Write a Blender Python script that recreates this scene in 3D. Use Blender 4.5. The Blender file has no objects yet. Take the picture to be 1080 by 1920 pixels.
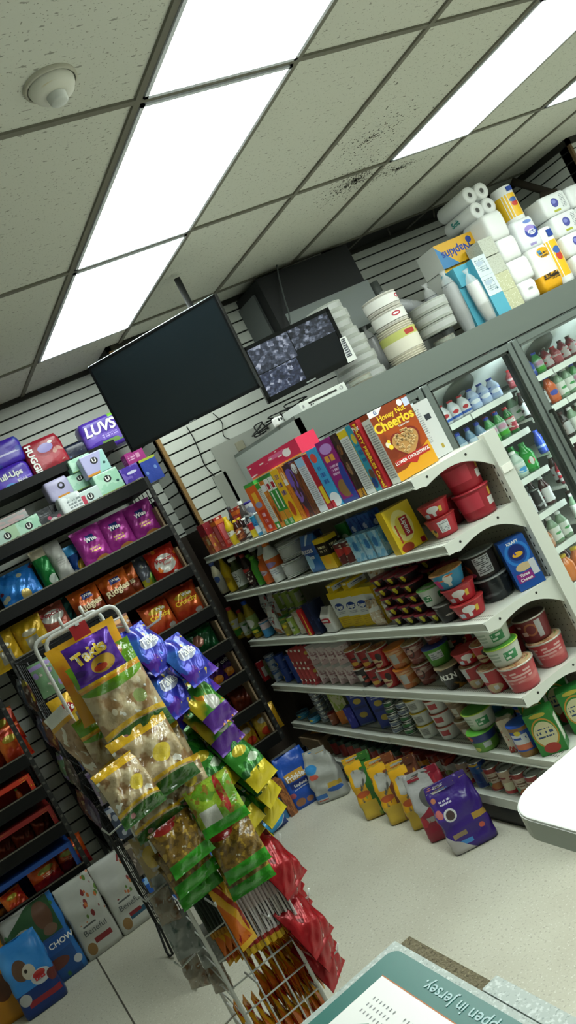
import bpy, math, random
import numpy as np
from mathutils import Matrix, Vector
PI = math.pi
SC = bpy.context.scene
COL = SC.collection
# ------------------------------------------------------------------ camera, world, exposure
CZ = 1.76                      # eye height
R = np.array([[0.79242501, -0.39698051, -0.46310805],
              [-0.43491186, 0.16462518, -0.88529669],
              [0.42768478, 0.90294242, -0.04219842]])
FOC = 1581.5
cam = bpy.data.cameras.new('camera'); camo = bpy.data.objects.new('camera', cam); COL.objects.link(camo)
cam.sensor_fit = 'VERTICAL'; cam.sensor_height = 24.0; cam.lens = 24.0 * FOC / 1920
cam.clip_start = .02
_m = Matrix.Identity(4)
for i in range(3):
    _m[i][0] = R[0][i]; _m[i][1] = -R[1][i]; _m[i][2] = -R[2][i]
_m[2][3] = CZ
camo.matrix_world = _m
SC.camera = camo
SC.view_settings.view_transform = 'Standard'; SC.view_settings.look = 'None'
SC.view_settings.gamma = 1; SC.view_settings.use_curve_mapping = False
SC.view_settings.exposure = 0.0
w = bpy.data.worlds.new('world'); SC.world = w; w.use_nodes = True
w.node_tree.nodes['Background'].inputs[0].default_value = (.75, .85, .8, 1)
w.node_tree.nodes['Background'].inputs[1].default_value = .12
PANEL = 12.0                    # ceiling light panels, emission strength

def _ray(px, py):
    return R.T @ np.array([(px - 540) / FOC, (py - 960) / FOC, 1.])
def onz(px, py, z):
    v = _ray(px, py); v = v * (z - CZ) / v[2]; return (v[0], v[1], z)
def ony(px, py, y):
    v = _ray(px, py); v = v * y / v[1]; return (v[0], y, v[2] + CZ)
def onx(px, py, x):
    v = _ray(px, py); v = v * x / v[0]; return (x, v[1], v[2] + CZ)
def proj(x, y, z):
    c = R @ np.array([x, y, z - CZ]); return 540 + FOC * c[0] / c[2], 960 + FOC * c[1] / c[2]
def yat(px, x, z):             # where on the shelf line (x, z) a thing stands
    a, b = 1.2, 5.4            # pixel x falls as y grows
    for _ in range(40):
        m = (a + b) / 2
        if proj(x, m, z)[0] > px: a = m
        else: b = m
    return a
def xat(px, y, z):
    a, b = -3, 6
    for _ in range(40):
        m = (a + b) / 2
        if proj(m, y, z)[0] < px: a = m
        else: b = m
    return a

# ------------------------------------------------------------------ materials
def srgb(c):
    if isinstance(c, str):
        c = tuple(int(c[i:i + 2], 16) / 255 for i in (0, 2, 4))
    return tuple(((v / 12.92) if v <= .04045 else ((v + .055) / 1.055) ** 2.4) for v in c) + (1,)
_MC = {}
class NT:
    def __init__(s, m): s.t = m.node_tree; s.n = s.t.nodes; s.l = s.t.links
    def new(s, ty, **k):
        n = s.n.new(ty)
        for a, b in k.items(): setattr(n, a, b)
        return n
    def put(s, n, i, v):
        if hasattr(v, 'is_output') or isinstance(v, bpy.types.NodeSocket): s.l.new(v, n.inputs[i])
        else: n.inputs[i].default_value = v
    def m(s, op, a, b=0., c=None):
        n = s.new('ShaderNodeMath', operation=op); s.put(n, 0, a); s.put(n, 1, b)
        if c is not None: s.put(n, 2, c)
        return n.outputs[0]
    def mix(s, f, a, b):
        n = s.new('ShaderNodeMix', data_type='RGBA'); s.put(n, 0, f); s.put(n, 6, a); s.put(n, 7, b); return n.outputs[2]
def mat(name, col='808080', rough=.5, metal=0., spec=.5, emit=None, es=0., alpha=1., trans=0., layers=(), bump=0., bscale=30., coords='UV', ior=1.45, bstretch=None):
    if name in _MC: return _MC[name]
    m = bpy.data.materials.new(name); m.use_nodes = True; _MC[name] = m
    N = NT(m); b = N.n['Principled BSDF']
    c = srgb(col)
    b.inputs['Base Color'].default_value = c; b.inputs['Roughness'].default_value = rough
    b.inputs['Metallic'].default_value = metal; b.inputs['Specular IOR Level'].default_value = spec
    b.inputs['Alpha'].default_value = alpha; b.inputs['Transmission Weight'].default_value = trans
    b.inputs['IOR'].default_value = ior
    if emit: b.inputs['Emission Color'].default_value = srgb(emit); b.inputs['Emission Strength'].default_value = es
    tc = None
    if layers or bump:
        tc = N.new('ShaderNodeTexCoord')
        uv = tc.outputs['UV'] if coords == 'UV' else tc.outputs['Object']
        sp = N.new('ShaderNodeSeparateXYZ'); N.l.new(uv, sp.inputs[0]); U, V = sp.outputs[0], sp.outputs[1]
    out = c
    sd = 0
    for L in layers:
        k, lc = L[0], srgb(L[1]); a = L[2:]
        sd += 1
        if k in ('noise', 'vor'):      # scale, threshold, seed, (stretch u), softness
            mp = N.new('ShaderNodeMapping'); N.l.new(uv, mp.inputs[0])
            s = a[0]; st = a[3] if len(a) > 3 else 1.
            mp.inputs['Scale'].default_value = (s * st, s, s); mp.inputs['Location'].default_value = (a[2] * 3.7, a[2] * 1.3, a[2])
            t = N.new('ShaderNodeTexNoise' if k == 'noise' else 'ShaderNodeTexVoronoi')
            t.inputs['Scale'].default_value = 1.
            N.l.new(mp.outputs[0], t.inputs['Vector'])
            o = t.outputs[0]
            if k == 'vor': f = N.m('LESS_THAN', o, a[1])
            else:
                soft = a[4] if len(a) > 4 else .01
                f = N.m('MULTIPLY', N.m('SUBTRACT', o, a[1]), 1 / soft); f = N.m('MINIMUM', N.m('MAXIMUM', f, 0), 1)
        elif k == 'cells':             # random coloured cells, scale
            mp = N.new('ShaderNodeMapping'); N.l.new(uv, mp.inputs[0]); s = a[0]
            mp.inputs['Scale'].default_value = (s, s, s); mp.inputs['Location'].default_value = (a[2], a[2], a[2])
            t = N.new('ShaderNodeTexVoronoi'); t.inputs['Scale'].default_value = 1.; N.l.new(mp.outputs[0], t.inputs['Vector'])
            h = N.new('ShaderNodeSeparateColor'); N.l.new(t.outputs['Color'], h.inputs[0])
            f = N.m('GREATER_THAN', h.outputs[0], a[1])
        elif k == 'band': f = N.m('MULTIPLY', N.m('GREATER_THAN', V, a[0]), N.m('LESS_THAN', V, a[1]))
        elif k == 'rect':
            f = N.m('MULTIPLY', N.m('GREATER_THAN', V, a[2]), N.m('LESS_THAN', V, a[3]))
            f = N.m('MULTIPLY', f, N.m('MULTIPLY', N.m('GREATER_THAN', U, a[0]), N.m('LESS_THAN', U, a[1])))
        elif k == 'diag': f = N.m('GREATER_THAN', N.m('ADD', N.m('MULTIPLY', U, a[0]), N.m('MULTIPLY', V, a[1])), a[2])
        elif k in ('ell', 'ring'):
            du = N.m('DIVIDE', N.m('SUBTRACT', U, a[0]), a[2]); dv = N.m('DIVIDE', N.m('SUBTRACT', V, a[1]), a[3])
            r2 = N.m('ADD', N.m('MULTIPLY', du, du), N.m('MULTIPLY', dv, dv)); f = N.m('LESS_THAN', r2, 1)
            if k == 'ring': f = N.m('MULTIPLY', f, N.m('GREATER_THAN', r2, a[4]))
        elif k == 'text':              # u0,u1,v0,v1,rows : rows of fine print
            f = N.m('MULTIPLY', N.m('GREATER_THAN', V, a[2]), N.m('LESS_THAN', V, a[3]))
            f = N.m('MULTIPLY', f, N.m('MULTIPLY', N.m('GREATER_THAN', U, a[0]), N.m('LESS_THAN', U, a[1])))
            rr = N.m('MULTIPLY', V, a[4] / (a[3] - a[2]))
            cb = N.new('ShaderNodeCombineXYZ'); N.put(cb, 0, N.m('MULTIPLY', U, 2.2 * a[4] / (a[3] - a[2]))); N.put(cb, 1, N.m('MULTIPLY', N.m('FLOOR', rr), 7.3)); cb.inputs[2].default_value = sd
            t = N.new('ShaderNodeTexNoise'); t.inputs['Scale'].default_value = 1.; t.inputs['Detail'].default_value = 0.; N.l.new(cb.outputs[0], t.inputs['Vector'])
            f = N.m('MULTIPLY', f, N.m('MULTIPLY', N.m('GREATER_THAN', t.outputs[0], .44), N.m('GREATER_THAN', N.m('FRACT', rr), .42)))
        out = N.mix(f, out, lc)
    if layers: N.l.new(out, b.inputs['Base Color'])
    if bump:
        tb = N.new('ShaderNodeTexNoise'); tb.inputs['Scale'].default_value = bscale; tb.inputs['Detail'].default_value = 3
        N.l.new(tc.outputs['Object'], tb.inputs['Vector'])
        bp = N.new('ShaderNodeBump'); bp.inputs['Strength'].default_value = bump; bp.inputs['Distance'].default_value = .01
        N.l.new(tb.outputs[0], bp.inputs['Height']); N.l.new(bp.outputs[0], b.inputs['Normal'])
    return m
def glow(name, col, s):
    m = bpy.data.materials.new(name); m.use_nodes = True; N = NT(m); N.n.remove(N.n['Principled BSDF'])
    e = N.new('ShaderNodeEmission'); e.inputs[0].default_value = srgb(col); e.inputs[1].default_value = s
    N.l.new(e.outputs[0], N.n['Material Output'].inputs[0]); return m

# ------------------------------------------------------------------ mesh helpers
class G:
    def __init__(s): s.V = []; s.F = []; s.M = []; s.U = []; s.S = []
    def face(s, pts, mi=0, uv=None, sm=False):
        i = len(s.V); s.V += [tuple(p) for p in pts]; s.F.append(tuple(range(i, i + len(pts)))); s.M.append(mi)
        if uv is None: uv = [(0, 0), (1, 0), (1, 1), (0, 1)][:len(pts)] if len(pts) <= 4 else [(.5, .5)] * len(pts)
        s.U.append(uv); s.S.append(sm); return s
    def box(s, x0, x1, y0, y1, z0, z1, m=0):
        if isinstance(m, int): m = (m,) * 6
        i = len(s.V)
        s.V += [(x0, y0, z0), (x1, y0, z0), (x1, y1, z0), (x0, y1, z0), (x0, y0, z1), (x1, y0, z1), (x1, y1, z1), (x0, y1, z1)]
        q = [(0, 1, 5, 4), (1, 2, 6, 5), (2, 3, 7, 6), (3, 0, 4, 7), (4, 5, 6, 7), (3, 2, 1, 0)]
        for k, f in enumerate(q):
            s.F.append(tuple(i + a for a in f)); s.M.append(m[k]); s.U.append([(0, 0), (1, 0), (1, 1), (0, 1)]); s.S.append(False)
        return s
    def lathe(s, prof, seg=20, c=(0, 0), u0=-.25, sx=1., sy=1.):   # prof: (r, z, mat, v)
        i = len(s.V); n = len(prof)
        for r, z, *_ in prof:
            for k in range(seg):
                a = 2 * PI * (k / seg) + PI * .5
                s.V.append((c[0] + sx * r * math.cos(a), c[1] + sy * r * math.sin(a), z))
        z0, z1 = prof[0][1], prof[-1][1]
        for j in range(n - 1):
            mi = prof[j][2] if len(prof[j]) > 2 else 0
            va = prof[j][3] if len(prof[j]) > 3 else (prof[j][1] - z0) / (z1 - z0 + 1e-9)
            vb = prof[j + 1][3] if len(prof[j + 1]) > 3 else (prof[j + 1][1] - z0) / (z1 - z0 + 1e-9)
            for k in range(seg):
                k2 = (k + 1) % seg
                s.F.append((i + j * seg + k, i + j * seg + k2, i + (j + 1) * seg + k2, i + (j + 1) * seg + k)); s.M.append(mi); s.S.append(True)
                s.U.append([(k / seg, va), ((k + 1) / seg, va), ((k + 1) / seg, vb), (k / seg, vb)])
        return s
    def cap(s, r, z, m=0, seg=20, c=(0, 0), down=False, sx=1., sy=1.):
        p = [(c[0] + sx * r * math.cos(2 * PI * k / seg), c[1] + sy * r * math.sin(2 * PI * k / seg), z) for k in range(seg)]
        uv = [(.5 + .5 * math.cos(2 * PI * k / seg), .5 + .5 * math.sin(2 * PI * k / seg)) for k in range(seg)]
        if down: p.reverse(); uv.reverse()
        return s.face(p, m, uv)
    def tube(s, pts, r, seg=8, m=0, cap=True):
        pts = [Vector(p) for p in pts]; n = len(pts); i = len(s.V); pv = None
        for j, p in enumerate(pts):
            d = (pts[min(j + 1, n - 1)] - pts[max(j - 1, 0)]).normalized()
            if pv is None: pv = d.orthogonal().normalized()
            else:
                pv = (pv - d * pv.dot(d))
                pv = pv.normalized() if pv.length > 1e-6 else d.orthogonal().normalized()
            q = d.cross(pv)
            for k in range(seg):
                a = 2 * PI * k / seg; s.V.append(tuple(p + (pv * math.cos(a) + q * math.sin(a)) * r))
        for j in range(n - 1):
            for k in range(seg):
                k2 = (k + 1) % seg
                s.F.append((i + j * seg + k, i + j * seg + k2, i + (j + 1) * seg + k2, i + (j + 1) * seg + k)); s.M.append(m); s.S.append(True); s.U.append([(0, 0), (1, 0), (1, 1), (0, 1)])
        if cap:
            s.F.append(tuple(i + k for k in reversed(range(seg)))); s.M.append(m); s.S.append(False); s.U.append([(0, 0)] * seg)
            s.F.append(tuple(i + (n - 1) * seg + k for k in range(seg))); s.M.append(m); s.S.append(False); s.U.append([(0, 0)] * seg)
        return s
    def grid(s, fn, nu, nv, m=0, sm=True):
        i = len(s.V)
        for b in range(nv + 1):
            for a in range(nu + 1): s.V.append(tuple(fn(a / nu, b / nv)))
        for b in range(nv):
            for a in range(nu):
                k = i + b * (nu + 1) + a
                s.F.append((k, k + 1, k + nu + 2, k + nu + 1)); s.M.append(m); s.S.append(sm)
                s.U.append([(a / nu, b / nv), ((a + 1) / nu, b / nv), ((a + 1) / nu, (b + 1) / nv), (a / nu, (b + 1) / nv)])
        return s
    def prism(s, poly, a0, a1, axis='y', m=0):      # poly in the plane across axis
        def P3(p, a): return {'y': (p[0], a, p[1]), 'x': (a, p[0], p[1]), 'z': (p[0], p[1], a)}[axis]
        n = len(poly)
        for k in range(n):
            p, q = poly[k], poly[(k + 1) % n]
            s.face([P3(p, a0), P3(q, a0), P3(q, a1), P3(p, a1)], m)
        s.face([P3(p, a0) for p in reversed(poly)], m); s.face([P3(p, a1) for p in poly], m)
        return s
    def xf(s, M, i0=0):
        for i in range(i0, len(s.V)): s.V[i] = tuple(M @ Vector(s.V[i]))
        return s
    def build(s, name, mats, parent=None, kind=None, fix=True, bevel=0):
        me = bpy.data.meshes.new(name); me.from_pydata(s.V, [], s.F)
        if not isinstance(mats, (list, tuple)): mats = [mats]
        for m in mats: me.materials.append(m)
        uvl = me.uv_layers.new(name='UVMap')
        flat = [c for u in s.U for p in u for c in p]
        uvl.data.foreach_set('uv', flat)
        me.polygons.foreach_set('material_index', s.M); me.polygons.foreach_set('use_smooth', s.S)
        me.validate(); me.update()
        if fix:
            import bmesh
            bm = bmesh.new(); bm.from_mesh(me); bmesh.ops.remove_doubles(bm, verts=bm.verts, dist=1e-6)
            bmesh.ops.recalc_face_normals(bm, faces=bm.faces); bm.to_mesh(me); bm.free()
        o = bpy.data.objects.new(name, me); COL.objects.link(o)
        if parent: o.parent = parent
        if kind: o['kind'] = kind
        if bevel:
            bv = o.modifiers.new('bevel', 'BEVEL'); bv.width = bevel; bv.segments = 2; bv.limit_method = 'ANGLE'
        return o
def B(x0, x1, y0, y1, z0, z1, m=0): return G().box(x0, x1, y0, y1, z0, z1, m)
def tag(o, label, cat, group=None):
    o['label'] = label; o['category'] = cat
    if group: o['group'] = group
    return o
def T(name, label, cat, loc=(0, 0, 0), rz=0., group=None, rx=0., ry=0.):
    o = bpy.data.objects.new(name, None); COL.objects.link(o); o.empty_display_size = .05
    o.location = loc; o.rotation_euler = (rx, ry, rz); return tag(o, label, cat, group)
def dup(o, loc=None, rz=None, label=None, group=None, rot=None, scale=None):
    def cp(a, par):
        c = a.copy(); COL.objects.link(c); c.parent = par
        for ch in list(a.children): cp(ch, c)
        return c
    c = cp(o, None)
    if loc is not None: c.location = loc
    if rz is not None: c.rotation_euler = (0, 0, rz)
    if rot is not None: c.rotation_euler = rot
    if scale is not None: c.scale = (scale,) * 3 if not isinstance(scale, tuple) else scale
    if label: c['label'] = label
    if group: c['group'] = group
    return c
def text(s, size, m, parent, loc, rot=(PI / 2, 0, 0), name='lettering', ext=.0006, bold=.0, xs=1., shear=0., spacing=1.):
    cu = bpy.data.curves.new('t', 'FONT'); cu.body = s; cu.size = size; cu.extrude = ext; cu.offset = bold * size
    cu.align_x = 'CENTER'; cu.align_y = 'CENTER'; cu.shear = shear; cu.space_character = spacing; cu.resolution_u = 3
    o = bpy.data.objects.new('t', cu); COL.objects.link(o)
    me = bpy.data.meshes.new_from_object(o); bpy.data.objects.remove(o)
    for v in me.vertices: v.co.x *= xs
    me.name = name; me.materials.clear(); me.materials.append(m)
    p = bpy.data.objects.new(name, me); COL.objects.link(p); p.parent = parent; p.location = loc; p.rotation_euler = rot
    return p
# ------------------------------------------------------------------ setting
CEIL = 2.96
T2 = .6096
GX, GY = 1.2615, 2.264         # ceiling grid origin
M_slat = mat('slatwall_white', 'c9cdc4', .45)
M_groove = mat('slat_groove', '161510', .9)
M_dark = mat('near_black', '14140f', .6)
M_blk = mat('black_metal', '191a19', .45)
M_blkw = mat('black_wire', '161717', .4, .3)
M_brown = mat('brown_trim', '8a6a3c', .6)
M_white = mat('white_plain', 'e8e8e4', .45)
M_floor = mat('floor_speckle', 'c6c4b4', .42, layers=[('noise', 'b6b2a2', 2.2, .42, 1, 1, .35), ('noise', 'aaa697', 90, .60, 2, 1, .08), ('noise', 'd4d3c8', 110, .61, 3, 1, .08), ('noise', '8a8678', 150, .68, 5, 1, .04)], coords='OBJ')
M_ceil = mat('ceiling_tile', 'cdcec2', .9, spec=.1, layers=[('noise', '95948a', 75, .655, 1, .4, .04), ('noise', '8f8e82', 130, .66, 3, 1, .04)], coords='OBJ')
M_grid = mat('ceiling_grid_paint', '8a887c', .7)
M_soot = mat('soot', '35332b', .9)
fl = B(-2.2, 7.5, -3, 5.9, -.1, 0).build('floor', M_floor, kind='structure')
g = G(); t = mat('floor_seam', '4d4940', .8)
g.face([(.052, 2.5, .0008), (.060, 2.5, .0008), (.088, 5.34, .0008), (.080, 5.34, .0008)])
g.build('trim_1', t, kind='structure')
ce = B(-2.2, 7.5, -3, 5.9, CEIL, CEIL + .1).build('ceiling', M_ceil, kind='structure')
# sooty patch on the tiles, a stain with a shape of its own
import bmesh
def stain(cx, cy, rx, ry, n, seed, nm):
    rd = random.Random(seed); g = G()
    for k in range(n):
        a = rd.uniform(0, 2 * PI); q = abs(rd.gauss(0, .45)); x = cx + math.cos(a) * rx * q; y = cy + math.sin(a) * ry * q; r = rd.uniform(.0015, .006)
        g.face([(x + r * math.cos(b) * rd.uniform(.6, 1.3), y + r * math.sin(b) * rd.uniform(.6, 1.3), CEIL - .0008) for b in (0, -1.2, -2.4, -3.6, -5)], 0)
    return g.build(nm, M_soot, ce, fix=False)
stain(2.95, 3.60, .28, .28, 800, 1, 'soot_specks'); stain(2.75, 3.1, .5, .4, 300, 3, 'soot_specks'); stain(3.3, 3.65, .3, .1, 250, 4, 'soot_specks')
def slats(name, p0, p1, nrm, z0, z1, th=.02, pitch=.0762, phase=.03, side='y', mats=None, par=None):
    # one board wall with routed grooves; p0, p1 run along the face, boards stand proud of a dark core
    g = G()
    d = Vector((p1[0] - p0[0], p1[1] - p0[1], 0)).normalized(); L = (Vector((*p1, 0)) - Vector((*p0, 0))).length
    n = Vector((*nrm, 0))
    def slab(a0, a1, zz0, zz1, o0, o1, m):
        c = [(0, o0), (L, o0), (L, o1), (0, o1)]
        P = [Vector((p0[0], p0[1], 0)) + d * a + n * o for a, o in c]
        i = len(g.V); g.V += [(*p.xy, zz0) for p in P] + [(*p.xy, zz1) for p in P]
        for f in [(0, 1, 5, 4), (1, 2, 6, 5), (2, 3, 7, 6), (3, 0, 4, 7), (4, 5, 6, 7), (3, 2, 1, 0)]:
            g.F.append(tuple(i + a for a in f)); g.M.append(m); g.U.append([(0, 0), (1, 0), (1, 1), (0, 1)]); g.S.append(False)
    slab(0, L, z0, z1, -.1, -.016, 1)
    z = z0 - phase
    while z < z1:
        a, b = max(z, z0), min(z + pitch - .0105, z1)
        if b > a: slab(0, L, a, b, -.0161, 0, 0)
        z += pitch
    return g.build(name, mats or [M_slat, M_groove], kind='structure', fix=False)
ph = .0762
def phz(z0, zline): return (z0 - (zline + .00425)) % ph
slats('wall_back_left', (-2.2, 5.36), (1.80, 5.36), (0, -1), 0, CEIL, phase=phz(0, 2.863))
slats('wall_back', (1.80, 5.0), (5.38, 5.0), (0, -1), 1.45, CEIL, phase=phz(1.45, 2.27))
slats('wall_jog_left', (1.80, 5.36), (1.80, 5.0125), (-1, 0), 1.70, CEIL, phase=phz(1.7, 2.27))
slats('wall_jog_right', (5.38, 5.0), (5.38, 4.2825), (-1, 0), 1.3, CEIL, phase=phz(1.3, 2.27))
slats('wall_back_right', (5.38, 4.27), (7.5, 4.27), (0, -1), 1.3, CEIL, phase=phz(1.3, 2.27))
B(1.80, 5.5, 5.001, 5.1, 0, 1.45).build('wall_back_lower', M_dark, kind='structure')
B(1.80, 1.9, 5.0, 5.36, 0, 1.70).build('wall_jog_lower', M_dark, kind='structure')
M_peg = mat('pegboard_brown', '3b3128', .7, layers=[('noise', '2b241d', 3, .5, 1, 1, .2)])
g = B(1.784, 1.799, 4.985, 5.355, .0, 1.70)
g.box(1.80, 2.4, 4.985, 4.9995, 0, 1.45); g.box(1.50, 1.784, 5.343, 5.357, .0, 1.70); g.build('trim_2', M_peg, kind='structure')
for k, (x, y, z0) in enumerate(((1.80, 5.0, 1.70), (5.38, 4.27, 1.9))):
    g = B(x - .012, x + .012, y - .012, y + .012, z0, CEIL); g.build('trim_%d' % (3 + k), M_brown if k == 0 else mat('brown_trim_dark', '6b5436', .6), kind='structure')
B(-2.3, -2.2, -3, 5.4, 0, CEIL).build('wall_left', M_slat, kind='structure')
B(7.5, 7.6, -3, 5.4, 0, CEIL).build('wall_right', M_slat, kind='structure')
B(-2.2, 7.5, -3.1, -3, 0, CEIL).build('wall_front', M_slat, kind='structure')
B(-2.2, 7.5, 5.46, 5.56, 0, CEIL).build('wall_outer', M_dark, kind='structure')
B(-2.2, 1.79, 5.342, 5.359, 0, .13).build('baseboard_back', mat('baseboard_grey', 'a9aaa2', .6), kind='structure')
# dark cornice where wall meets ceiling
g = G(); c_ = CEIL
g.box(-2.2, 1.772, 5.335, 5.36, c_ - .03, c_); g.box(1.772, 1.80, 4.975, 5.36, c_ - .03, c_); g.box(1.772, 5.38, 4.975, 5.0, c_ - .03, c_)
g.box(5.352, 5.38, 4.245, 5.0, c_ - .045, c_); g.box(5.352, 7.5, 4.245, 4.27, c_ - .045, c_)
g.build('trim_5', mat('cornice_dark', '2f2e28', .8), kind='structure')
# T-bar grid
g = G()
for u in range(-6, 11):
    x = GX + u * T2; g.box(x - .012, x + .012, -3, (5.34 if x < 1.78 else 4.98 if x < 5.3 else 4.25), CEIL - .009, CEIL)
for v in range(-5, 3):
    y = GY + v * 2 * T2; g.box(-2.2, 7.5 if y < 4.2 else 5.35, y - .012, y + .012, CEIL - .0085, CEIL)
g.build('trim_6', mat('grid_bar', '716f63', .8), ce)
# missing tile against the wall: shade of the opening painted as a black sheet
g = B(3.3, 4.95, 4.72, 4.985, CEIL - .004, CEIL - .001); g.build('slot_shade_sheet', mat('slot_shade_black', '1d1c18', .9), ce)
g = G(); g.box(3.02, 3.34, 4.72, 4.97, CEIL - .012, CEIL - .006); g.xf(Matrix.Rotation(0, 4, 'X')).build('loose_tile', M_ceil, ce)
g = G()
for x in (3.55, 3.95, 4.4): g.tube([(x, 4.74, CEIL - .006), (x + .18, 4.96, CEIL - .006)], .006, 6)
g.build('slot_strut', mat('strut', '4a4840', .7), ce)
# lights
M_panel = glow('panel_light', 'f4fff8', PANEL)
M_pfr = mat('panel_frame', 'd5d8e0', .5)
def panel(u, v, ou, lab):
    x0 = GX + u * T2 + .014; x1 = x0 + T2 - .028; y0 = GY + v * 2 * T2 + .014; y1 = y0 + 2 * T2 - .028
    t = T('ceiling_light', lab, 'ceiling light', ((x0 + x1) / 2, (y0 + y1) / 2, CEIL), group='flat ceiling light panels')
    a, b = (x1 - x0) / 2, (y1 - y0) / 2
    B(-a + .012, a - .012, -b + .012, b - .012, -.010, -.006).build('diffuser', M_panel, t)
    g = G()
    for q in ((-a, -a + .014, -b, b), (a - .014, a, -b, b), (-a, a, -b, -b + .014), (-a, a, b - .014, b)): g.box(q[0], q[1], q[2], q[3], -.014, -.0001)
    g.build('frame', M_pfr, t)
    return t
for u, v, l in ((0, 1, 'nearest the big dark television'), (0, 0, 'in the middle of the bright left row'), (0, -1, 'cut by the top edge of the photo, left row'), (3, 0, 'to the upper right of the sooty tiles'),
                (3, -1, 'in the middle row above the photo edge'), (5, 0, 'showing a corner at the right photo edge')):
    panel(u, v, 0, 'glowing flat ceiling light panel ' + l)
for u, v in ((0, -2), (3, -2), (5, -1), (5, -2), (8, -1)):  # panels out of view, added as fill light
    panel(u, v, 0, 'added unseen fill light panel in the ceiling behind or beside the camera')
g = G(); g.lathe([(.07, 0, 0), (.07, -.012, 0), (.062, -.02, 0), (.055, -.032, 0), (.03, -.037, 0), (.028, -.055, 0), (.022, -.06, 0), (.0005, -.061, 0)], 32)
t = T('smoke_detector', 'round yellowed smoke detector on the ceiling tile', 'smoke detector', (.945, 2.07, CEIL))
G().lathe([(.076, -.0002, 0), (.076, -.01, 0), (.07, -.012, 0)], 32).build('base_plate', mat('detector_edge', 'b9b6a6', .6), t)
G().lathe([(.066, -.010, 0), (.064, -.02, 0), (.055, -.034, 0), (.03, -.038, 0), (.0005, -.038, 0)], 32).build('housing', mat('detector', 'd6d5c8', .5, layers=[('noise', 'c9b98a', 3, .62, 1, 1, .1)]), t)
G().lathe([(.028, -.0385, 0), (.026, -.056, 0), (.022, -.06, 0), (.0005, -.061, 0)], 24).build('sensor_cap', mat('detector_cap', 'c3c6bf', .5), t)
# cut-off rusty pipe under the ceiling at the right
p0 = Vector(ony(978, 317, 4.85)); 
t = T('ceiling_bracket', 'dark rusty metal bracket between ceiling and right slatwall', 'bracket', (5.18, 4.70, CEIL - .03))
g = G(); g.tube([(0, 0, 0), (.165, -.13, -.22)], .028, 12); g.build('arm', mat('rust_arm', '3c352a', .8), t)
g = G(); g.tube([(.10, -.09, -.21), (.19, -.16, -.25)], .035, 12); g.build('end_clamp', mat('rust_clamp', '4a4234', .8), t)

# ------------------------------------------------------------------ refrigerated cabinet
CY, CX0, CTOP = 4.0, 2.19, 2.012
M_cool = mat('cooler_grey', '666e68', .4, .15)
M_coolL = mat('cooler_side', '9ba39c', .5)
M_frame = mat('door_frame', '7d8683', .3, .6)
M_framed = mat('door_gasket', '20241f', .5)
M_glass = mat('door_glass', 'ffffff', .02, trans=1., ior=1.08, spec=.3)
def glassmat():
    m = bpy.data.materials.new('thin_glass'); m.use_nodes = True; N = NT(m); N.n.remove(N.n['Principled BSDF'])
    a = N.new('ShaderNodeBsdfTransparent'); a.inputs[0].default_value = (.93, .97, .95, 1)
    b = N.new('ShaderNodeBsdfGlossy'); b.inputs[0].default_value = (1, 1, 1, 1); b.inputs['Roughness'].default_value = .03
    mx = N.new('ShaderNodeMixShader'); mx.inputs[0].default_value = .05
    N.l.new(a.outputs[0], mx.inputs[1]); N.l.new(b.outputs[0], mx.inputs[2]); N.l.new(mx.outputs[0], N.n['Material Output'].inputs[0]); return m
M_thin = glassmat()
PW = .762
cab = T('drinks_cooler', 'long grey glass-door drinks cooler along the back wall', 'cooler', (CX0, CY, 0))
Wc = PW * 4 + .09
g = B(0, Wc, 0, .95, CTOP - .02, CTOP); g.box(0, Wc, -.0, .02, CTOP - .15, CTOP - .02); g.box(0, Wc, -.014, 0, CTOP - .165, CTOP - .14); g.build('top', M_cool, cab)
B(0, .03, 0, .95, 0, CTOP - .02).build('side_panel', M_coolL, cab)
g = B(.03, Wc, .93, .95, .1, CTOP - .02); g.box(.03, Wc, .02, .93, .08, .12); g.build('interior_back', mat('cooler_inside', '39413e', .6), cab)
B(.03, Wc, .02, .9, .0, .08).build('kick_base', M_blk, cab)
M_ctop = mat('cooler_inside_top', 'dfe6e3', .3)
g = G(); g.face([(.03, .10, CTOP - .17), (Wc, .10, CTOP - .17), (Wc, .46, CTOP - .42), (.03, .46, CTOP - .42)]); g.face([(.03, .46, CTOP - .42), (Wc, .46, CTOP - .42), (Wc, .93, CTOP - .42), (.03, .93, CTOP - .42)])
g.build('evaporator_panel', M_ctop, cab)
M_fan = mat('fan_guard', '565c55', .5)
SHZ = [CZ - .205, CZ - .452, CZ - .722, CZ - .965, CZ - 1.2, CZ - 1.45]
SHZ3 = [CZ - .20, CZ - .415, CZ - .66, CZ - .90, CZ - 1.15, CZ - 1.4]
M_cshelf = mat('cooler_shelf_white', 'd9ded8', .4)
M_mull = mat('mullion_black', '151816', .4)
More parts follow.
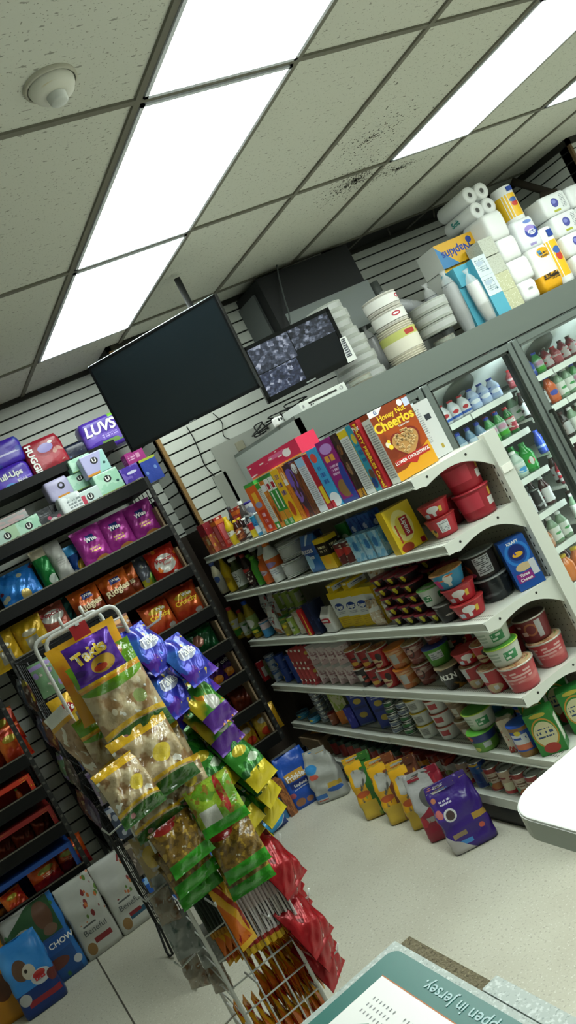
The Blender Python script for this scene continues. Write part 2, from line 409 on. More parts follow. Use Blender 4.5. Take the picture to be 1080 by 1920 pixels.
for d in range(4):
    x0 = .05 + d * PW; x1 = x0 + PW - .012
    if d:
        B(x0 - .03, x0 + .02, .02, .07, .08, CTOP - .165).build('mullion', M_mull, cab)
    zt = CTOP - .178; zb = .13
    f = G()
    fw = .042
    f.box(x0, x0 + fw, -.035, .0, zb, zt); f.box(x1 - fw, x1, -.035, .0, zb, zt); f.box(x0 + fw, x1 - fw, -.035, .0, zt - fw, zt); f.box(x0 + fw, x1 - fw, -.035, .0, zb, zb + fw)
    D = f.build('door', M_frame, cab, bevel=.004)
    f = G()
    a = x0 + fw; b = x1 - fw
    f.box(a, a + .016, -.028, .002, zb + fw, zt - fw); f.box(b - .016, b, -.028, .002, zb + fw, zt - fw); f.box(a, b, -.028, .002, zt - fw - .014, zt - fw); f.build('gasket', M_framed if d % 2 else mat('inner_frame', '6d7572', .35, .5), D)
    G().face([(a, -.014, zb + fw), (b, -.014, zb + fw), (b, -.014, zt - fw), (a, -.014, zt - fw)]).build('glass', M_thin, D, fix=False)
    B(x0 + .012, x0 + .024, -.075, -.055, .95, 1.35).box(x0 + .012, x0 + .024, -.056, -.034, .95, .97).box(x0 + .012, x0 + .024, -.056, -.034, 1.33, 1.35).build('handle', M_framed, D)
    zs = SHZ if d < 2 else SHZ3
    for z in zs:
        g = G()
        for h0, h1 in ((x0 + .02, x0 + PW / 2 - .03), (x0 + PW / 2 - .02, x1 - .03)):
            g.box(h0, h1, .125, .14, z - .035, z + .003)
        for k in range(24): g.box(x0 + .02 + k * .029, x0 + .024 + k * .029, .13, .82, z - .012, z - .002)
        g.build('shelf', M_cshelf, cab)
    fg = G(); cx = x0 + PW * .62
    fg.lathe([(.13, 0, 0), (.127, -.012, 0), (.09, -.03, 0), (.03, -.036, 1), (.0005, -.038, 1)], 28)
    an = math.atan2(.25, .36)
    fg.xf(Matrix.Translation((cx, .275, CTOP - .296)) @ Matrix.Rotation(-an, 4, 'X')); fg.build('fan', [M_fan, M_ctop], cab)
    B(x0 + .022, x0 + .040, .085, .093, .2, CTOP - .21).build('interior_lamp', glow('cooler_tube_%d' % d, 'eaffff', 22.), cab)

# ------------------------------------------------------------------ gondola shelving
GXL, GSP = 1.70, 2.075         # shelf lip, spine face
GY0, GY1, GYM = 2.545, 4.975, 3.765
M_gon = mat('shelf_cream', 'ccd0c6', .4)
M_gond = mat('shelf_cream_peg', 'a09d8c', .5)
M_hole = mat('peg_hole', '1c1b16', .8)
LIPS = [1.492, 1.225, .905, .595, .328]
LH = .038
SURF = [z + LH for z in LIPS]
go = T('gondola_shelving', 'long cream gondola shelving unit packed with groceries', 'shelving unit', (GSP, GY0, 0))
def GB(*a, m=0):
    x0, x1, y0, y1, z0, z1 = a; return B(x0 - GSP, x1 - GSP, y0 - GY0, y1 - GY0, z0, z1, m)
for i, y in enumerate((GY0 - .012, GYM, GY1 - .04)):
    g = GB(GSP - .004, GSP + .058, y, y + .035, .0, 1.545)
    if i == 0:
        for k in range(40):
            z = .2 + k * .0335
            if z < 1.5: g.box(-.0052, -.0040, .0115, .0155, z, z + .016, 1)
    ob = g.build('upright', [M_gon, M_hole], go)
GB(GSP - .001, GSP + .05, GY0 - .016, GY0 - .012, 1.375, 1.405).build('price_hook', mat('hook_white', 'e9e9df', .4), go)
gb = GB(GSP + .004, GSP + .05, GY0 + .024, GY1 - .04, .1, 1.525).build('back_panel', M_gond, go)
g = G()
for zi in range(52):
    for yi in range(22):
        z = .17 + zi * .0254; y = .04 + yi * .0254
        g.face([(.0035, y + .0025 * math.cos(a), z + .0025 * math.sin(a)) for a in [k * PI / 3 for k in range(6)]])
g.build('peg_holes', M_hole, go, fix=False)
def shelf(z, y0, y1, xl, near, far):
    s = z + LH
    g = GB(xl + .012, GSP, y0 + .002, y1 - .002, s - .012, s - .002)
    g.box(xl - GSP, xl + .012 - GSP, y0 + .002 - GY0, y1 - .002 - GY0, z, s)                                    # lip
    g.box(xl - .004 - GSP, xl - GSP, y0 + .002 - GY0, y1 - .002 - GY0, z, z + .006); g.box(xl - .004 - GSP, xl - GSP, y0 + .002 - GY0, y1 - .002 - GY0, s - .006, s)
    o = g.build('shelf', M_gon, go)
    g = G(); k = 0; yy = y0 + .02
    while yy < y1 - .02:
        g.box(xl + .03 - GSP, xl + .042 - GSP, yy - GY0, yy + .005 - GY0, s - .0021, s - .0015); g.box(xl + .055 - GSP, xl + .067 - GSP, yy - GY0, yy + .005 - GY0, s - .0021, s - .0015); yy += .0127
    g.build('perforation', mat('perf_dark', '6f7068', .6), o, fix=False)
    for yb, on in ((y0 + .001, near), (y1 - .006, far)):
        if not on: continue
        n = 16; poly = [(xl - GSP, s), (xl - GSP, z - .004), (xl + .03 - GSP, z - .006)]
        for k in range(n + 1):
            q = k / n; x = xl + .05 + (GSP - xl - .05) * q; zz = z - .012 + .0 * q - .045 * (q ** 4) - .02 * q + .03 * math.sin(PI * q)
            poly.append((x - GSP, zz))
        poly.append((-.001, s)); poly.reverse()
        b = G().prism(poly, yb - GY0, yb + .005 - GY0, 'y')
        if yb < 3:
            for xx in (xl + .07, xl + .27): b.tube([(xx - GSP, yb - GY0 + .001, s - .02), (xx - GSP, yb - GY0 - .0015, s - .02)], .005, 8, 1)
        b.build('end_bracket', [M_gon, M_hole], o)
for z in LIPS:
    shelf(z, GY0 + .005, GYM + .008, GXL, True, False); shelf(z - .003, GYM + .008, GY1, GXL, False, True)
BX, BS = 1.685, .145
g = GB(BX + .01, GSP, GY0 + .004, GY1, BS - .012, BS); g.box(BX - GSP, BX + .012 - GSP, .004, GY1 - GY0, BS - .045, BS)
g.build('base_deck', M_gon, go)
GB(BX + .02, BX + .04, GY0 + .02, GY1, .0, .10).build('kick_plate', M_blk, go)

# ------------------------------------------------------------------ black snack racks at the wall
M_card = mat('cardboard', '8a755a', .8, layers=[('noise', '7b664c', 4, .5, 1, 1, .2)])
M_lipb = mat('rack_lip_black', '090a09', .5, spec=.25)
RL = [CZ + v for v in (.62, .335, .02, -.248, -.52, -.745, -.955, -1.16, -1.372)]      # lip middles at y=4.8
RLH = .072
def rack(x0, x1, name, label, lips, y0=4.8, y1=5.33, back=False):
    r = T(name, label, 'rack', (x0, y0, 0))
    W = x1 - x0; D = y1 - y0; zt = lips[0] + .03; zl = lips[-1] - .03
    for x in (0, W - .025):
        g = B(x, x + .025, 0, .02, zl, zt).box(x, x + .025, D - .03, D, 0, zt).box(x, x + .025, .02, D - .03, zl, zl + .03); z = zl + .03
        while z < zt - .05:
            g.box(x + .006, x + .019, -.002, 0, z, z + .012, 1); z += .05
        g.build('upright', [M_blk, mat('slot_light', '4a4943', .5)], r)
        g = G()
        for k in range(14):
            z = zl + .05 + k * .15
            if z < zt: g.tube([(x + .012, .01, z), (x + .012, D, z)], .004, 6)
        for k in range(6): g.tube([(x + .012, .02 + k * (D - .04) / 5, zl), (x + .012, .02 + k * (D - .04) / 5, zt - .02)], .003, 6)
        g.build('side_grid', M_blkw, r)
    if back: B(.03, W - .03, D - .012, D - .004, .3, lips[0] - .15).build('back_panel', mat('rack_back_dark', '2c2720', .8), r)
    if back: B(W - .004, W, .03, D - .03, zl, lips[0] - .12).build('side_panel', mat('rack_side_dark', '16150f', .7), r)
    for i, z in enumerate(lips):
        dd = D - .03
        g = B(.026, W - .026, 0, .012, z - RLH / 2, z + RLH / 2); g.box(.026, W - .026, .012, dd, z - RLH / 2 + .0, z - RLH / 2 + .01)
        s = g.build('shelf', M_lipb, r)
        g = B(.026, W - .026, -.003, 0, z + RLH / 2 - .007, z + RLH / 2); g.build('price_rail', mat('rail_worn', '6a675c', .4, .5), s)
        if i > 0 and back:
            B(W - .040, W - .028, .03, dd - .05, z - RLH / 2 + .011, z + .16).build('divider', M_card, s)
    return r
rk = rack(.40, 1.565, 'snack_rack', 'tall black rack of chips and sanitary packs against the left wall', RL[1:], back=True)
wsh = T('wall_shelf', 'long black wall shelf holding the diaper packs', 'shelf', (-.9, 5.0, CZ + .645))
B(0, 2.45, 0, .012, -.03, .025).box(0, 2.45, .012, .345, -.025, -.015).build('shelf_board', M_lipb, wsh)
for x in (.3, 1.2, 2.1): G().prism([(.02, -.026), (.345, -.026), (.345, -.14), (.32, -.14)], x, x + .01, 'x').build('bracket', M_blk, wsh)
RL2 = [CZ + v for v in (.3, -.1, -.42, -.71, -.90, -1.12, -1.37)]
rk2 = rack(-.95, .275, 'snack_rack', 'black wire rack of red and orange snacks at the left photo edge', RL2)
# ------------------------------------------------------------------ product builders (face -Y, base centre at the origin)
PROTO = {}
def reg(key, fn): PROTO[key] = [fn, None]
def put(key, label, loc, rz=0., group=None, rx=0., ry=0., s=None):
    p = PROTO[key]
    if p[1] is None:
        o = p[0](); p[1] = o
        if 'category' not in o: raise Exception(key)
    else: o = dup(p[1])
    o.location = loc; o.rotation_euler = (rx, ry, rz); o['label'] = label
    if 'group' in o: del o['group']
    if group: o['group'] = group
    if s: o.scale = (s,) * 3 if not isinstance(s, tuple) else s
    return o
ORD = ['first', 'second', 'third', 'fourth', 'fifth', 'sixth', 'seventh', 'eighth', 'ninth', 'tenth', 'eleventh', 'twelfth', 'thirteenth', 'fourteenth', 'fifteenth', 'sixteenth']
K_ = mat('ink_black', '15151a', .5); W_ = mat('ink_white', 'eeeeea', .5); Y_ = mat('ink_yellow', 'f2cc2e', .5); R_ = mat('ink_red', 'b3202a', .5)
Bl_ = mat('ink_blue', '1d3f96', .5); Gn_ = mat('ink_green', '1d7a3c', .5); Gy_ = mat('ink_grey', '8a8d90', .5); Gd_ = mat('ink_gold', 'c79a3a', .4)
NUTR = mat('nutrition_panel', 'e4e6e2', .5, layers=[('text', '7c7f80', .08, .92, .35, .95, 22), ('rect', '9a9d9c', .1, .9, .60, .607), ('rect', '9a9d9c', .1, .9, .33, .337), ('text', '8c8f90', .15, .8, .06, .3, 9)])
METAL = mat('tin_metal', 'b9bdbd', .25, .9); LIDW = mat('lid_white', 'dfe3df', .4); CAPW = mat('cap_white', 'e9ebe8', .4)
CLEAR = mat('clear_plastic', 'dfe4e2', .15, alpha=.28, spec=.8)
def named(o, name, cat):
    o.name = name; o['category'] = cat; o['label'] = 'x'; return o
def carton(key, name, cat, w, d, h, mf, ms=None, mt=None, texts=(), mr=None):
    def fn():
        ms_ = ms or mf; mt_ = mt or ms_
        g = G().box(-w / 2, w / 2, -d / 2, d / 2, 0, h, (0, 1 if mr is None else 3, 0, 1, 2, 2))
        mats = [mf, ms_, mt_] + ([mr] if mr else [])
        o = named(g.build('carton', mats), name, cat)
        for t in texts:
            s, sz, m, px, pz = t[:5]; side = t[5] if len(t) > 5 else 'f'; k = t[6] if len(t) > 6 else {}
            if side == 'f': text(s, sz, m, o, (px, -d / 2 - .0004, pz), **k)
            elif side == 'l': text(s, sz, m, o, (-w / 2 - .0004, px, pz), rot=(PI / 2, 0, -PI / 2), **k)
            elif side == 'lv': text(s, sz, m, o, (-w / 2 - .0004, px, pz), rot=(PI / 2, PI / 2, -PI / 2), **k)
            elif side == 'fv': text(s, sz, m, o, (px, -d / 2 - .0004, pz), rot=(PI / 2, PI / 2, 0), **k)
            elif side == 't': text(s, sz, m, o, (px, pz, h + .0004), rot=(0, 0, 0), **k)
        return o
    reg(key, fn)
def wr(x, z, sd): return math.sin(x * 41 + z * 13 + sd) * math.sin(z * 37 - x * 19 + sd * 2) + .6 * math.sin(x * 87 - z * 61 + sd * 3)
def pouch(key, name, cat, w, h, t, m, texts=(), hang=False, sd=0., mb=None, seal=.055, wk=.003, nu=16, nv=18, extra=None):
    # pillow bag: crimped flat seals top and bottom, bulged middle, pulled-in sides
    def surf(x, z):
        u = x / w + .5; v = z / h
        u = min(max(u, 0), 1); v = min(max(v, 0), 1)
        a = max(0, 1 - (2 * u - 1) ** 2) ** .55
        b = 0 if v < seal or v > 1 - seal else max(0, 1 - abs(2 * (v - seal) / (1 - 2 * seal) - 1) ** 2.6) ** .7
        return t / 2 * a * b + wk * wr(x * 1.5, z * 1.5, sd) * min(1, 6 * u, 6 * (1 - u)) * (.25 + b)
    def fn():
        oz = -h if hang else 0
        g = G()
        def pull(u, v):
            q = math.sin(PI * v) ** .5 if 0 < v < 1 else 0
            return (u - .5) * w * (1 - .06 * q)
        def crimp(u, v):
            return .0008 * math.sin(u * 38) if v < seal or v > 1 - seal else 0
        g.grid(lambda u, v: (pull(u, v), -surf((u - .5) * w, v * h) - .0008 + crimp(u, v), v * h + oz), nu, nv, 0)
        g.grid(lambda u, v: (pull(1 - u, v), surf((.5 - u) * w, v * h) + .0008 + crimp(1 - u, v), v * h + oz), nu, nv, 1 if mb else 0)
        n0 = 2 * (nu + 1) * (nv + 1)
        o = named(g.build('film', [m, mb] if mb else m), name, cat)
        for tt in texts:
            s, sz, tm, px, pz = tt[:5]; k = tt[5] if len(tt) > 5 else {}
            warp_text(s, sz, tm, o, px, pz, lambda x, z: -surf(x, z) - .004, oz, k)
        if extra: extra(o, surf, oz)
        return o
    reg(key, fn)
def warp_text(s, sz, m, par, px, pz, fy, oz=0., k={}):
    k = dict(k); rot = k.pop('rot', 0.); nm = k.pop('name', 'lettering')
    p = text(s, sz, m, par, (0, 0, 0), rot=(0, 0, 0), ext=0., name=nm, **k)
    c, sn = math.cos(rot), math.sin(rot)
    for v in p.data.vertices:
        x, z = v.co.x, v.co.y
        x, z = x * c - z * sn + px, x * sn + z * c + pz
        v.co = (x, fy(x, z), z + oz)
    return p
def patch(par, name, m, x0, x1, z0, z1, fy, oz=0, n=6):
    g = G(); g.grid(lambda u, v: (x0 + (x1 - x0) * u, fy(x0 + (x1 - x0) * u, z0 + (z1 - z0) * v), z0 + (z1 - z0) * v + oz), n, n, 0)
    return g.build(name, m, par, fix=False)
def loftbag(key, name, cat, w, h, d, m, texts=(), fold=True, sd=0., topw=.96, flat=.68, lean=0., wk=.004, extra=None, cut=None):
    # standing gusseted bag: square bottom, flat pinched top, optional folded flap
    def sec(v):
        dd = d * (1 if v < flat else max(.03, 1 - ((v - flat) / (1 - flat)) ** 1.1))
        ww = w * (1 - .05 * math.sin(PI * v)) if v < flat else w * (1 - (1 - topw) * (v - flat) / (1 - flat))
        return ww, dd
    def fy(x, z):
        ww, dd = sec(min(max(z / h, 0), 1)); q = min(1, abs(2 * x / ww))
        return -dd / 2 * (1 - q ** 5 * .25) - .004 - .010 * abs(wk) / .004 + lean * z
    def fn():
        g = G(); nv = 16; seg = 32; V = []
        i = 0
        for b in range(nv + 1):
            v = b / nv; ww, dd = sec(v)
            if b == 0: ww *= .96; dd *= .94
            for k in range(seg):
                a = 2 * PI * k / seg; ca, sa = math.cos(a), math.sin(a)
                e = .38
                x = ww / 2 * abs(ca) ** e * (1 if ca >= 0 else -1); y = dd / 2 * abs(sa) ** e * (1 if sa >= 0 else -1)
                ns = 1.7 * wk * wr(x * 1.1 + y, v * h * 1.1, sd) * min(1, 4 * v)
                g.V.append((x + ns * .4 * ca, y + ns * sa + lean * v * h, v * h))
        for b in range(nv):
            for k in range(seg):
                k2 = (k + 1) % seg; q = (b * seg + k, b * seg + k2, (b + 1) * seg + k2, (b + 1) * seg + k)
                g.F.append(q); g.M.append(0); g.S.append(True); g.U.append([(g.V[j][0] / w + .5, g.V[j][2] / h) for j in q])
        g.F.append(tuple(reversed(range(seg)))); g.M.append(0); g.S.append(False); g.U.append([(.5, 0)] * seg)
        g.F.append(tuple(nv * seg + k for k in range(seg))); g.M.append(0); g.S.append(False); g.U.append([(.5, 1)] * seg)
        o = named(g.build('sack', m), name, cat)
        if fold:
            q = G(); tw = w * topw * .97
            q.box(-tw / 2, tw / 2, -.012 + lean * h, -.004 + lean * h, h - .045, h + .002); q.build('folded_flap', m, o)
        for tt in texts:
            s, sz, tm, px, pz = tt[:5]; k = tt[5] if len(tt) > 5 else {}
            warp_text(s, sz, tm, o, px, pz, fy, 0, k)
        if extra: extra(o, fy)
        return o
    reg(key, fn)
def can(key, name, cat, r, h, ml, mtop=None, texts=(), ridge=True, pull=True):
    mt = mtop or METAL
    def fn():
        g = G().lathe([(r * .5, .001, 1), (r * .97, 0, 1), (r, .003, 1), (r * .985, .006, 1, 0)], 24)
        g.lathe([(r * .985, .006, 0, 0), (r * .985, h - .006, 0, 1)], 24)
        o = T(name, 'x', cat)
        g.build('body', [ml, mt], o)
        g = G().lathe([(r * .985, h - .006, 0), (r, h - .003, 0), (r * .99, h, 0), (r * .93, h, 0), (r * .92, h - .004, 0), (r * .6, h - .0045, 0), (r * .58, h - .0035, 0), (.0004, h - .0035, 0)], 24)
        g.build('lid', mt, o)
        return o
    reg(key, fn)
def bottle(key, name, cat, r, h, liquid, cap, label, neck=.3, lab=(.12, .6), sx=1., sy=1., shape='r', capr=.42, mneck=None, handle=False):
    def fn():
        o = T(name, 'x', cat)
        zs = h * (1 - neck - .08)
        if shape == 'r': sh = [(r * .9, 0), (r, .01), (r, zs * .3), (r * .96, zs * .5), (r, zs * .75), (r * .99, zs), (r * .8, zs + h * neck * .35), (r * .5, zs + h * neck * .75), (r * capr, h * .92)]
        elif shape == 'sq': sh = [(r * .94, 0), (r, .006), (r, zs), (r * .95, zs + h * neck * .3), (r * .55, zs + h * neck * .7), (r * capr, h * .92)]
        else: sh = [(r * .8, 0), (r, h * .06), (r * 1.02, zs * .35), (r * .82, zs * .62), (r * .95, zs), (r * .6, zs + h * neck * .6), (r * capr, h * .92)]
        G().lathe([(a, z, 0) for a, z in [(.001, 0)] + sh], 20, sx=sx, sy=sy).build('bottle_body', liquid, o)
        def rat(z):
            for (a, z0), (b, z1) in zip(sh, sh[1:]):
                if z0 <= z <= z1: return a + (b - a) * (z - z0) / (z1 - z0 + 1e-9)
            return r
        if label:
            z0, z1 = h * lab[0], h * lab[1]
            G().lathe([(rat(z0 + (z1 - z0) * k / 6) + .0012, z0 + (z1 - z0) * k / 6, 0, k / 6) for k in range(7)], 20, sx=sx, sy=sy).build('label_sleeve', label, o)
        c = r * capr * 1.12
        G().lathe([(c, h * .905, 0), (c, h * .99, 0), (c * .9, h, 0), (.0005, h, 0)], 14).build('cap', cap, o)
        if handle: G().tube([(r * .8, 0, h * .8), (r * 1.25, 0, h * .72), (r * 1.2, 0, h * .5), (r * .95, 0, h * .42)], r * .13, 8).build('handle', liquid, o)
        return o
    reg(key, fn)
def cup(key, name, cat, rt, rb, h, ml, lid, rim=None, mb=None, see=False, dome=0.):
    def fn():
        o = T(name, 'x', cat)
        G().lathe([(.001, 0, 0, 0), (rb, 0, 0, 0), (rb + (rt - rb) * .1, h * .1, 0, .05), (rt * .985, h * .94, 0, 1)], 28).build('cup_body', ml, o)
        g = G().lathe([(rt * .985, h * .93, 0), (rt * 1.03, h * .94, 0), (rt * 1.03, h * .985, 0), (rt * .96, h * .99, 0)], 28)
        g.build('rim', rim or lid, o)
        G().lathe([(rt * .97, h * .985, 0, 1), (rt * .9, h + dome, 0, .9), (rt * .5, h + dome * 1.2, 0, .5), (.0005, h + dome * 1.2, 0, 0)], 28).build('lid', lid, o)
        return o
    reg(key, fn)
def sachet(key, name, cat, w, h, t, m, texts=(), **k): pouch(key, name, cat, w, h, t, m, texts, wk=.0015, nu=8, nv=8, **k)
def stackplates(key, name, cat, r, n, dz, m, band=None, sq=False):
    def fn():
        o = T(name, 'x', cat)
        g = G(); seg = 32 if not sq else 4
        pr = [(r * .6, 0, 0)]
        for k in range(n):
            z = k * dz; pr += [(r * .66, z, 0), (r * 1.0, z + dz * .55, 0), (r * 1.0, z + dz * .8, 0), (r * .93, z + dz * .9, 0)]
        pr += [(r * .92, n * dz, 0), (r * .65, n * dz - dz * .3, 0), (.001, n * dz - dz * .3, 0)]
        g.lathe(pr, 32); g.build('plates', m, o)
        G().lathe([(r * 1.015, n * dz * .25, 0, 0), (r * 1.015, n * dz * .82, 0, 1)], 32).build('wrap', band or CLEAR, o)
        return o
    reg(key, fn)
# generic row filler: labelled by position
def row(z, x, items, where, off=0.0, face=-PI / 2, back=None):
    # items: (key, pixel x, description[, dz][, rz extra][, dx])
    for it in items:
        key, px, desc = it[:3]; dz = it[3] if len(it) > 3 else 0; dr = it[4] if len(it) > 4 else 0; dx = it[5] if len(it) > 5 else 0
        y = yat(px, x + dx, z)
        put(key, desc + where, (x + dx, y, z + dz + .0005), face + dr)
def rowx(z, y, items, where, face=0.):
    for it in items:
        key, px, desc = it[:3]; dz = it[3] if len(it) > 3 else 0; dr = it[4] if len(it) > 4 else 0; dy = it[5] if len(it) > 5 else 0; rx = it[6] if len(it) > 6 else 0
        x = xat(px, y + dy, z + dz)
        put(key, desc + where, (x, y + dy, z + dz + .0005), face + dr, rx=rx)
# ------------------------------------------------------------------ televisions, recorder, cables, plaster cabinet
M_tvb = mat('tv_bezel', '0c0d0f', .3); M_scr = mat('tv_screen_off', '10171b', .12, spec=.7)
def tv(name, label, loc, rot, w, h, bez, screen, extra=None):
    t = T(name, label, 'television', loc); t.rotation_euler = rot
    t.rotation_mode = 'QUATERNION'; t.rotation_quaternion = (Matrix.Rotation(rot[2], 4, 'Z') @ Matrix.Rotation(rot[0], 4, 'X') @ Matrix.Rotation(rot[1], 4, 'Y')).to_quaternion()
    g = G().box(-w / 2, w / 2, 0, .03, -h / 2, h / 2); g.box(-w * .3, w * .3, .03, .065, -h * .3, h * .3); g.build('casing', M_tvb, t, bevel=.003)
    g = G()
    for q in ((-w / 2, -w / 2 + bez, -h / 2, h / 2), (w / 2 - bez, w / 2, -h / 2, h / 2), (-w / 2, w / 2, h / 2 - bez, h / 2), (-w / 2, w / 2, -h / 2, -h / 2 + bez * 1.5)): g.box(q[0], q[1], -.006, 0, q[2], q[3])
    g.build('bezel', mat('bezel_gloss', '0b0c0e', .15), t)
    G().face([(-w / 2 + bez, -.002, -h / 2 + bez), (w / 2 - bez, -.002, -h / 2 + bez), (w / 2 - bez, -.002, h / 2 - bez), (-w / 2 + bez, -.002, h / 2 - bez)]).build('screen', screen, t, fix=False)
    if extra: extra(t)
    return t
def tvx(t):
    B(-.02, .02, -.0085, -.006, -.247, -.243).build('badge', mat('badge_silver', 'a8acae', .3, .6), t)
    G().tube([(0, .05, .05), (.12, .32, .18), (.12, .32, .46)], .018, 10).build('ceiling_mount', M_blk, t)
    G().tube([(-.42, -.006, .2485), (.42, -.006, .2485)], .0025, 6).build('edge_trim', mat('edge_chrome', '9aa3a8', .2, .8), t)
tv('television', 'large switched-off television hung askew from the ceiling', (1.663, 4.0, CZ + .702), (.0787, .0592, -.9198), .85, .498, .011, M_scr, tvx)
M_cctv = mat('camera_feed_screen', '232a36', .2, layers=[])
def feed(name, seed, cols):
    m = bpy.data.materials.new(name); m.use_nodes = True; N = NT(m); b = N.n['Principled BSDF']
    tc = N.new('ShaderNodeTexCoord'); mp = N.new('ShaderNodeMapping'); mp.inputs['Location'].default_value = (seed, seed * 2, 0); mp.inputs['Rotation'].default_value = (0, 0, .4); mp.inputs['Scale'].default_value = (1.6, 1, 1)
    v = N.new('ShaderNodeTexVoronoi'); v.inputs['Scale'].default_value = 6; v.distance = 'CHEBYCHEV'; q = N.new('ShaderNodeTexNoise'); q.inputs['Scale'].default_value = 7; q.inputs['Detail'].default_value = 5
    N.l.new(tc.outputs['UV'], mp.inputs[0]); N.l.new(mp.outputs[0], v.inputs['Vector']); N.l.new(mp.outputs[0], q.inputs['Vector'])
    r = N.new('ShaderNodeValToRGB')
    e = r.color_ramp.elements; e[0].position = .30; e[0].color = srgb(cols[0]); e[1].position = .48; e[1].color = srgb(cols[1])
    for p, c in ((.60, cols[2]), (.74, cols[3])): x = e.new(p); x.color = srgb(c)
    s = N.new('ShaderNodeSeparateColor'); N.l.new(v.outputs['Color'], s.inputs[0])
    N.l.new(N.m('ADD', N.m('MULTIPLY', s.outputs[0], .35), N.m('MULTIPLY', q.outputs[0], .65)), r.inputs[0])
    b.inputs['Base Color'].default_value = (.01, .01, .012, 1); b.inputs['Roughness'].default_value = .2
    N.l.new(r.outputs[0], b.inputs['Emission Color']); b.inputs['Emission Strength'].default_value = .75
    return m
def monx(t):
    for n, q, m in (('camera_view', (-.265, -.005, .0, .15), feed('feed_a', 1.3, ('2b313d', '4a5262', '788296', 'c4ccdc'))), ('camera_view', (.0, .26, .03, .15), feed('feed_b', 5.1, ('1c2026', '343a46', '5b6474', 'a8b2c4'))),
                    ('camera_view', (-.265, -.02, -.14, -.005), feed('feed_c', 9.7, ('232937', '39415a', '5d6880', 'd5def0')))):
        G().face([(q[0], -.0035, q[2]), (q[1], -.0035, q[2]), (q[1], -.0035, q[3]), (q[0], -.0035, q[3])]).build(n, m, t, fix=False)
    B(-.03, .03, -.008, -.006, -.162, -.154).build('badge', mat('badge_silver', 'a8acae'), t)
    G().face([(.245, -.0075, -.165), (.305, -.012, -.165), (.300, -.012, -.02), (.262, -.0075, -.02)]).build('spec_sticker', mat('spec_sticker', 'd8dbd8', .5, layers=[('rect', '30333a', .12, .75, .2, .95), ('text', 'c8ccd0', .15, .7, .25, .9, 7)]), t, fix=False)
    G().tube([(0, .05, -.02), (.0, .3, .0), (.05, .82, .03)], .02, 8).build('wall_arm', M_blk, t)
tv('monitor', 'security camera monitor with grainy split views above the cooler', (2.468, 4.13, CZ + .5553), (.0926, -.006, -.2193), .565, .339, .022, mat('monitor_screen', '101318', .15, spec=.6), monx)
t = T('wall_cabinet', 'black box cabinet with grey lower panel high on the back wall', 'cabinet', (3.11, 4.62, 2.46))
B(-.37, .37, 0, .37, .19, .46).box(-.37, -.30, .0, .37, .0, .19).build('body', mat('cabinet_black', '0e1011', .5, spec=.3), t)
B(-.30, .39, -.004, .37, -.08, .19).build('lower_panel', mat('cabinet_grey', '7d8482', .55, layers=[('noise', '7c837f', 3, .5, 3, 1, .2)]), t)
B(-.385, -.37, .1, .37, .0, .40).build('side_rail', mat('rail_grey', '5a5f5e', .5, .4), t)
t = T('spotlight', 'small grey wall lamp beside the black cabinet above the plates', 'lamp', ony(706, 548, 4.80))
G().tube([(0, .19, .02), (0, .08, .01), (0, .04, 0)], .014, 8).build('arm', M_blk, t)
G().lathe([(.001, -.07, 0), (.035, -.065, 0), (.045, 0, 0), (.04, .07, 0), (.001, .075, 0)], 16).build('lamp_head', mat('lamp_grey', '5a605c', .5), t)
def cable(pts, r, label, name='cable', m=None, grp=None):
    P_ = []
    for i in range(len(pts) - 1):
        a = pts[max(i - 1, 0)]; b = pts[i]; c = pts[i + 1]; d = pts[min(i + 2, len(pts) - 1)]
        for k in range(6):
            q = k / 6; P_.append(tuple(.5 * ((2 * b[j]) + (-a[j] + c[j]) * q + (2 * a[j] - 5 * b[j] + 4 * c[j] - d[j]) * q * q + (-a[j] + 3 * b[j] - 3 * c[j] + d[j]) * q ** 3) for j in range(3)))
    P_.append(tuple(pts[-1]))
    return tag(G().tube(P_, r, 6).build(name, m or M_blkw), label, 'cable')
wy = 4.985
cable([ony(350, 800, wy), ony(362, 820, wy), ony(375, 850, wy), ony(384, 872, wy), ony(402, 893, wy), ony(428, 922, wy), ony(437, 940, wy), ony(446, 957, wy)], .0035, 'thin dark cable hanging down the white slatwall below the television')
cable([ony(399, 775, wy), ony(416, 792, wy), ony(420, 818, wy), ony(440, 826, wy), ony(455, 835, wy)], .003, 'short thin cable running from the television to the wall plug')
cable([ony(456, 836, wy), ony(458, 870, wy), ony(463, 885, wy), ony(474, 912, wy), ony(476, 935, wy), ony(465, 958, wy)], .0045, 'dark cable drooping behind the orange cereal box')
cable([ony(519, 497, 4.6), ony(523, 520, 4.6), ony(533, 560, 4.58), ony(541, 585, 4.56), ony(544, 606, 4.55)], .005, 'grey cable hanging in front of the black wall cabinet', m=mat('cable_grey', '4c5250', .5))
rd = random.Random(4)
# DVR and tangle on the cooler
t = T('video_recorder', 'flat white recorder box on the cooler below the monitor', 'recorder', (2.42, 4.085, CTOP + .0005), .02)
B(-.16, .17, -.06, .16, 0, .05).build('case', mat('recorder_white', 'c9cec8', .4), t, bevel=.003)
B(-.10, .10, -.0625, -.0595, .022, .032).build('disc_slot', M_dark, t)
for x in (-.09, -.075): G().tube([(x, -.064, .014), (x, -.0595, .014)], .004, 8).build('button', K_, t)
text('O', .03, Gy_, t, (.135, -.0625, .027)); text('8', .025, Gy_, t, (-.14, -.0625, .022))
g = G()
def tangle(c, rr, n, sd, label):
    rd = random.Random(sd); pts = [(c[0] + rd.uniform(-rr, rr), c[1] + rd.uniform(-.05, .05), c[2] + rd.uniform(0.004, rr * .9)) for _ in range(n)]
    return cable(pts, .004, label)
tangle((2.28, 4.28, CTOP + .012), .09, 14, 2, 'tangle of black cables left of the white recorder')
tangle((2.45, 4.36, CTOP + .012), .10, 14, 5, 'black cable bundle hanging behind the white recorder')
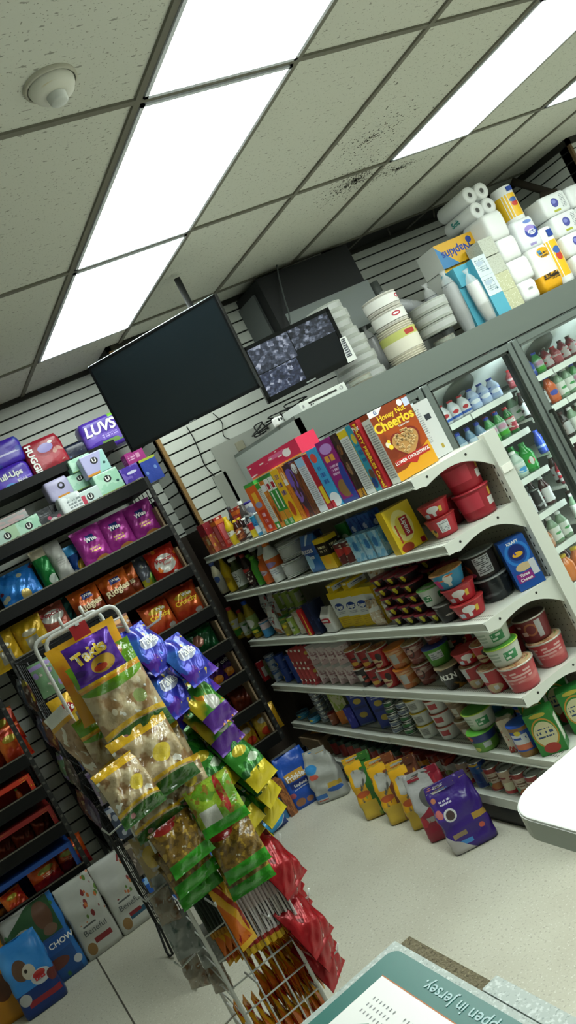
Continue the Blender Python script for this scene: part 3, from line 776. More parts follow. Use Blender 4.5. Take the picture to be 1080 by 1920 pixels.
tangle((2.24, 4.5, CTOP + .012), .075, 16, 7, 'loops of dark cable on the cooler corner by the wall')
t = T('power_socket', 'white double socket on the cooler edge near the cables', 'socket', (2.205, 4.22, CTOP + .0005), .5)
B(-.035, .035, -.02, .02, 0, .05).build('socket_body', CAPW, t, bevel=.01)
for x in (-.014, .014): G().tube([(x, -.0215, .03), (x, -.0195, .03)], .009, 10).build('outlet', K_, t)
t = T('cable_plug', 'beige plug adapter fixed on the slatwall by the cooler', 'plug', ony(452, 835, 4.96)); B(-.03, .03, 0, .03, -.03, .03).build('plug_body', mat('plug_beige', '8d8a76', .6), t, bevel=.006)
t = T('wall_patch', 'grey patch panel on slatwall behind the gondola', 'panel', (2.10, 4.978, 1.70)); B(-.02, .42, 0, .006, 0, .42).box(-.10, .0, .0, .006, .0, .25).build('panel_board', mat('patch_grey', '9a9d94', .7), t)

# ------------------------------------------------------------------ on top of the cooler
Z = CTOP + .0005
M_foam = mat('foam_white', 'cfd2cb', .6); M_foam2 = mat('paper_cream', 'c6c2b2', .7)
WRAPW = mat('wrap_haze', 'e2e4e2', .2, alpha=.35, spec=.8)
stackplates('foamstack', 'plate_stack', 'plates', .115, 14, .0042, M_foam, WRAPW)
stackplates('bigstack', 'plate_stack', 'plates', .14, 16, .0045, M_foam2, mat('plate_wrap_print', 'b7bcae', .3, alpha=.6, layers=[('noise', '5d6a70', 9, .55, 4, 1, .05)]))
stackplates('bigplain', 'plate_stack', 'plates', .135, 12, .0045, M_foam, WRAPW)
stackplates('bowlstack', 'bowl_stack', 'bowls', .098, 9, .009, mat('bowl_paper', 'd2cfc6', .6), mat('bowl_label', 'd6d6d0', .4, layers=[('ell', 'a5222d', .43, .6, .045, .25), ('ell', 'e8e8f0', .43, .6, .03, .1), ('ell', 'a5222d', .62, .45, .045, .25), ('ell', '2c3b80', .62, .4, .03, .1), ('ell', 'a5222d', .82, .55, .045, .25)]))
stackplates('greenstack', 'bowl_stack', 'bowls', .105, 16, .0095, mat('bowl_cream', 'cac4b0', .7), mat('green_band', 'cbc7b6', .5, layers=[('band', 'b0b463', .62, 1.01), ('rect', 'a02c20', .46, .56, .68, .92), ('ell', 'a02c20', .62, .8, .022, .13)]))
xa, ya = 2.875, 4.25
for k in range(5):
    put('bigplain', 'shrink-wrapped pile of white foam plates, %s from the bottom of the leftmost column' % ORD[k], (xa - .012 * (k % 2), ya + .006 * k, Z + k * .0555), k)
for k in range(4):
    put('foamstack', 'smaller wrapped foam plates, %s above the wide ones in the leftmost column' % ORD[k], (xa - .012 * (k % 2), ya + .03 + .005 * k, Z + .278 + k * .0605), k)
put('bigstack', 'single pack of cream paper plates in front of the leftmost column', (2.725, 4.075, Z), .4, s=(.5, .5, .5))
put('greenstack', 'tall bowl sleeve with green band and red label on the cooler', (3.15, 4.14, Z), .0, s=(1.1, 1.1, 1.45))
put('bowlstack', 'white bowl pack with red badges directly above the green band', (3.15, 4.14, Z + .224), .3, s=(1.1, 1.1, 1.2))
put('bowlstack', 'white bowl pack with red badges at the top of its column', (3.145, 4.14, Z + .324), 1.1, s=(1.1, 1.1, 1.2))
put('bigstack', 'paper plate pack with grey patterned edge at the bottom of the right pile', (3.465, 4.16, Z), .0)
for k in range(3):
    put('bigplain', 'wrapped white plates, %s above the patterned plate pack' % ORD[k], (3.46 + .005 * k, 4.165, Z + .075 + k * .067), k, s=(.93, .93, 1.15))
# cups in bags
def cupsleeve(key, name, r, L, m, tilt, cat='cups'):
    def fn():
        o = T(name, 'x', cat); n = 12
        pr = [(.001, 0, 0), (r * .7, 0, 0), (r * .78, L * .35, 0)]
        for k in range(n):
            z = L * .35 + L * .65 * k / n; pr += [(r * .8, z, 0), (r * 1.0, z + L * .05, 0), (r, z + L * .053, 0)]
        pr.append((.001, L, 0))
        G().lathe(pr, 20).build('cups', m, o)
        g = G(); g.lathe([(r * .8, -.02, 0), (r * 1.06, L * .3, 0), (r * 1.12, L * .9, 0), (r * .7, L + .03, 0), (r * .2, L + .06, 0), (r * .5, L + .09, 0)], 14)
        for i, v in enumerate(g.V): g.V[i] = (v[0] * (1 + .08 * math.sin(i * 2.3)), v[1] * (1 + .08 * math.sin(i * 1.7)), v[2])
        g.build('plastic_sleeve', WRAPW, o)
        return o
    reg(key, fn)
cupsleeve('cups_clear', 'cup_sleeve', .045, .30, mat('cups_smoke', '73787c', .15, alpha=.6, spec=.8), 0)
cupsleeve('cups_white', 'cup_sleeve', .042, .24, mat('cups_white', 'e2e4e2', .5), 0)
cupsleeve('cups_dark', 'cup_sleeve', .045, .26, mat('cups_black', '20221f', .3), 0)
put('cups_clear', 'long sleeve of smoky clear cups lying on the plate pile', (3.66, 4.42, Z + .28), 0, ry=-1.15)
put('cups_clear', 'upright sleeve of crumpled clear cups beside the plate pile', (3.665, 4.12, Z + .02), .2, ry=.03)
put('cups_clear', 'second upright sleeve of clear cups behind the leaning white cups', (3.66, 4.32, Z + .02), .9, ry=-.03)
put('cups_white', 'sleeve of white foam cups standing behind the plate pile', (3.56, 4.62, Z + .195), 0)
put('cups_dark', 'sleeve of black cups in crinkled plastic behind the bowls', (3.40, 4.56, Z + .06), .3)
put('cups_dark', 'second sleeve of black cups against the slatwall', (3.33, 4.66, Z + .02), .8)
put('cups_white', 'white foam cups leaning on the blue tissue boxes', (3.775, 4.06, Z + .02), .3, ry=-.05)
stackplates('blackwin', 'cup_box', 'cups', .03, 4, .03, K_)
carton('redbox_small', 'party_box', 'box', .10, .10, .16, mat('maroon', '6d1a2c', .5)); put('redbox_small', 'small maroon box between bowl sleeves and plate pile', (3.33, 4.42, Z))
cup('purplecup', 'purple_tub', 'tub', .05, .05, .07, mat('purple_plastic', '3a2f9a', .4), mat('purple_lid', '4438a8', .4)); put('purplecup', 'small purple tub on top of the white cups', (3.72, 4.66, Z + .33))
carton('cupcrate', 'cup_carton', 'box', .16, .20, .17, mat('carton_white', 'd8dad5', .6)); put('cupcrate', 'white carton under the tall cup sleeves', (3.56, 4.62, Z))
carton('cupcrate2', 'cup_carton', 'box', .16, .2, .32, mat('carton_white2', 'b8bab5', .6)); put('cupcrate2', 'grey carton against the wall under the purple tub', (3.73, 4.66, Z))
# tissue and napkins columns
M_tblue = mat('tissue_blue', '4f9fb5', .5); M_tlab = mat('tissue_label', 'c7d3d6', .5, layers=[('text', '7c8b96', .12, .8, .2, .85, 7), ('rect', '56707c', .72, .85, .2, .3), ('ell', 'a8b7c8', .4, .65, .25, .12)])
carton('tissue', 'tissue_box', 'tissues', .115, .13, .13, M_tlab, M_tblue, M_tblue)
carton('tissueb', 'tissue_box', 'tissues', .115, .13, .13, M_tblue, M_tblue, M_tblue)
x0 = 3.885
put('tissueb', 'plain blue tissue pack at the bottom of its column', (x0, 4.09, Z)); put('tissue', 'white-fronted tissue box in the middle of the blue column', (x0, 4.09, Z + .131)); put('tissue', 'white-fronted tissue box topping the blue column', (x0, 4.09, Z + .262))
for k in range(3): put('tissueb', 'blue tissue pack in the column left of the white-fronted ones, %s from the bottom' % ORD[k], (x0 - .1175 if k else x0 - .118, 4.13 + .03, Z + .131 * k), 0)
M_napk = mat('napkin_wrap', 'b9bdb0', .4, layers=[('noise', 'a8ac9c', 14, .5, 1, 1, .1)], bump=.3, bscale=60); M_napp = mat('napkin_pattern', 'b7b896', .4, layers=[('vor', 'd2d3bd', 10, .3, 1)], bump=.2)
carton('napk1', 'napkin_pack', 'napkins', .125, .13, .115, M_napk); carton('napk2', 'napkin_pack', 'napkins', .125, .13, .12, M_napp)
x1 = 4.012
for k, (ky, d) in enumerate((('napk2', 'yellowish patterned napkin pack at the bottom'), ('napk2', 'patterned napkin pack second from the bottom'), ('napk1', 'clear-wrapped napkin pack third from the bottom'), ('napk1', 'clear-wrapped napkin pack on top'))):
    put(ky, d + ' of the narrow column', (x1, 4.10, Z + .1215 * k))
M_tp = mat('tissue_roll_wrap', 'dfe2df', .35, bump=.25, bscale=25)
def roundpack(key, name, cat, w, d, h, m, sd=1, extra=None):
    def fn():
        g = G(); nv = 10; seg = 28
        for b in range(nv + 1):
            v = b / nv; q = (1 - abs(2 * v - 1) ** 6 * .10)
            for k in range(seg):
                a = 2 * PI * k / seg; e = .3; ca, sa = math.cos(a), math.sin(a)
                x = w / 2 * q * abs(ca) ** e * (1 if ca > 0 else -1); y = d / 2 * q * abs(sa) ** e * (1 if sa > 0 else -1)
                ns = .002 * wr(x + y, v * h, sd); g.V.append((x + ns * ca, y + ns * sa, v * h))
        for b in range(nv):
            for k in range(seg):
                k2 = (k + 1) % seg; q = (b * seg + k, b * seg + k2, (b + 1) * seg + k2, (b + 1) * seg + k)
                g.F.append(q); g.M.append(0); g.S.append(True); g.U.append([((g.V[j][0] + g.V[j][1] * .3) / w + .5, g.V[j][2] / h) for j in q])
        g.F.append(tuple(reversed(range(seg)))); g.M.append(0); g.S.append(False); g.U.append([(.5, 0)] * seg)
        i = len(g.V) - seg; g.F.append(tuple(i + k for k in range(seg))); g.M.append(0); g.S.append(False); g.U.append([(.5, .5)] * seg)
        o = named(g.build('wrapper', m), name, cat)
        if extra: extra(o)
        return o
    reg(key, fn)
def fastt(s, sz, m, x, z, y, **k):
    def f(o): text(s, sz, m, o, (x, y, z), **k)
    return f
roundpack('tp_plain', 'toilet_paper_pack', 'toilet paper', .20, .24, .19, M_tp)
roundpack('tp_small', 'toilet_paper_pack', 'toilet paper', .15, .24, .13, M_tp, 2, fastt('1000', .022, Gy_, 0, .07, -.1215))
x2 = 4.185
put('tp_small', 'small white paper pack at the bottom beside the patterned napkins', (x2 - .02, 4.15, Z)); put('tp_plain', 'plain white paper pack second from the bottom', (x2, 4.16, Z + .131), s=(1, 1, .8))
put('tp_plain', 'white paper pack level with the lower yellow napkin box', (x2 - .01, 4.16, Z + .285), s=(.9, 1, .8)); put('tp_plain', 'white paper pack directly under the four roll pack', (x2 - .02, 4.16, Z + .4385), s=(.9, 1, .95))
M_nb = mat('napkins_box', 'd8a51e', .4, layers=[('diag', '3f7fb0', -1, -.45, -.42), ('ell', '1d3f96', .86, .75, .07, .14), ('rect', '1a1713', .80, .93, .12, .5)])
def napf():
    g = G().box(-.17, .17, -.1, .1, 0, .16, (0, 1, 0, 1, 1, 1)); o = named(g.build('carton', [M_nb, mat('nap_clear', 'cdd0c8', .3)]), 'napkin_box', 'napkins')
    p = text('Napkins', .078, Bl_, o, (-.01, -.1006, .08), rot=(PI / 2, PI, 0), bold=.02); text('4x1', .026, W_, o, (.125, -.1008, .055), rot=(PI / 2, 0, 0), bold=.02)
    return o
reg('napbox', napf)
put('napbox', 'upper yellow and blue napkin box standing left of the white packs', (3.92, 4.285, Z + .425)); put('napbox', 'lower yellow and blue napkin box behind the tissue boxes', (3.93, 4.285, Z + .263))
# multi roll pack with visible cores
def rollpack(key, name, cat, nx, nz, r, L, m, extra=None, holes=True):
    def fn():
        o = T(name, 'x', cat)
        for i in range(nx):
            for j in range(nz):
                c = ((i - (nx - 1) / 2) * 2 * r * .97, r + j * 2 * r * .97)
                g = G(); g.lathe([(r * .3, -L / 2 + .012, 1), (r * .3, -L / 2, 0), (r * .95, -L / 2, 0), (r, -L / 2 + .008, 0), (r, L / 2 - .008, 0), (r * .95, L / 2, 0), (.001, L / 2, 0)], 20)
                g.cap(r * .3, -L / 2 + .012, 1, 20)
                g.xf(Matrix.Translation((c[0], 0, c[1])) @ Matrix.Rotation(-PI / 2, 4, 'X')); g.build('roll', [m, mat('core_dark', '6c6d69', .8)], o)
        if extra: extra(o)
        return o
    reg(key, fn)
def rpx(o): text('Soft', .05, mat('teal_print', '2f8f86', .5), o, (-.1145, .02, .06), rot=(PI / 2, 0, -PI / 2), name='side_print', bold=.02)
rollpack('rolls4', 'toilet_paper_pack', 'toilet paper', 2, 2, .056, .30, M_tp, rpx)
put('rolls4', 'four roll toilet paper pack showing its cores, top of the pile', (4.20, 4.26, Z + .621))
M_pt = mat('paper_towel_white', 'e4e6e3', .4, bump=.2, bscale=25)
def paptow(o):
    G().lathe([(.0725, .03, 0, 0), (.0725, .19, 0, 1)], 20).build('yellow_sleeve', mat('towel_yellow', 'e6b81c', .4, layers=[('ell', 'c23a2a', .5, .55, .06, .12), ('ell', '3a62a8', .5, .72, .07, .10)]), o)
    B(-.02, .025, -.078, -.072, .205, .235).build('blue_patch', Bl_, o)
def ptf():
    o = T('paper_towel_roll', 'x', 'paper towel')
    G().lathe([(.02, 0, 0), (.068, 0, 0), (.072, .01, 0), (.072, .245, 0), (.066, .25, 0), (.02, .25, 0), (.02, .23, 0), (.001, .23, 0)], 24).build('roll', M_pt, o); paptow(o); return o
reg('ptowel', ptf)
M_pt2 = mat('towel_charm', 'dfe3e4', .35, layers=[('ell', '2a3f9c', .5, .5, .30, .20), ('ell', '9c8ad0', .46, .62, .22, .10), ('ell', 'dfe3e4', .5, .49, .18, .09), ('text', '3a4aa0', .3, .7, .44, .56, 2), ('rect', '9a8fc4', .2, .5, .08, .16), ('ell', '6a86c8', .5, .85, .2, .06)], bump=.2, bscale=25)
M_pt3 = mat('towel_gold', 'e2e3dc', .35, layers=[('band', 'e0a417', -.1, .36), ('diag', 'd9dbd6', -.9, .8, .62), ('ell', 'e0a417', .5, .83, .32, .12), ('rect', '3d7fae', .25, .42, .78, .9), ('text', '3c3218', .3, .8, .72, .86, 2), ('text', '4c3a12', .3, .8, .2, .32, 2)], bump=.25, bscale=20)
roundpack('charm', 'paper_pack', 'toilet paper', .20, .20, .23, M_pt2); roundpack('gold', 'paper_towel_pack', 'paper towel', .19, .19, .30, M_pt3, 4, fastt('&2Rolls', .045, K_, .0, .09, -.099, bold=.02))
x3 = 4.41
put('charm', 'white pack with blue and lilac badge above the golden pack', (x3 + .0, 4.16, Z + .302), s=(1, 1, .9)); put('gold', 'golden yellow two roll towel pack on the cooler', (x3 - .01, 4.14, Z))
put('ptowel', 'single paper towel roll with yellow sleeve on top at the right', (x3 + .05, 4.17, Z + .511)); 
put('tp_plain', 'white pack hidden behind the golden towel pack', (x3, 4.41, Z), s=(1, .8, 2.05))
put('tp_plain', 'white pack hidden under the yellow and blue napkin boxes', (3.94, 4.29, Z), s=(1.4, .8, 1.38))
put('ptowel', 'plain white towel roll standing right of the golden pack', (x3 + .175, 4.14, Z), s=(1., 1., 1.6))
M_br = mat('bright_pack', 'dfe3e2', .35, layers=[('ell', '4a4f9a', .32, .55, .13, .22), ('ell', '7f86c8', .3, .6, .07, .1), ('rect', 'a8ad3c', .2, .45, .12, .22), ('text', '8c9296', .55, .72, .2, .85, 9), ('ell', 'aab0b4', .82, .8, .06, .08)], bump=.2, bscale=25)
roundpack('bright', 'paper_towel_pack', 'paper towel', .26, .2, .145, M_br, 3)
for k in range(4):
    for j in range(3):
        put('bright', 'white blue-lettered towel pack, %s from the bottom, %s from the golden pack' % (ORD[k], ORD[j]), (x3 + .385 + .27 * j - .012 * k, 4.16, Z + .1465 * k))

# ------------------------------------------------------------------ gondola groceries
M_cb1 = mat('spine_orange', 'd9601c', .4, layers=[('rect', 'c23618', .2, .9, .02, .45), ('text', 'd8b0c0', .35, .65, .04, .42, 3), ('rect', 'e8b030', .3, .7, .6, .8), ('ell', '8a8fb4', .5, .55, .3, .06), ('rect', '3b9c3c', 0, 1, .93, 1)])
def cereal(key, w, d, h, front, spine, texts=(), name='cereal_box', cat='cereal'):
    carton(key, name, cat, w, d, h, front, spine, W_, texts, mr=spine)
def sp(nm, base, *L): return mat('spine_' + nm, base, .4, layers=list(L))
row_sp = [ # y0, y1 (far to near), key, h, front mat, spine mat
    (4.00, 3.865, 'or', .27, M_cb1, M_cb1, 'orange cereal box with red lower spine'),
    (3.855, 3.80, 'gn', .25, sp('nutr1', 'd5d7cf', ('text', '83857f', .1, .9, .15, .95, 18), ('rect', '3a8f35', 0, 1, 0, .14)), sp('gwhite', 'cfd2c8', ('text', '8a8c84', .15, .85, .2, .9, 20), ('band', '2f8a34', 0, .14), ('rect', 'e8e8e0', .3, .7, .02, .1), ('band', '3f9a30', .88, 1)), 'white cereal box with green foot'),
    (3.795, 3.745, 'bo', .25, sp('f_or', 'b8621e'), sp('bo', 'bd6a22', ('vor', 'd99a3a', 6, .4, 2), ('rect', '7a3a18', .3, .7, .1, .45), ('band', 'd8dce0', .78, .92)), 'orange brown cereal box'),
    (3.74, 3.69, 'g1', .25, sp('f_g', '3c8c38'), sp('g1', '2f8a3a', ('band', 'd9dcd6', .74, 1), ('rect', '9c1f2a', .2, .8, .78, .9), ('rect', 'dfe2da', .35, .6, .35, .72), ('band', 'cf8c2c', .12, .3), ('text', 'e6e6e0', .2, .8, .02, .12, 4)), 'green cereal box with red logo, left one of two'),
    (3.685, 3.635, 'g1', .25, None, None, 'green cereal box with red logo, right one of two'),
    (3.63, 3.55, 'yl', .27, sp('f_y', 'd9b21e'), sp('yl', 'dcae1c', ('text', '4a3a78', .2, .8, .45, .9, 3), ('ell', 'b4481c', .5, .25, .3, .15)), 'yellow cereal box'),
    (3.545, 3.50, 'og', .27, sp('f_o2', 'cc7a20'), sp('o2', 'cf7c22', ('ell', 'e8c890', .5, .8, .4, .1), ('vor', '9a4a20', 5, .35, 5), ('rect', 'dfdfd8', .1, .9, .65, .75)), 'narrow orange cereal box'),
    (3.49, 3.415, 'dp', .265, sp('f_dp', '4a2f5c', ('ell', '6a4a9a', .3, .75, .3, .2), ('ell', 'a3322c', .6, .25, .3, .2)), sp('dp', '3b2a38', ('ell', '6a4fa8', .5, .72, .6, .2), ('ell', '7a5aa8', .3, .4, .5, .12), ('diag', 'a8331f', -.5, -1, -.38), ('vor', '4d3222', 3, .45, 2)), 'dark purple raisin cereal box'),
    (3.41, 3.36, 'br', .26, sp('f_br', '6b3a22'), sp('br', '7a4326', ('ell', 'd9dde2', .5, .88, .5, .1), ('noise', '54301c', 5, .5, 3)), 'brown cereal box with white corner'),
    (3.35, 3.27, 'wn', .26, sp('f_wn', 'c43a4a'), sp('wn', 'c8ccd4', ('text', '7d8086', .15, .85, .1, .85, 22), ('band', '8fb8d8', .85, 1), ('rect', '9aa0a6', 0, 1, .5, .51)), 'cereal box showing its white nutrition spine'),
    (3.26, 3.225, 'ry', .26, sp('f_ry', 'a82430'), sp('ry', 'a32332', ('band', 'dcc02a', .1, .42)), 'narrow red and yellow cereal box'),
    (3.215, 3.125, 'lb', .27, sp('f_lb', '3c9ccf', ('ell', 'd8e8f0', .5, .4, .3, .2)), sp('lb', '3f9dd0', ('text', '2a4f9c', .25, .75, .35, .7, 3), ('ell', 'd44a3a', .4, .85, .3, .08), ('ell', 'e4e8ee', .5, .12, .5, .12), ('rect', 'c2303a', .0, .3, .0, .12)), 'light blue cereal box'),
    (3.115, 2.985, 'mg', .28, sp('f_mg', '7c1f6c', ('ell', 'c9a44c', .5, .3, .35, .2)), sp('mg', '8a2474', ('ell', 'b88ad0', .5, .86, .4, .08), ('rect', 'd89a3c', .15, .42, .66, .76), ('rect', 'd89a3c', .5, .77, .66, .76), ('text', 'd8b8d8', .2, .8, .42, .6, 3), ('ell', '8a6a3c', .45, .22, .35, .14), ('ell', '2b3f94', .9, .3, .3, .3), ('band', '26408f', -.1, .06)), 'magenta cereal box with blue bowl picture'),
    (2.975, 2.92, 'dk', .28, sp('f_dk', '2b1d18'), sp('dk', '2c1f1b', ('ell', '7a4f2c', .5, .75, .3, .08), ('ell', '8a6a4a', .5, .45, .3, .1), ('band', 'b8821e', 0, .12), ('noise', '4a342a', 5, .55, 7)), 'dark brown cereal box'),
    (2.915, 2.845, 'w2', .28, sp('f_w2', 'cba52a'), sp('w2', 'c9ccca', ('band', 'd8bd22', .88, .98), ('text', '777a7c', .12, .88, .06, .85, 24), ('rect', '8c8f90', 0, 1, .55, .555)), 'white-spined cereal box with yellow top'),
    (2.84, 2.79, 'tq', .28, sp('f_tq', '2f8fa6'), sp('tq', '3190a8', ('ell', 'd0b43c', .5, .8, .3, .08), ('text', '1f4a86', .2, .8, .45, .7, 2), ('ell', '6a4a38', .5, .25, .35, .08), ('ell', '1f3f7c', .3, .12, .4, .08)), 'turquoise cereal box'),
]
for a, b, key, h, mf, ms, desc in row_sp:
    if ('c_' + key) not in PROTO: cereal('c_' + key, .19, a - b, h, mf, ms)
    put('c_' + key, desc + ' spine-out on top gondola shelf', (1.825, (a + b) / 2, SURF[0] + .0005))
M_fp = sp('fp', 'a8262c'); M_fpf = sp('fpf', 'a8262c')
cereal('c_fp', .19, .048, .285, M_fpf, M_fp, [('FRUITY PEBBLES Cereal', .027, Y_, .0, .14, 'lv', dict(bold=.02)), ('Post', .026, W_, 0, .255, 'l')])
put('c_fp', 'red cereal box with yellow spine lettering left of the big brown box', (1.825, 2.762, SURF[0] + .0005))
M_chf = mat('oat_front', '8a3a18', .35, layers=[('band', 'a8491a', .3, .72), ('noise', '7a2f14', 2.2, .52, 2, 1, .1), ('diag', 'd99a1e', .28, -1, -.05), ('band', 'd99a1e', -.1, .12), ('rect', 'c9d2ea', .86, 1, .86, .97)])
def cheer():
    g = G().box(-.098, .098, -.03, .03, 0, .285, (0, 0, 0, 1, 2, 2))
    o = named(g.build('carton', [M_chf, mat('oat_side', 'd3d4cd', .4, layers=[('text', '6b6d6c', .15, .85, .08, .88, 24), ('band', '8a3a18', .93, 1), ('rect', '888a88', .1, .9, .55, .556), ('rect', '888a88', .1, .9, .3, .306)]), mat('oat_top', '7c3416', .4)]), 'cereal_box', 'cereal')
    y = -.0306
    text('Honey Nut', .030, Y_, o, (.0, y, .245), bold=.015, name='lettering'); text('Cheerios', .052, Y_, o, (-.005, y, .212), bold=.03)
    text('Toasted Oats', .010, W_, o, (.03, y, .188))
    def heart(s, cx, cz, yy, n=40):
        return [(cx + s * 16 * math.sin(t) ** 3 / 17, yy, cz + s * (13 * math.cos(t) - 5 * math.cos(2 * t) - 2 * math.cos(3 * t) - math.cos(4 * t)) / 17) for t in [2 * PI * k / n for k in range(n)]]
    for s, m, yy, nm in ((.075, mat('heart_rim', '7a2218', .4), -.0304, 'heart_bowl'), (.066, mat('oats', 'b98a4c', .6), -.0308, 'oat_picture')):
        g = G(); h = heart(s, .005, .120, yy); c = (.005, yy, .115); n = len(h)
        for k in range(n): g.face([c, h[k], h[(k + 1) % n]], 0)
        g.build(nm, m, o, fix=False)
    rd = random.Random(8); g = G()
    for k in range(70):
        q = rd.uniform(0, 2 * PI); r_ = math.sqrt(rd.random()) * .05; x, z = .005 + r_ * math.cos(q) * 1.05, .128 + r_ * math.sin(q) * .85 - abs(math.cos(q)) * -.006
        if z < .085: continue
        g.lathe([(.0022, 0, 0), (.0055, .0, 0), (.005, .0022, 0), (.0024, .0022, 0)], 8)
        i0 = len(g.V) - 32; g.xf(Matrix.Translation((x, -.0309, z)) @ Matrix.Rotation(PI / 2, 4, 'X'), i0)
    g.build('oat_rings', mat('oat_ring', 'd9b47a', .6), o)
    g = G(); g.face([(-.085, y - .0003, .078), (.085, y - .0003, .078), (.085, y - .0003, .052), (-.085, y - .0003, .052)]); g.face([(-.03, y - .0002, .052), (.03, y - .0002, .052), (.005, y - .0002, .035)]); g.build('banner', mat('banner_red', 'b32a22', .4), o, fix=False)
    text('LOWER CHOLESTEROL', .0165, W_, o, (0, y - .0006, .065), bold=.02)
    g = G(); g.face([(-.098, y, .285), (-.025, y, .285), (-.055, y, .262), (-.098, y, .262)]); g.build('corner_flash', W_, o, fix=False)
    text('G', .02, Bl_, o, (-.065, y - .0003, .274), bold=.02)
    g = G(); g.cap(.013, 0, 0, 20); g.xf(Matrix.Translation((.055, y, .268)) @ Matrix.Rotation(PI / 2, 4, 'X')); g.build('round_seal', W_, o)
    g = G(); g.cap(.012, 0, 0, 16, c=(-.075, .145)); g.cap(.007, 0.0002, 1, 12, c=(-.068, .155)); g.cap(.010, 0.0001, 1, 12, c=(-.068, .132)); g.xf(Matrix.Translation((0, y, 0)) @ Matrix.Rotation(PI / 2, 4, 'X')); g.build('bee_badge', [mat('bee_cream', 'e8dcc0', .5), Y_], o)
    return o
reg('cheer', cheer)
put('cheer', 'big orange brown oat ring cereal box facing the camera on the top shelf', (1.832, 2.69, SURF[0] + .0005))
carton('whitebox', 'cereal_box', 'cereal', .16, .05, .235, mat('nutr_back', 'c8ccca', .4, layers=[('text', '86898a', .25, .62, .45, .92, 12), ('rect', '2a2f38', .68, .86, .66, .76), ('text', '9a9d9f', .25, .6, .28, .42, 4), ('rect', '2f8a4a', .44, .5, .84, .96), ('rect', 'a8943c', .75, .83, .12, .2), ('diag', 'd8dbd8', -.6, -1, -.36)]), mat('nutr_back2', '9aa4b4', .4))
put('whitebox', 'white back-turned cereal box right of the big brown one', (1.985, 2.765, SURF[0] + .0005), -.05)
cereal('c_pink', .105, .60, .075, sp('pinkf', 'c22446'), sp('pink', 'c42a4c', ('rect', 'd66a90', .45, .75, .55, .8), ('vor', 'e8dcd0', 5, .22, 3), ('rect', 'c42a4c', .3, .62, .0, .5), ('ell', 'e8e4e0', .78, .5, .07, .25), ('band', 'e08a1c', -.1, .08)))
put('c_pink', 'pink cereal box lying flat on top of the cereal spines', (1.80, 3.58, SURF[0] + .273))
w1 = ' on the far end of the top shelf'
Mp = lambda n, base, *L: mat('p_' + n, base, .4, layers=list(L))
carton('redbox', 'grocery_box', 'box', .09, .055, .19, Mp('redbox', 'a32a24', ('rect', 'c9666c', .2, .8, .25, .75), ('band', 'd8742a', .78, .9), ('text', 'e0b0a8', .25, .75, .1, .22, 3), ('ell', 'e8d0b8', .5, .95, .2, .03)), None)
carton('redbox2', 'grocery_box', 'box', .12, .09, .19, Mp('redbox2', 'a5533a', ('vor', 'c9983c', 5, .35, 1), ('rect', '8a1f2a', 0, 1, .6, 1), ('vor', 'b8a0a8', 7, .15, 4), ('rect', 'c9b890', .5, .8, .3, .5)), None)
MY = mat('squeeze_yellow', 'd4b416', .35)
bottle('syr_y', 'sauce_bottle', 'bottle', .026, .17, MY, mat('cap_y', 'e0bb22', .4), Mp('ylab', 'cdb022', ('ell', 'd8d6c8', .5, .6, .3, .2), ('noise', '8a6a1a', 4, .6, 2)))
MBR = mat('brown_liquid', '3a1a10', .15); MDK = mat('dark_bottle', '1e1716', .2)
bottle('syr_b', 'syrup_bottle', 'bottle', .024, .13, MBR, mat('cap_y', 'e0bb22'), Mp('syrlab', '6b2f1c', ('ell', 'd9d4c8', .5, .7, .25, .15), ('noise', 'a8663a', 4, .55, 3)))
bottle('syr_w', 'syrup_bottle', 'bottle', .025, .12, MDK, CAPW, Mp('syrw', 'b9b9b4', ('noise', '46342c', 3, .5, 2)))
bottle('syr_t', 'syrup_bottle', 'bottle', .03, .21, mat('dark_clear', '4a4442', .15), CAPW, Mp('syrt', 'a8acb0', ('noise', '33363c', 4, .5, 2)))
bottle('dk_t', 'sauce_bottle', 'bottle', .025, .21, mat('smoky', '3d3a3e', .2), mat('cap_grey', '45454a', .4), Mp('dkt', '55505a', ('noise', '2b2a30', 4, .5, 2)))
cup('jar_bl', 'spread_jar', 'jar', .033, .033, .11, Mp('jar_bl', '2f86bd', ('ell', 'cfe0f0', .5, .3, .3, .2), ('text', '1f4f90', .3, .7, .5, .7, 2)), mat('lid_teal', '2a86a0', .4))
cup('jar_y', 'spread_jar', 'jar', .028, .028, .08, Mp('jar_y', 'd0b82a', ('band', 'a8262c', .55, 1)), mat('lid_red', 'a32a34', .4))
cup('jar_cl', 'spread_jar', 'jar', .036, .036, .12, Mp('jar_cl', 'b0b8b8', ('noise', '8d989a', 4, .5, 2)), mat('lid_pale', 'c8d0d0', .4))
cup('jar_pu', 'drink_tin', 'tin', .036, .036, .19, Mp('jar_pu', 'c9ccd4', ('noise', '8088a0', 4, .5, 5)), mat('lid_purple', '2d2278', .4))
s0 = SURF[0]
row(s0, 1.76, [('redbox2', 412, 'reddish brown box with pictures'), ('redbox', 430, 'slim red box with pink label'), ('syr_y', 446, 'yellow squeeze bottle'), ('syr_b', 458, 'small brown syrup bottle with yellow cap, left'), ('syr_b', 466, 'small brown syrup bottle with yellow cap, right', 0, 0, .06),
    ('syr_w', 474, 'small dark bottle with white cap'), ('jar_y', 484, 'yellow jar with red lid'), ('jar_bl', 496, 'blue spread jar with teal lid'), ('jar_cl', 508, 'pale clear jar')], w1)
row(s0, 1.86, [('dk_t', 458, 'tall smoky bottle behind the yellow squeeze bottle'), ('redbox', 470, 'dark pink box at the back'), ('syr_t', 480, 'tall clear bottle with white cap'), ('jar_pu', 496, 'tall tin with purple lid at the back'), ('syr_t', 508, 'second tall bottle with white cap')], w1)

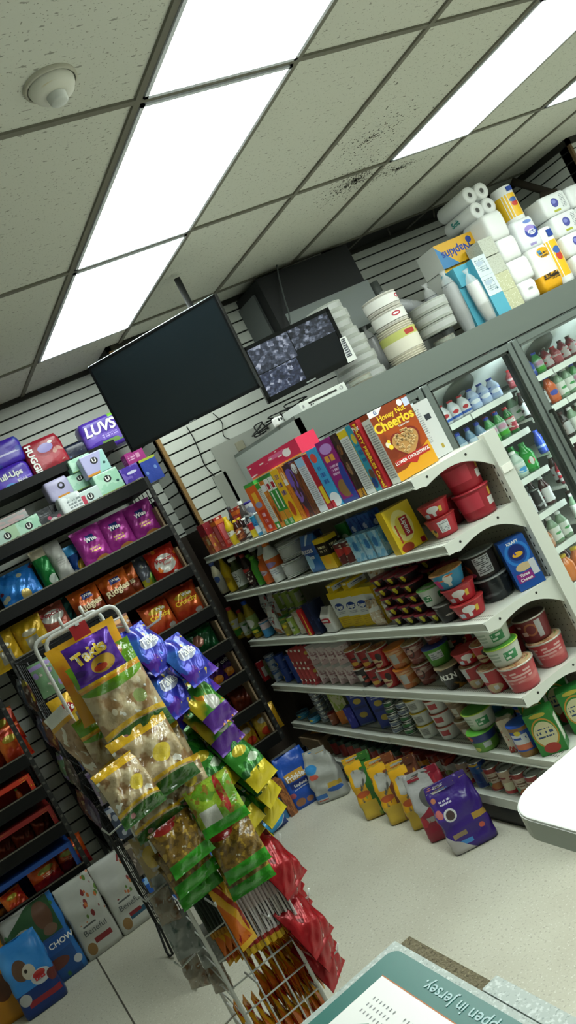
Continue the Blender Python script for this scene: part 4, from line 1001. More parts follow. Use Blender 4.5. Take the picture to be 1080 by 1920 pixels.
# second shelf
s1 = SURF[1]; w2 = ' on the second gondola shelf'
MGN = mat('pickle_green', '3a4320', .2)
bottle('mayo', 'mayonnaise_bottle', 'bottle', .036, .21, mat('mayo_cream', 'c9c3a0', .35), mat('cap_navy', '2c3a60', .4), Mp('mayo', 'c9c8b4', ('ell', '4a64a0', .6, .75, .12, .2), ('rect', 'b9b04a', .2, .4, .2, .8)), sx=1, sy=.8)
bottle('mustard', 'mustard_bottle', 'bottle', .036, .22, MY, MY, Mp('must', 'd8b418', ('ell', 'b88c10', .5, .5, .2, .2)), shape='w', capr=.3)
bottle('relish', 'relish_bottle', 'bottle', .04, .20, MGN, CAPW, Mp('relish', 'b8beb8', ('text', '4a4d48', .38, .62, .25, .8, 4), ('ring', '6a7068', .5, .5, .17, .45, .85)), capr=.6)
bottle('soy', 'soy_sauce_bottle', 'bottle', .033, .20, mat('soy_dark', '20120f', .15), mat('cap_red', '8f2426', .4), Mp('soy', '3a1c1c', ('text', 'd6cfc4', .3, .7, .1, .7, 3), ('ell', 'b8342c', .5, .85, .2, .1)))
bottle('grn', 'juice_bottle', 'bottle', .034, .17, mat('lime_green', '3f8f2a', .25), mat('cap_lime', '5fae2c', .4), None)
bottle('orng', 'detergent_bottle', 'bottle', .04, .16, mat('orange_plastic', 'c9601f', .35), mat('cap_orange', 'd8742a', .4), Mp('orng', 'cb5f22', ('ell', 'b8a8b4', .5, .6, .16, .2), ('text', '5b3a6a', .4, .6, .5, .7, 2)), shape='sq')
bottle('orw', 'detergent_bottle', 'bottle', .045, .22, mat('white_plastic2', 'cfd3d0', .35), mat('cap_orange', 'd8742a'), Mp('orw', 'cfd3d4', ('band', 'c9601f', .5, 1.1), ('ell', '8a7aa8', .5, .7, .2, .15), ('text', '9a9ea8', .3, .7, .1, .4, 3)), shape='sq')
stackplates('bowls_foam', 'foam_bowl_pack', 'bowls', .075, 10, .0085, mat('foam_bright', 'dcdedb', .5), WRAPW)
row(s1, 1.76, [('mayo', 424, 'cream bottle with navy cap at the far end'), ('mustard', 443, 'yellow mustard bottle'), ('relish', 462, 'green relish bottle with white label'), ('soy', 482, 'dark soy sauce bottle'), ('grn', 497, 'lime green bottle'), ('orng', 513, 'orange detergent bottle'), ('orw', 531, 'white and orange detergent bottle')], w2)
row(s1, 1.86, [('soy', 470, 'dark bottle in the back row, first'), ('grn', 488, 'green bottle in the back row'), ('relish', 502, 'green jar in the back row'), ('orw', 518, 'orange bottle in the back row')], w2)
for k in range(2): put('bowls_foam', 'wrapped white foam bowls, %s of the two' % ('lower', 'upper')[k] + ' tilted packs by the blue bag', (1.80 + .02 * k, yat(566, 1.8, s1), s1 + .001 + k * .0865), .3 * k)
put('bowls_foam', 'third wrapped white foam bowl pack behind the front two', (1.93, yat(568, 1.95, s1), s1 + .001)); put('bowls_foam', 'wrapped white foam bowl pack on the back pile', (1.93, yat(568, 1.95, s1), s1 + .0875))
loftbag('bluebag', 'cleaning_pad_bag', 'bag', .16, .185, .06, Mp('bluebag', '2a6ab0', ('diag', 'cfe0ec', -1, .5, -.12), ('diag', '2a6ab0', -1, .5, .02), ('band', '1f4f9a', .45, .75), ('ell', '9ac6e2', .3, .3, .2, .2)), [('DELICIOUS', .026, W_, .0, .11, dict(bold=.02)), ('PADS', .02, W_, .03, .075, dict(bold=.02))], fold=False, wk=.002)
carton('navybox', 'grocery_box', 'box', .14, .06, .17, Mp('navybox', '1f3a78', ('vor', '6a8ac0', 4, .3, 2)))
carton('ybk', 'grocery_box', 'box', .12, .07, .155, Mp('ybk', '1d1a14', ('band', 'd6ae1e', -.1, .45), ('ell', 'e0a41c', .5, .3, .25, .15), ('text', 'd8cfa0', .2, .8, .5, .75, 2), ('band', 'd0b020', .85, 1)))
can('candk', 'tin_can', 'can', .034, .11, Mp('candk', '5a1f1c', ('vor', 'c8b8a0', 5, .25, 1), ('ell', 'b83028', .5, .6, .2, .2)))
carton('grnpk', 'coffee_bag', 'coffee', .10, .06, .17, Mp('grnpk', '2a7a34', ('ell', 'c8d8c0', .5, .6, .3, .1), ('band', '5aa83a', .3, .4), ('band', '9fb0a8', -.1, .3)))
carton('blupk', 'coffee_bag', 'coffee', .10, .06, .18, Mp('blupk', '24489c', ('ell', 'c8d4ec', .35, .7, .2, .08), ('band', '5aa0d0', -.1, .4), ('noise', '3a6ab8', 4, .5, 2)))
carton('skypk', 'coffee_bag', 'coffee', .09, .06, .12, Mp('skypk', '6fb0d8', ('noise', 'a8cde2', 3, .5, 2), ('ell', '3a78b8', .5, .6, .2, .2)))
row(s1, 1.77, [('bluebag', 606, 'blue and white lettered bag'), ('ybk', 634, 'black box with yellow lower half'), ('candk', 655, 'dark red can, first'), ('candk', 669, 'dark red can, second'), ('skypk', 690, 'pale blue pack, first'), ('skypk', 712, 'pale blue pack, second'), ('skypk', 728, 'pale blue pack, third')], w2)
row(s1, 1.88, [('navybox', 606, 'navy box behind the lettered bag'), ('candk', 640, 'dark can in the back, first', 0), ('candk', 655, 'dark can in the back, second'), ('grnpk', 676, 'green coffee pack'), ('blupk', 700, 'blue coffee pack, left'), ('blupk', 722, 'blue coffee pack, right')], w2)
M_lip = mat('tea_yellow', 'e3c41c', .35, layers=[('ell', 'efe28c', .45, .55, .35, .35), ('ell', 'e9d24a', .45, .55, .22, .22), ('ell', 'a8381c', .3, .08, .22, .1), ('rect', 'a82430', .8, .97, .02, .14), ('rect', 'c84a28', .18, .24, .2, .62)])
carton('tea', 'tea_box', 'tea', .125, .07, .185, M_lip, mat('tea_side', 'caa915', .4), mat('tea_side'), [])
def teaf():
    g = G().box(-.0625, .0625, -.035, .035, 0, .185, (0, 1, 0, 1, 1, 1)); o = named(g.build('carton', [M_lip, mat('tea_side', 'caa915', .4)]), 'tea_box', 'tea')
    g = G(); g.face([(-.012, -.0355, .055), (.022, -.0355, .055), (.026, -.0355, .135), (-.010, -.0355, .135)]); g.build('logo_plate', mat('tea_red', 'a81f2a', .4), o, fix=False)
    text('Lipton', .026, W_, o, (.007, -.0360, .096), rot=(PI / 2, PI / 2, 0), bold=.02); return o
PROTO['tea'] = [teaf, None]
put('tea', 'yellow tea bag box with red logo turned to the camera', (1.765, 2.86, s1 + .0005), -.18)
M_redb = mat('pail_red', '96202c', .35, layers=[('rect', 'ba3a48', .3, .6, .3, .9), ('rect', 'cfd0cc', .66, .76, .25, .55), ('rect', 'c8a23c', .70, .74, .6, .9)])
M_clr = mat('pail_lid', 'b0343f', .3)
cup('pail', 'noodle_pail', 'noodles', .075, .062, .115, M_redb, M_clr)
M_tbowl = mat('t_bowl', 'b02630', .35, layers=[('ell', 'dfdedc', .56, .62, .07, .25), ('rect', 'dfdedc', .54, .58, .1, .5), ('rect', 'd9b83c', .63, .67, .3, .7), ('rect', 'b8c8d8', .42, .49, .1, .42)])
M_tb2 = mat('t_bowl2', 'b23038', .35, layers=[('rect', 'd4d8d8', .54, .66, .2, .85), ('text', '8c9093', .55, .65, .25, .8, 6), ('ell', 'd8b04a', .42, .3, .06, .25), ('ell', '2a2420', .46, .4, .02, .1)])
cup('tbowl', 'noodle_bowl', 'noodles', .062, .045, .06, M_tbowl, mat('t_lid', 'b63a3c', .3)); cup('tbowl2', 'noodle_bowl', 'noodles', .062, .045, .078, M_tb2, mat('t_lid2', 'a8302f', .35))
yb = 2.70
put('tbowl2', 'small red noodle bowl below, right of the yellow tea box', (1.842, 2.705, s1 + .0005), -1.2); put('tbowl', 'small red noodle bowl with white T on top of another', (1.842, 2.705, s1 + .079), -1.2)
put('pail', 'lower of two large red noodle pails on the second shelf', (1.985, 2.65, s1 + .0005), -.9); put('pail', 'upper of two large red noodle pails on the second shelf', (1.985, 2.65, s1 + .116), -.8)
put('pail', 'dark red pail hidden behind the small red bowls', (1.96, 2.82, s1 + .0005), -.8)
# third gondola shelf
s2 = SURF[2]; w3 = ' on the third gondola shelf'
MOIL = mat('oil_yellow', 'a08a28', .12, alpha=.9)
bottle('oil', 'oil_bottle', 'bottle', .036, .22, MOIL, mat('cap_red', '8f2426'), Mp('oil', 'b8bcae', ('band', '3a7a2c', -.1, .4), ('vor', 'c8b83a', 4, .3, 3), ('band', 'd0c43a', .4, .5)))
bottle('oil2', 'oil_bottle', 'bottle', .036, .24, MOIL, mat('cap_blue', '2050b4', .4), Mp('oil2', '8fa860', ('ell', 'dfe0d8', .5, .6, .2, .25), ('band', '2f6a2c', -.1, .3), ('rect', 'd8ce3a', .3, .7, .05, .2)))
bottle('oil3', 'oil_bottle', 'bottle', .034, .19, MOIL, mat('cap_red', '8f2426'), Mp('oil3', 'b0bca0', ('vor', '3f7f3a', 5, .35, 9), ('ell', 'd6dcd8', .5, .5, .2, .3)))
cup('pinkjar', 'small_jar', 'jar', .035, .038, .10, Mp('pinkjar', '3d86b8', ('band', 'c8b8c0', .5, .9)), mat('lid_pinkish', 'c9b0b8', .4))
pouch('mealpouch', 'grocery_pouch', 'pouch', .10, .18, .05, Mp('mealpouch', 'cfd2d2', ('vor', '9c2a30', 3.4, .28, 1), ('vor', '7a8ab8', 4, .22, 5), ('ell', 'b86a3a', .5, .15, .35, .13), ('text', '6a6a72', .2, .8, .45, .7, 3)), sd=1)
cup('yjar', 'mustard_jar', 'jar', .035, .035, .11, Mp('yjar', '8f8a3a', ('vor', 'd2b82c', 3, .35, 2), ('ell', '4a6a2c', .5, .8, .3, .1)), mat('lid_green2', '3c7a34', .4))
can('gcan', 'vegetable_can', 'can', .038, .11, Mp('gcan', '8aa040', ('rect', 'b8bca8', .4, .6, .2, .8), ('vor', '4a6a2a', 4, .25, 1)))
carton('tanbox', 'grocery_box', 'box', .10, .05, .13, Mp('tanbox', 'b8b09a', ('vor', '8a6a4a', 4, .3, 2), ('rect', 'd0cfc4', .1, .5, .2, .8)))
carton('rybox', 'grocery_box', 'box', .045, .10, .15, Mp('rybox', 'b02428', ('diag', 'd8c23a', 1, -.6, .45), ('vor', 'c84a3a', 4, .2, 3)), Mp('rybox2', 'a82226', ('vor', 'd8c23a', 3, .25, 1)))
carton('navy2', 'rice_bag', 'box', .07, .09, .17, Mp('navy2', '1b2440', ('vor', '4a5a86', 3, .2, 1)))
loftbag('ricebag', 'flour_bag', 'flour', .11, .13, .07, Mp('ricebag', 'c8c8c4', ('rect', 'a8202c', .1, .9, .4, .6), ('rect', 'd8d8d8', .2, .8, .46, .53)), [], fold=False, wk=.003)
carton('sugar', 'sugar_box', 'sugar', .105, .055, .19, mat('sugar_y', 'd9b91e', .4, layers=[('rect', 'd5d8d8', 0, 1, .30, 1.1), ('rect', 'd9b91e', 0, 1, .82, 1), ('ell', '24408c', .5, .58, .34, .10), ('text', '8c8fa0', .2, .8, .36, .44, 2), ('text', 'b88c14', .15, .85, .05, .25, 4)]), mat('sugar_s', 'd4b21c', .4, layers=[('text', '9c8214', .1, .9, .1, .9, 14), ('rect', 'd3d6d6', .2, .8, .7, .9)]),
       mat('sugar_t', 'd8c23a', .4), [('Sugar', .026, W_, 0, .108, 'f', dict(bold=.03))])
pouch('bread', 'bread_pack', 'bread', .10, .13, .05, Mp('bread', 'c9b8a0', ('noise', 'a8774a', 4, .55, 2, 1, .1), ('band', 'd8d6d0', .6, .75), ('noise', 'e0ddd8', 9, .6, 4)), sd=3)
cup('cyan', 'noodle_bowl', 'noodles', .055, .043, .075, Mp('cyan', '2a88a8', ('vor', 'b83a86', 2.5, .3, 1), ('vor', 'd8d0c8', 4, .2, 3)), mat('lid_mag', 'b04a8a', .3))
def ramenf(nm, base, c2):
    def fn():
        o = T('noodle_tray', 'x', 'noodles')
        g = G(); g.lathe([(.001, 0, 0), (.045, 0, 0), (.062, .035, 0), (.066, .037, 1), (.066, .043, 1), (.03, .046, 1), (.001, .046, 1)], 20, sx=.84, sy=.8)
        g.build('tray', [mat(nm, base, .3, layers=[('ell', 'c9c02c', .5, .5, .035, .35), ('vor', c2, 4, .25, 2)]), mat(nm + '_top', c2, .3)], o)
        return o
    return fn
reg('rtray', ramenf('ramen_black', '211f22', '7a1a2c'))
row(s2, 1.76, [('oil', 456, 'oil bottle with red cap at the far end'), ('oil3', 472, 'short oil bottle with green label'), ('oil2', 489, 'oil bottle with blue cap, front'), ('pinkjar', 508, 'blue jar with pinkish lid'), ('mealpouch', 529, 'white pouch with red print, front'), ('yjar', 548, 'yellow green jar'), ('gcan', 563, 'light green can'),
    ('tanbox', 580, 'tan box'), ('rybox', 596, 'red box with yellow corner'), ('navy2', 610, 'dark navy bag'), ('ricebag', 632, 'white bag with red stripe')], w3)
row(s2, 1.88, [('oil', 462, 'tall oil bottle with red cap in the back, first'), ('oil2', 478, 'tall oil bottle with blue cap in the back'), ('oil', 494, 'tall oil bottle with red cap in the back, second'), ('mealpouch', 520, 'white pouch standing in the back, left', .05), ('mealpouch', 536, 'white pouch standing in the back, right', .05), ('gcan', 552, 'green can in the back row, left'), ('gcan', 567, 'green can in the back row, middle'), ('gcan', 582, 'green can in the back row, right')], w3)
for k in range(3): put('gcan', 'green can stacked in the dark upper back, %s from the left' % ORD[k], (1.88, yat(552 + 15 * k, 1.88, s2), s2 + .1115))
for k, px in enumerate((651, 673, 695, 716)):
    put('sugar', 'yellow and white sugar box, %s from the left of four on the third shelf' % ORD[k], (1.80, yat(px, 1.76, s2), s2 + .0005), -PI / 2 + (.15 if k != 3 else -.1))
for k in range(2): put('sugar', 'yellow sugar box lying on the upright ones, %s' % ('left', 'right')[k], (1.80, yat(655 + 30 * k, 1.76, s2) - .03, s2 + .191 + .0), 0, rx=0, s=(1, 1, .25))
row(s2, 1.79, [('bread', 730, 'cream bread-like pack, front left'), ('bread', 746, 'cream pack, front right')], w3)
for k in range(2): put('bread', 'cream pack resting on the front ones, %s' % ('left', 'right')[k], (1.82, yat(732 + 15 * k, 1.8, s2) , s2 + .132), -PI / 2)
n = 0
for c in range(4):
    for r in range(5 - (c == 3)):
        px = 766 + c * 25
        for b in range(2):
            if c == 3 and b == 0 and r > 0: continue
            put('rtray', 'black and red noodle tray, %s column from the left, %s from the bottom, %s' % (ORD[c], ORD[r], 'front' if b == 0 else 'back'), (1.775 + b * .125, yat(px - 6, 1.78, s2) , s2 + .0005 + r * .0465), -1.2 + .0 * r)
M_gw = Mp('gtub', 'c6cdc6', ('rect', '2f7a4a', .40, .52, .25, .65), ('text', 'dfe8df', .41, .51, .3, .6, 2), ('rect', '2f7a4a', .62, .74, .25, .65), ('text', '9aa49a', .2, .38, .2, .8, 5))
cup('gtub', 'noodle_tub', 'noodles', .058, .046, .075, M_gw, mat('lid_gr', '5aa24c', .3, layers=[('ell', 'c8d8c0', .5, .5, .3, .3)]), mat('rim_gr', '6fb05a', .4))
cup('dkbowl', 'noodle_bowl', 'noodles', .056, .044, .075, Mp('dkbowl', '1e1a1a', ('vor', 'a8a098', 4, .25, 1)), mat('lid_foil', '8c8a88', .3, .6))
cup('blbowl', 'noodle_bowl', 'noodles', .068, .048, .07, Mp('blbowl', '2a86b0', ('rect', 'c22c7a', .35, .46, .1, .7), ('ell', 'd8dcd8', .56, .6, .05, .3), ('rect', 'd8dcd8', .54, .58, .1, .5), ('vor', 'd86a2c', 4, .2, 3)), mat('lid_or', 'a8683a', .35, layers=[('noise', 'c89a5a', 4, .5, 1)]), mat('rim_or', 'c08a5a', .4))
cup('clrtub', 'soup_tub', 'soup', .07, .062, .105, mat('tub_dark', '37322f', .15, layers=[('rect', 'b8babc', .5, .66, .1, .9), ('text', '5a5a5c', .51, .65, .15, .85, 9), ('ell', 'a85a2c', .36, .4, .08, .3), ('ell', 'b84a6a', .42, .2, .05, .1)]), mat('lid_clear', '8c8f90', .15, .3), mat('rim_clr', 'a4a8a8', .2))
cup('clrtub2', 'soup_tub', 'soup', .07, .062, .095, mat('tub_dark2', '24282a', .12, layers=[('noise', '5a6062', 3, .55, 2, 1, .1)]), mat('lid_clear'), mat('rim_clr'))
yA = yat(812, 1.8, s2)
put('dkbowl', 'black noodle bowl under the green-lidded tub on the third shelf', (1.77, yat(842, 1.77, s2), s2 + .0005), -1.2); put('gtub', 'white tub with green lid stacked on the black bowl', (1.77, yat(842, 1.77, s2) + .02, s2 + .077), -1.0)
yB = yat(893, 1.8, s2)
put('tbowl', 'red noodle bowl with white T, bottom of three on the third shelf', (1.785, yB, s2 + .0005), -1.1, s=1.1); put('tbowl', 'red noodle bowl with white T, middle of three on the third shelf', (1.785, yB + .01, s2 + .068), -1.15, s=1.1); put('blbowl', 'blue and pink noodle bowl on top of two red ones', (1.775, yB + .02, s2 + .135), -1.1)
yC = 2.655
put('clrtub2', 'dark clear soup tub below the labelled one', (1.935, yC + .06, s2 + .0005), -1.1); put('clrtub', 'dark soup tub with white label and clear lid, upper', (1.935, yC + .07, s2 + .097), -1.1)
carton('mac', 'macaroni_box', 'macaroni', .105, .07, .20, mat('mac_blue', '1c4f9c', .35, layers=[('ring', '2f7ac8', .5, .7, .45, .25, .6), ('ell', '1a2a6a', .5, .72, .3, .16), ('ell', 'd8a82c', .5, .68, .2, .05), ('ell', 'c9b48a', .5, .42, .3, .08), ('rect', '8a2a7a', .1, .7, .14, .32), ('rect', 'c8ccd0', .72, .96, .2, .5), ('noise', '3a3a9a', 3, .66, 1)]),
    mat('mac_side', '1a478f', .4), mat('mac_side'), [('Three', .016, W_, -.01, .055, 'f', dict(bold=.02)), ('Cheese', .016, W_, -.01, .037, 'f', dict(bold=.02)), ('KRAFT', .016, W_, .0, .185, 'f', dict(bold=.02))])
put('mac', 'blue macaroni box standing at the post on the third shelf', (2.005, 2.60, s2 + .0005), -.5)

# fourth shelf
s3 = SURF[3]; w4 = ' on the fourth gondola shelf'
carton('rwbox', 'grocery_box', 'box', .03, .06, .13, Mp('rwbox', 'a8242c', ('rect', 'd0d0cc', .25, .75, .2, .7)), None)
pouch('grnp', 'seasoning_pack', 'pouch', .06, .14, .03, Mp('grnp', '7a9a6a', ('noise', 'a8a088', 3, .5, 2)), sd=2)
cup('bluecan', 'powder_canister', 'canister', .034, .034, .088, Mp('bluecan', '1f3c8c', ('vor', '9aa8d0', 3, .25, 1), ('ell', 'c8a83a', .45, .4, .06, .15)), mat('lid_blue2', '2a4a9a', .4))
cup('wcan', 'powder_canister', 'canister', .034, .034, .088, Mp('wcan', 'a8b4c4', ('noise', '4a6aa8', 3, .5, 1)), mat('lid_wb', 'b8bcc4', .4))
pouch('spice', 'seasoning_sachet', 'sachet', .075, .11, .012, Mp('spice', 'a83a3c', ('vor', 'd8cfc4', 3.4, .3, 2), ('rect', '8f1f28', .1, .9, .1, .3), ('ell', 'c8a24a', .5, .7, .2, .1)), sd=2, nu=8, nv=8, wk=.001)
pouch('pinks', 'ramen_sachet', 'sachet', .09, .115, .02, mat('pinks', 'b59a9c', .3, layers=[('text', '8a5a64', .15, .85, .2, .85, 5), ('noise', 'cdbcbc', 3, .5, 1), ('band', 'a8a4a4', .85, 1)], bump=.2), sd=4, nu=8, nv=8, wk=.002)
cup('shin', 'noodle_cup', 'noodles', .047, .036, .10, Mp('shin', '8c1c22', ('vor', '2a1a18', 3, .3, 4), ('ell', 'c89a3a', .5, .2, .12, .12), ('rect', 'a8a4a0', .6, .7, .2, .8)), mat('lid_shin', 'b8502c', .35, layers=[('noise', 'd0a050', 3, .5, 1)]), mat('rim_white', 'c8c4bc', .4))
cup('shinbk', 'noodle_cup', 'noodles', .047, .036, .10, Mp('shinbk', '1e1a1a', ('vor', 'a83a2c', 3, .3, 4), ('rect', 'b8b6b0', .42, .54, .3, .7)), mat('lid_shin'), mat('rim_white'))
M_kim = mat('kimchi_cup', 'b01e22', .35, layers=[('ell', 'c8b088', .47, .28, .12, .25), ('ell', '2a1a18', .56, .6, .05, .22), ('noise', '7a1418', 3, .62, 2), ('rect', 'b8b4ae', .68, .76, .1, .9)])
cup('kim', 'noodle_cup', 'noodles', .054, .042, .10, M_kim, mat('lid_kim', 'a8422c', .35, layers=[('noise', 'c89a60', 3, .5, 1)]), mat('rim_white'))
M_orc = mat('orange_cup', 'b86a3a', .35, layers=[('noise', 'c89a6a', 3, .5, 1), ('rect', 'a8a8a4', .46, .58, .2, .75), ('ell', '9c3a20', .36, .3, .08, .2)])
cup('orc', 'noodle_cup', 'noodles', .055, .043, .10, M_orc, mat('lid_orc', 'd07a30', .35), mat('rim_orc', 'd8822c', .4))
M_brc = mat('brown_cup', '7c3a34', .35, layers=[('noise', 'a8807a', 3, .5, 1), ('ring', '40201c', .5, .6, .07, .3, .5), ('vor', 'b8a090', 4, .25, 3)])
cup('brc', 'noodle_cup', 'noodles', .052, .04, .10, M_brc, mat('lid_brc', '9c6a4a', .35, layers=[('noise', 'b8a068', 4, .5, 1)]), mat('rim_white'))
M_grc = mat('green_cup', '4a8a2c', .35, layers=[('rect', 'b8bcc0', .44, .62, .35, .8), ('text', '7a8084', .45, .61, .4, .75, 3)])
cup('grc', 'noodle_cup', 'noodles', .06, .048, .085, M_grc, mat('lid_navy', '2a3a80', .3), mat('rim_navy', '2c3c88', .4))
def noonf():
    o = T('noodle_cup', 'x', 'noodles'); 
    G().lathe([(.001, 0, 0, 0), (.046, 0, 0, 0), (.061, .1, 0, 1)], 28).build('cup_body', mat('noon_cup', '24211e', .3, layers=[('noise', 'b8862c', 5, .55, 2, 1, .05), ('rect', '1e1b19', 0, 1, .38, .9), ('rect', '5a5852', .62, .7, .2, .8)]), o)
    G().lathe([(.061, .099, 0), (.064, .1, 0), (.064, .106, 0), (.06, .107, 0), (.001, .108, 1)], 28).build('lid', [mat('gold_rim', 'b8a888', .3), mat('foil_lid', '8c8880', .25, .6)], o)
    n = 'NOON'
    for i, ch in enumerate(n):
        a = -PI / 2 + (i - 1.5) * .32; r = .0575
        text(ch, .034, W_, o, (r * math.cos(a), r * math.sin(a), .062), rot=(PI / 2 - .15, 0, a + PI / 2), bold=.03)
    return o
reg('noon', noonf)
M_pk = mat('pink_cup', 'b04448', .35, layers=[('text', 'd0a8a4', .38, .66, .3, .85, 4), ('noise', 'c06a6a', 2, .55, 2, 1, .1), ('rect', 'a8a8a8', .30, .38, .1, .9)])
cup('pkc', 'noodle_cup', 'noodles', .071, .056, .105, M_pk, mat('lid_veg', 'b89a78', .35, layers=[('vor', '8a4a2c', 6, .35, 1), ('vor', '6a8a3c', 6, .2, 4)]), mat('rim_silver', 'b8b4aa', .3, .5))
cup('pkc2', 'noodle_cup', 'noodles', .068, .054, .10, Mp('pkc2', '6a2428', ('ring', '9a5a3a', .5, .55, .07, .3, .5), ('text', 'c8a8a0', .36, .45, .3, .8, 1), ('rect', 'a8a8a8', .56, .62, .1, .9)), mat('lid_dkveg', '3a2a24', .3), mat('rim_silver'))
cup('rwc', 'noodle_cup', 'noodles', .058, .046, .10, mat('redwhite_cup', 'a82c34', .35, layers=[('rect', 'c4c4c6', .36, .47, .5, 1.1), ('ell', 'b8a07a', .5, .2, .12, .2), ('rect', 'c8c8c8', .50, .56, .1, .3)]), mat('lid_veg'), mat('rim_silver'))
cup('ytub', 'noodle_tub', 'noodles', .068, .055, .078, mat('ytub', 'c4cbc0', .35, layers=[('rect', '3a8a58', .54, .68, .2, .7), ('text', 'd8e4dc', .55, .67, .25, .65, 2), ('text', '9aa898', .30, .5, .2, .8, 3)]), mat('lid_lime', '4f9a34', .3), mat('rim_lime', 'a8c84a', .4))
row(s3, 1.76, [('rwbox', 503, 'slim red and white box'), ('grnp', 514, 'green seasoning pack')], w4)
for r in range(2):
    for k in range(2): put(('wcan', 'bluecan')[k], '%s canister, %s row, far end of the fourth shelf' % (('white-blue', 'deep blue')[k], ('lower', 'upper')[r]), (1.765, yat(527 + 19 * k, 1.765, s3), s3 + .0005 + r * .0885), -1.4)
    put('bluecan', 'blue canister with yellow fish picture, %s row' % ('lower', 'upper')[r], (1.765, yat(567, 1.765, s3), s3 + .0005 + r * .0885), -1.9)
    for k in range(4): put('spice', 'red seasoning sachet, %s from the left in the %s row' % (ORD[k], ('lower', 'upper')[r]), (1.75 + .0 * k, yat(582 + 8 * k, 1.76, s3) , s3 + .0005 + r * .1115), -.5)
    for k in range(4): put('pinks', 'pinkish ramen sachet, %s from the left in the %s row' % (ORD[k], ('lower', 'upper')[r]), (1.765, yat(618 + 17.5 * k, 1.76, s3), s3 + .0005 + r * .1165), -.75)
    for k in range(2): put('pinks', 'pinkish ramen sachet at the back, %s in the %s row' % (('left', 'right')[k], ('lower', 'upper')[r]), (1.88, yat(640 + 30 * k, 1.88, s3), s3 + .0005 + r * .1165), -.75)
def col2(keys, px, x, s, descs, rz=-1.2, step=.109, jx=.0):
    for i, (k, d) in enumerate(zip(keys, descs)):
        put(k, d, (x + jx * i, yat(px, x, s), s + .0005 + i * step), rz)
col2(('shinbk', 'shin'), 694, 1.76, s3, ('black noodle cup under a red one on the fourth shelf', 'red-black noodle cup over a black one on the fourth shelf'), step=.103)
col2(('shin', 'shin'), 716, 1.76, s3, ('red noodle cup with orange lid, lower, by the black cup', 'red noodle cup with orange lid, upper, by the black cup'), step=.103)
col2(('kim', 'kim'), 742, 1.765, s3, ('bright red noodle cup with bowl picture, lower', 'bright red noodle cup with bowl picture, upper'), step=.103)
col2(('orc', 'orc'), 776, 1.765, s3, ('orange-rimmed noodle cup, lower of two', 'orange-rimmed noodle cup, upper of two'), step=.103)
col2(('brc', 'brc'), 808, 1.80, s3, ('brown noodle cup behind the orange ones, lower', 'brown noodle cup behind the orange ones, upper'), step=.103)
put('noon', 'black noodle cup lettered in white on the fourth shelf edge', (1.775, yat(858, 1.77, s3), s3 + .0005), -1.0)
put('grc', 'green noodle tub with navy rim on the lettered cup', (1.79, yat(858, 1.77, s3) + .035, s3 + .11), -1.0)
put('brc', 'dark noodle cup on top of the green tub', (1.80, yat(858, 1.77, s3) + .045, s3 + .197), -1.0, s=.85)
put('shinbk', 'black noodle cup right behind the lettered one', (1.90, yat(885, 1.9, s3), s3 + .0005), -1.0); put('shinbk', 'second black cup stacked behind the lettered one', (1.90, yat(885, 1.9, s3), s3 + .104), -1.0)
col2(('rwc', 'tbowl'), 905, 1.79, s3, ('red soup cup below a white T bowl', 'red bowl with white T over the red soup cup'), step=.104, rz=-1.1)
col2(('kim', 'kim'), 890, 1.93, s3, ('red cup in the second row, lower', 'red cup in the second row, upper'), step=.103)
put('rwc', 'red and white vegetable cup left of the big pink cup', (1.765, yat(946, 1.765, s3), s3 + .0005), -1.1); put('kim', 'red cup stacked on the red and white vegetable cup', (1.81, yat(940, 1.8, s3), s3 + .104), -1.1, s=(1, 1, .8)); 
put('rwc', 'red and white cup high behind the green-rimmed tubs', (1.92, 2.80, s3 + .0005), -1.1, s=(1.1, 1.1, 1.9))
y4 = 2.635
put('pkc', 'big pink-red noodle cup at the near front corner', (1.785, y4, s3 + .0005), -.95)
put('ytub', 'white tub with lime rim on the big pink cup, lower', (1.785, y4 + .01, s3 + .107), -1.0); put('ytub', 'white tub with dark green lid on top of another', (1.79, y4 + .03, s3 + .186), -1.1)
put('pkc', 'big pink-red noodle cup by the post, lower', (1.965, y4 + .0, s3 + .0005), -.8); put('pkc2', 'dark red noodle cup by the post, upper', (1.965, y4 + .02, s3 + .107), -.9)

# fifth shelf
s4 = SURF[4]; w5 = ' on the fifth gondola shelf'
can('tuna', 'tuna_can', 'can', .042, .038, Mp('tuna', '2a84b0', ('vor', '8ac0d8', 3, .3, 2), ('ell', 'c8b84a', .5, .5, .06, .3)), mat('tuna_top', '5a8aa8', .3, .5))
can('pate', 'cat_food_can', 'can', .036, .028, Mp('pate', '4a5460', ('noise', '8a949c', 3, .5, 2)), METAL)
can('patej', 'cat_food_can', 'can', .042, .032, Mp('patej', '5a6a8a', ('noise', 'b0b8b8', 3, .5, 4), ('vor', '24407a', 3, .3, 1)), METAL)
can('pateg', 'cat_food_can', 'can', .042, .032, Mp('pateg', '2c4034', ('noise', 'b8bcb4', 3, .55, 4), ('rect', '3a7a4a', .4, .6, .2, .8)), METAL)
for c, px in enumerate((556, 578)):
    for k in range(4 if c == 0 else 1): put('tuna', 'blue tuna can, %s column, %s from the bottom' % (ORD[c], ORD[k]), (1.77 if c else 1.84, yat(px, 1.8, s4), s4 + .0005 + k * .0385), -1.2)
put('tuna', 'single blue tuna can in front at the far end', (1.75, yat(594, 1.75, s4), s4 + .0005), -1.3)
for k in range(3): put('tuna', 'orange-shadowed tuna can at the back, %s from the bottom' % ORD[k], (1.93, yat(590, 1.93, s4), s4 + .0005 + k * .0385), -2)
for c, px in enumerate((600, 616)):
    for k in range(7): put('pate', 'small silver-edged can, %s of the two tall columns, %s up' % (ORD[c], ORD[k]), (1.77 + .10 * (1 - c), yat(px, 1.77, s4), s4 + .0005 + k * .0285), -1.2)
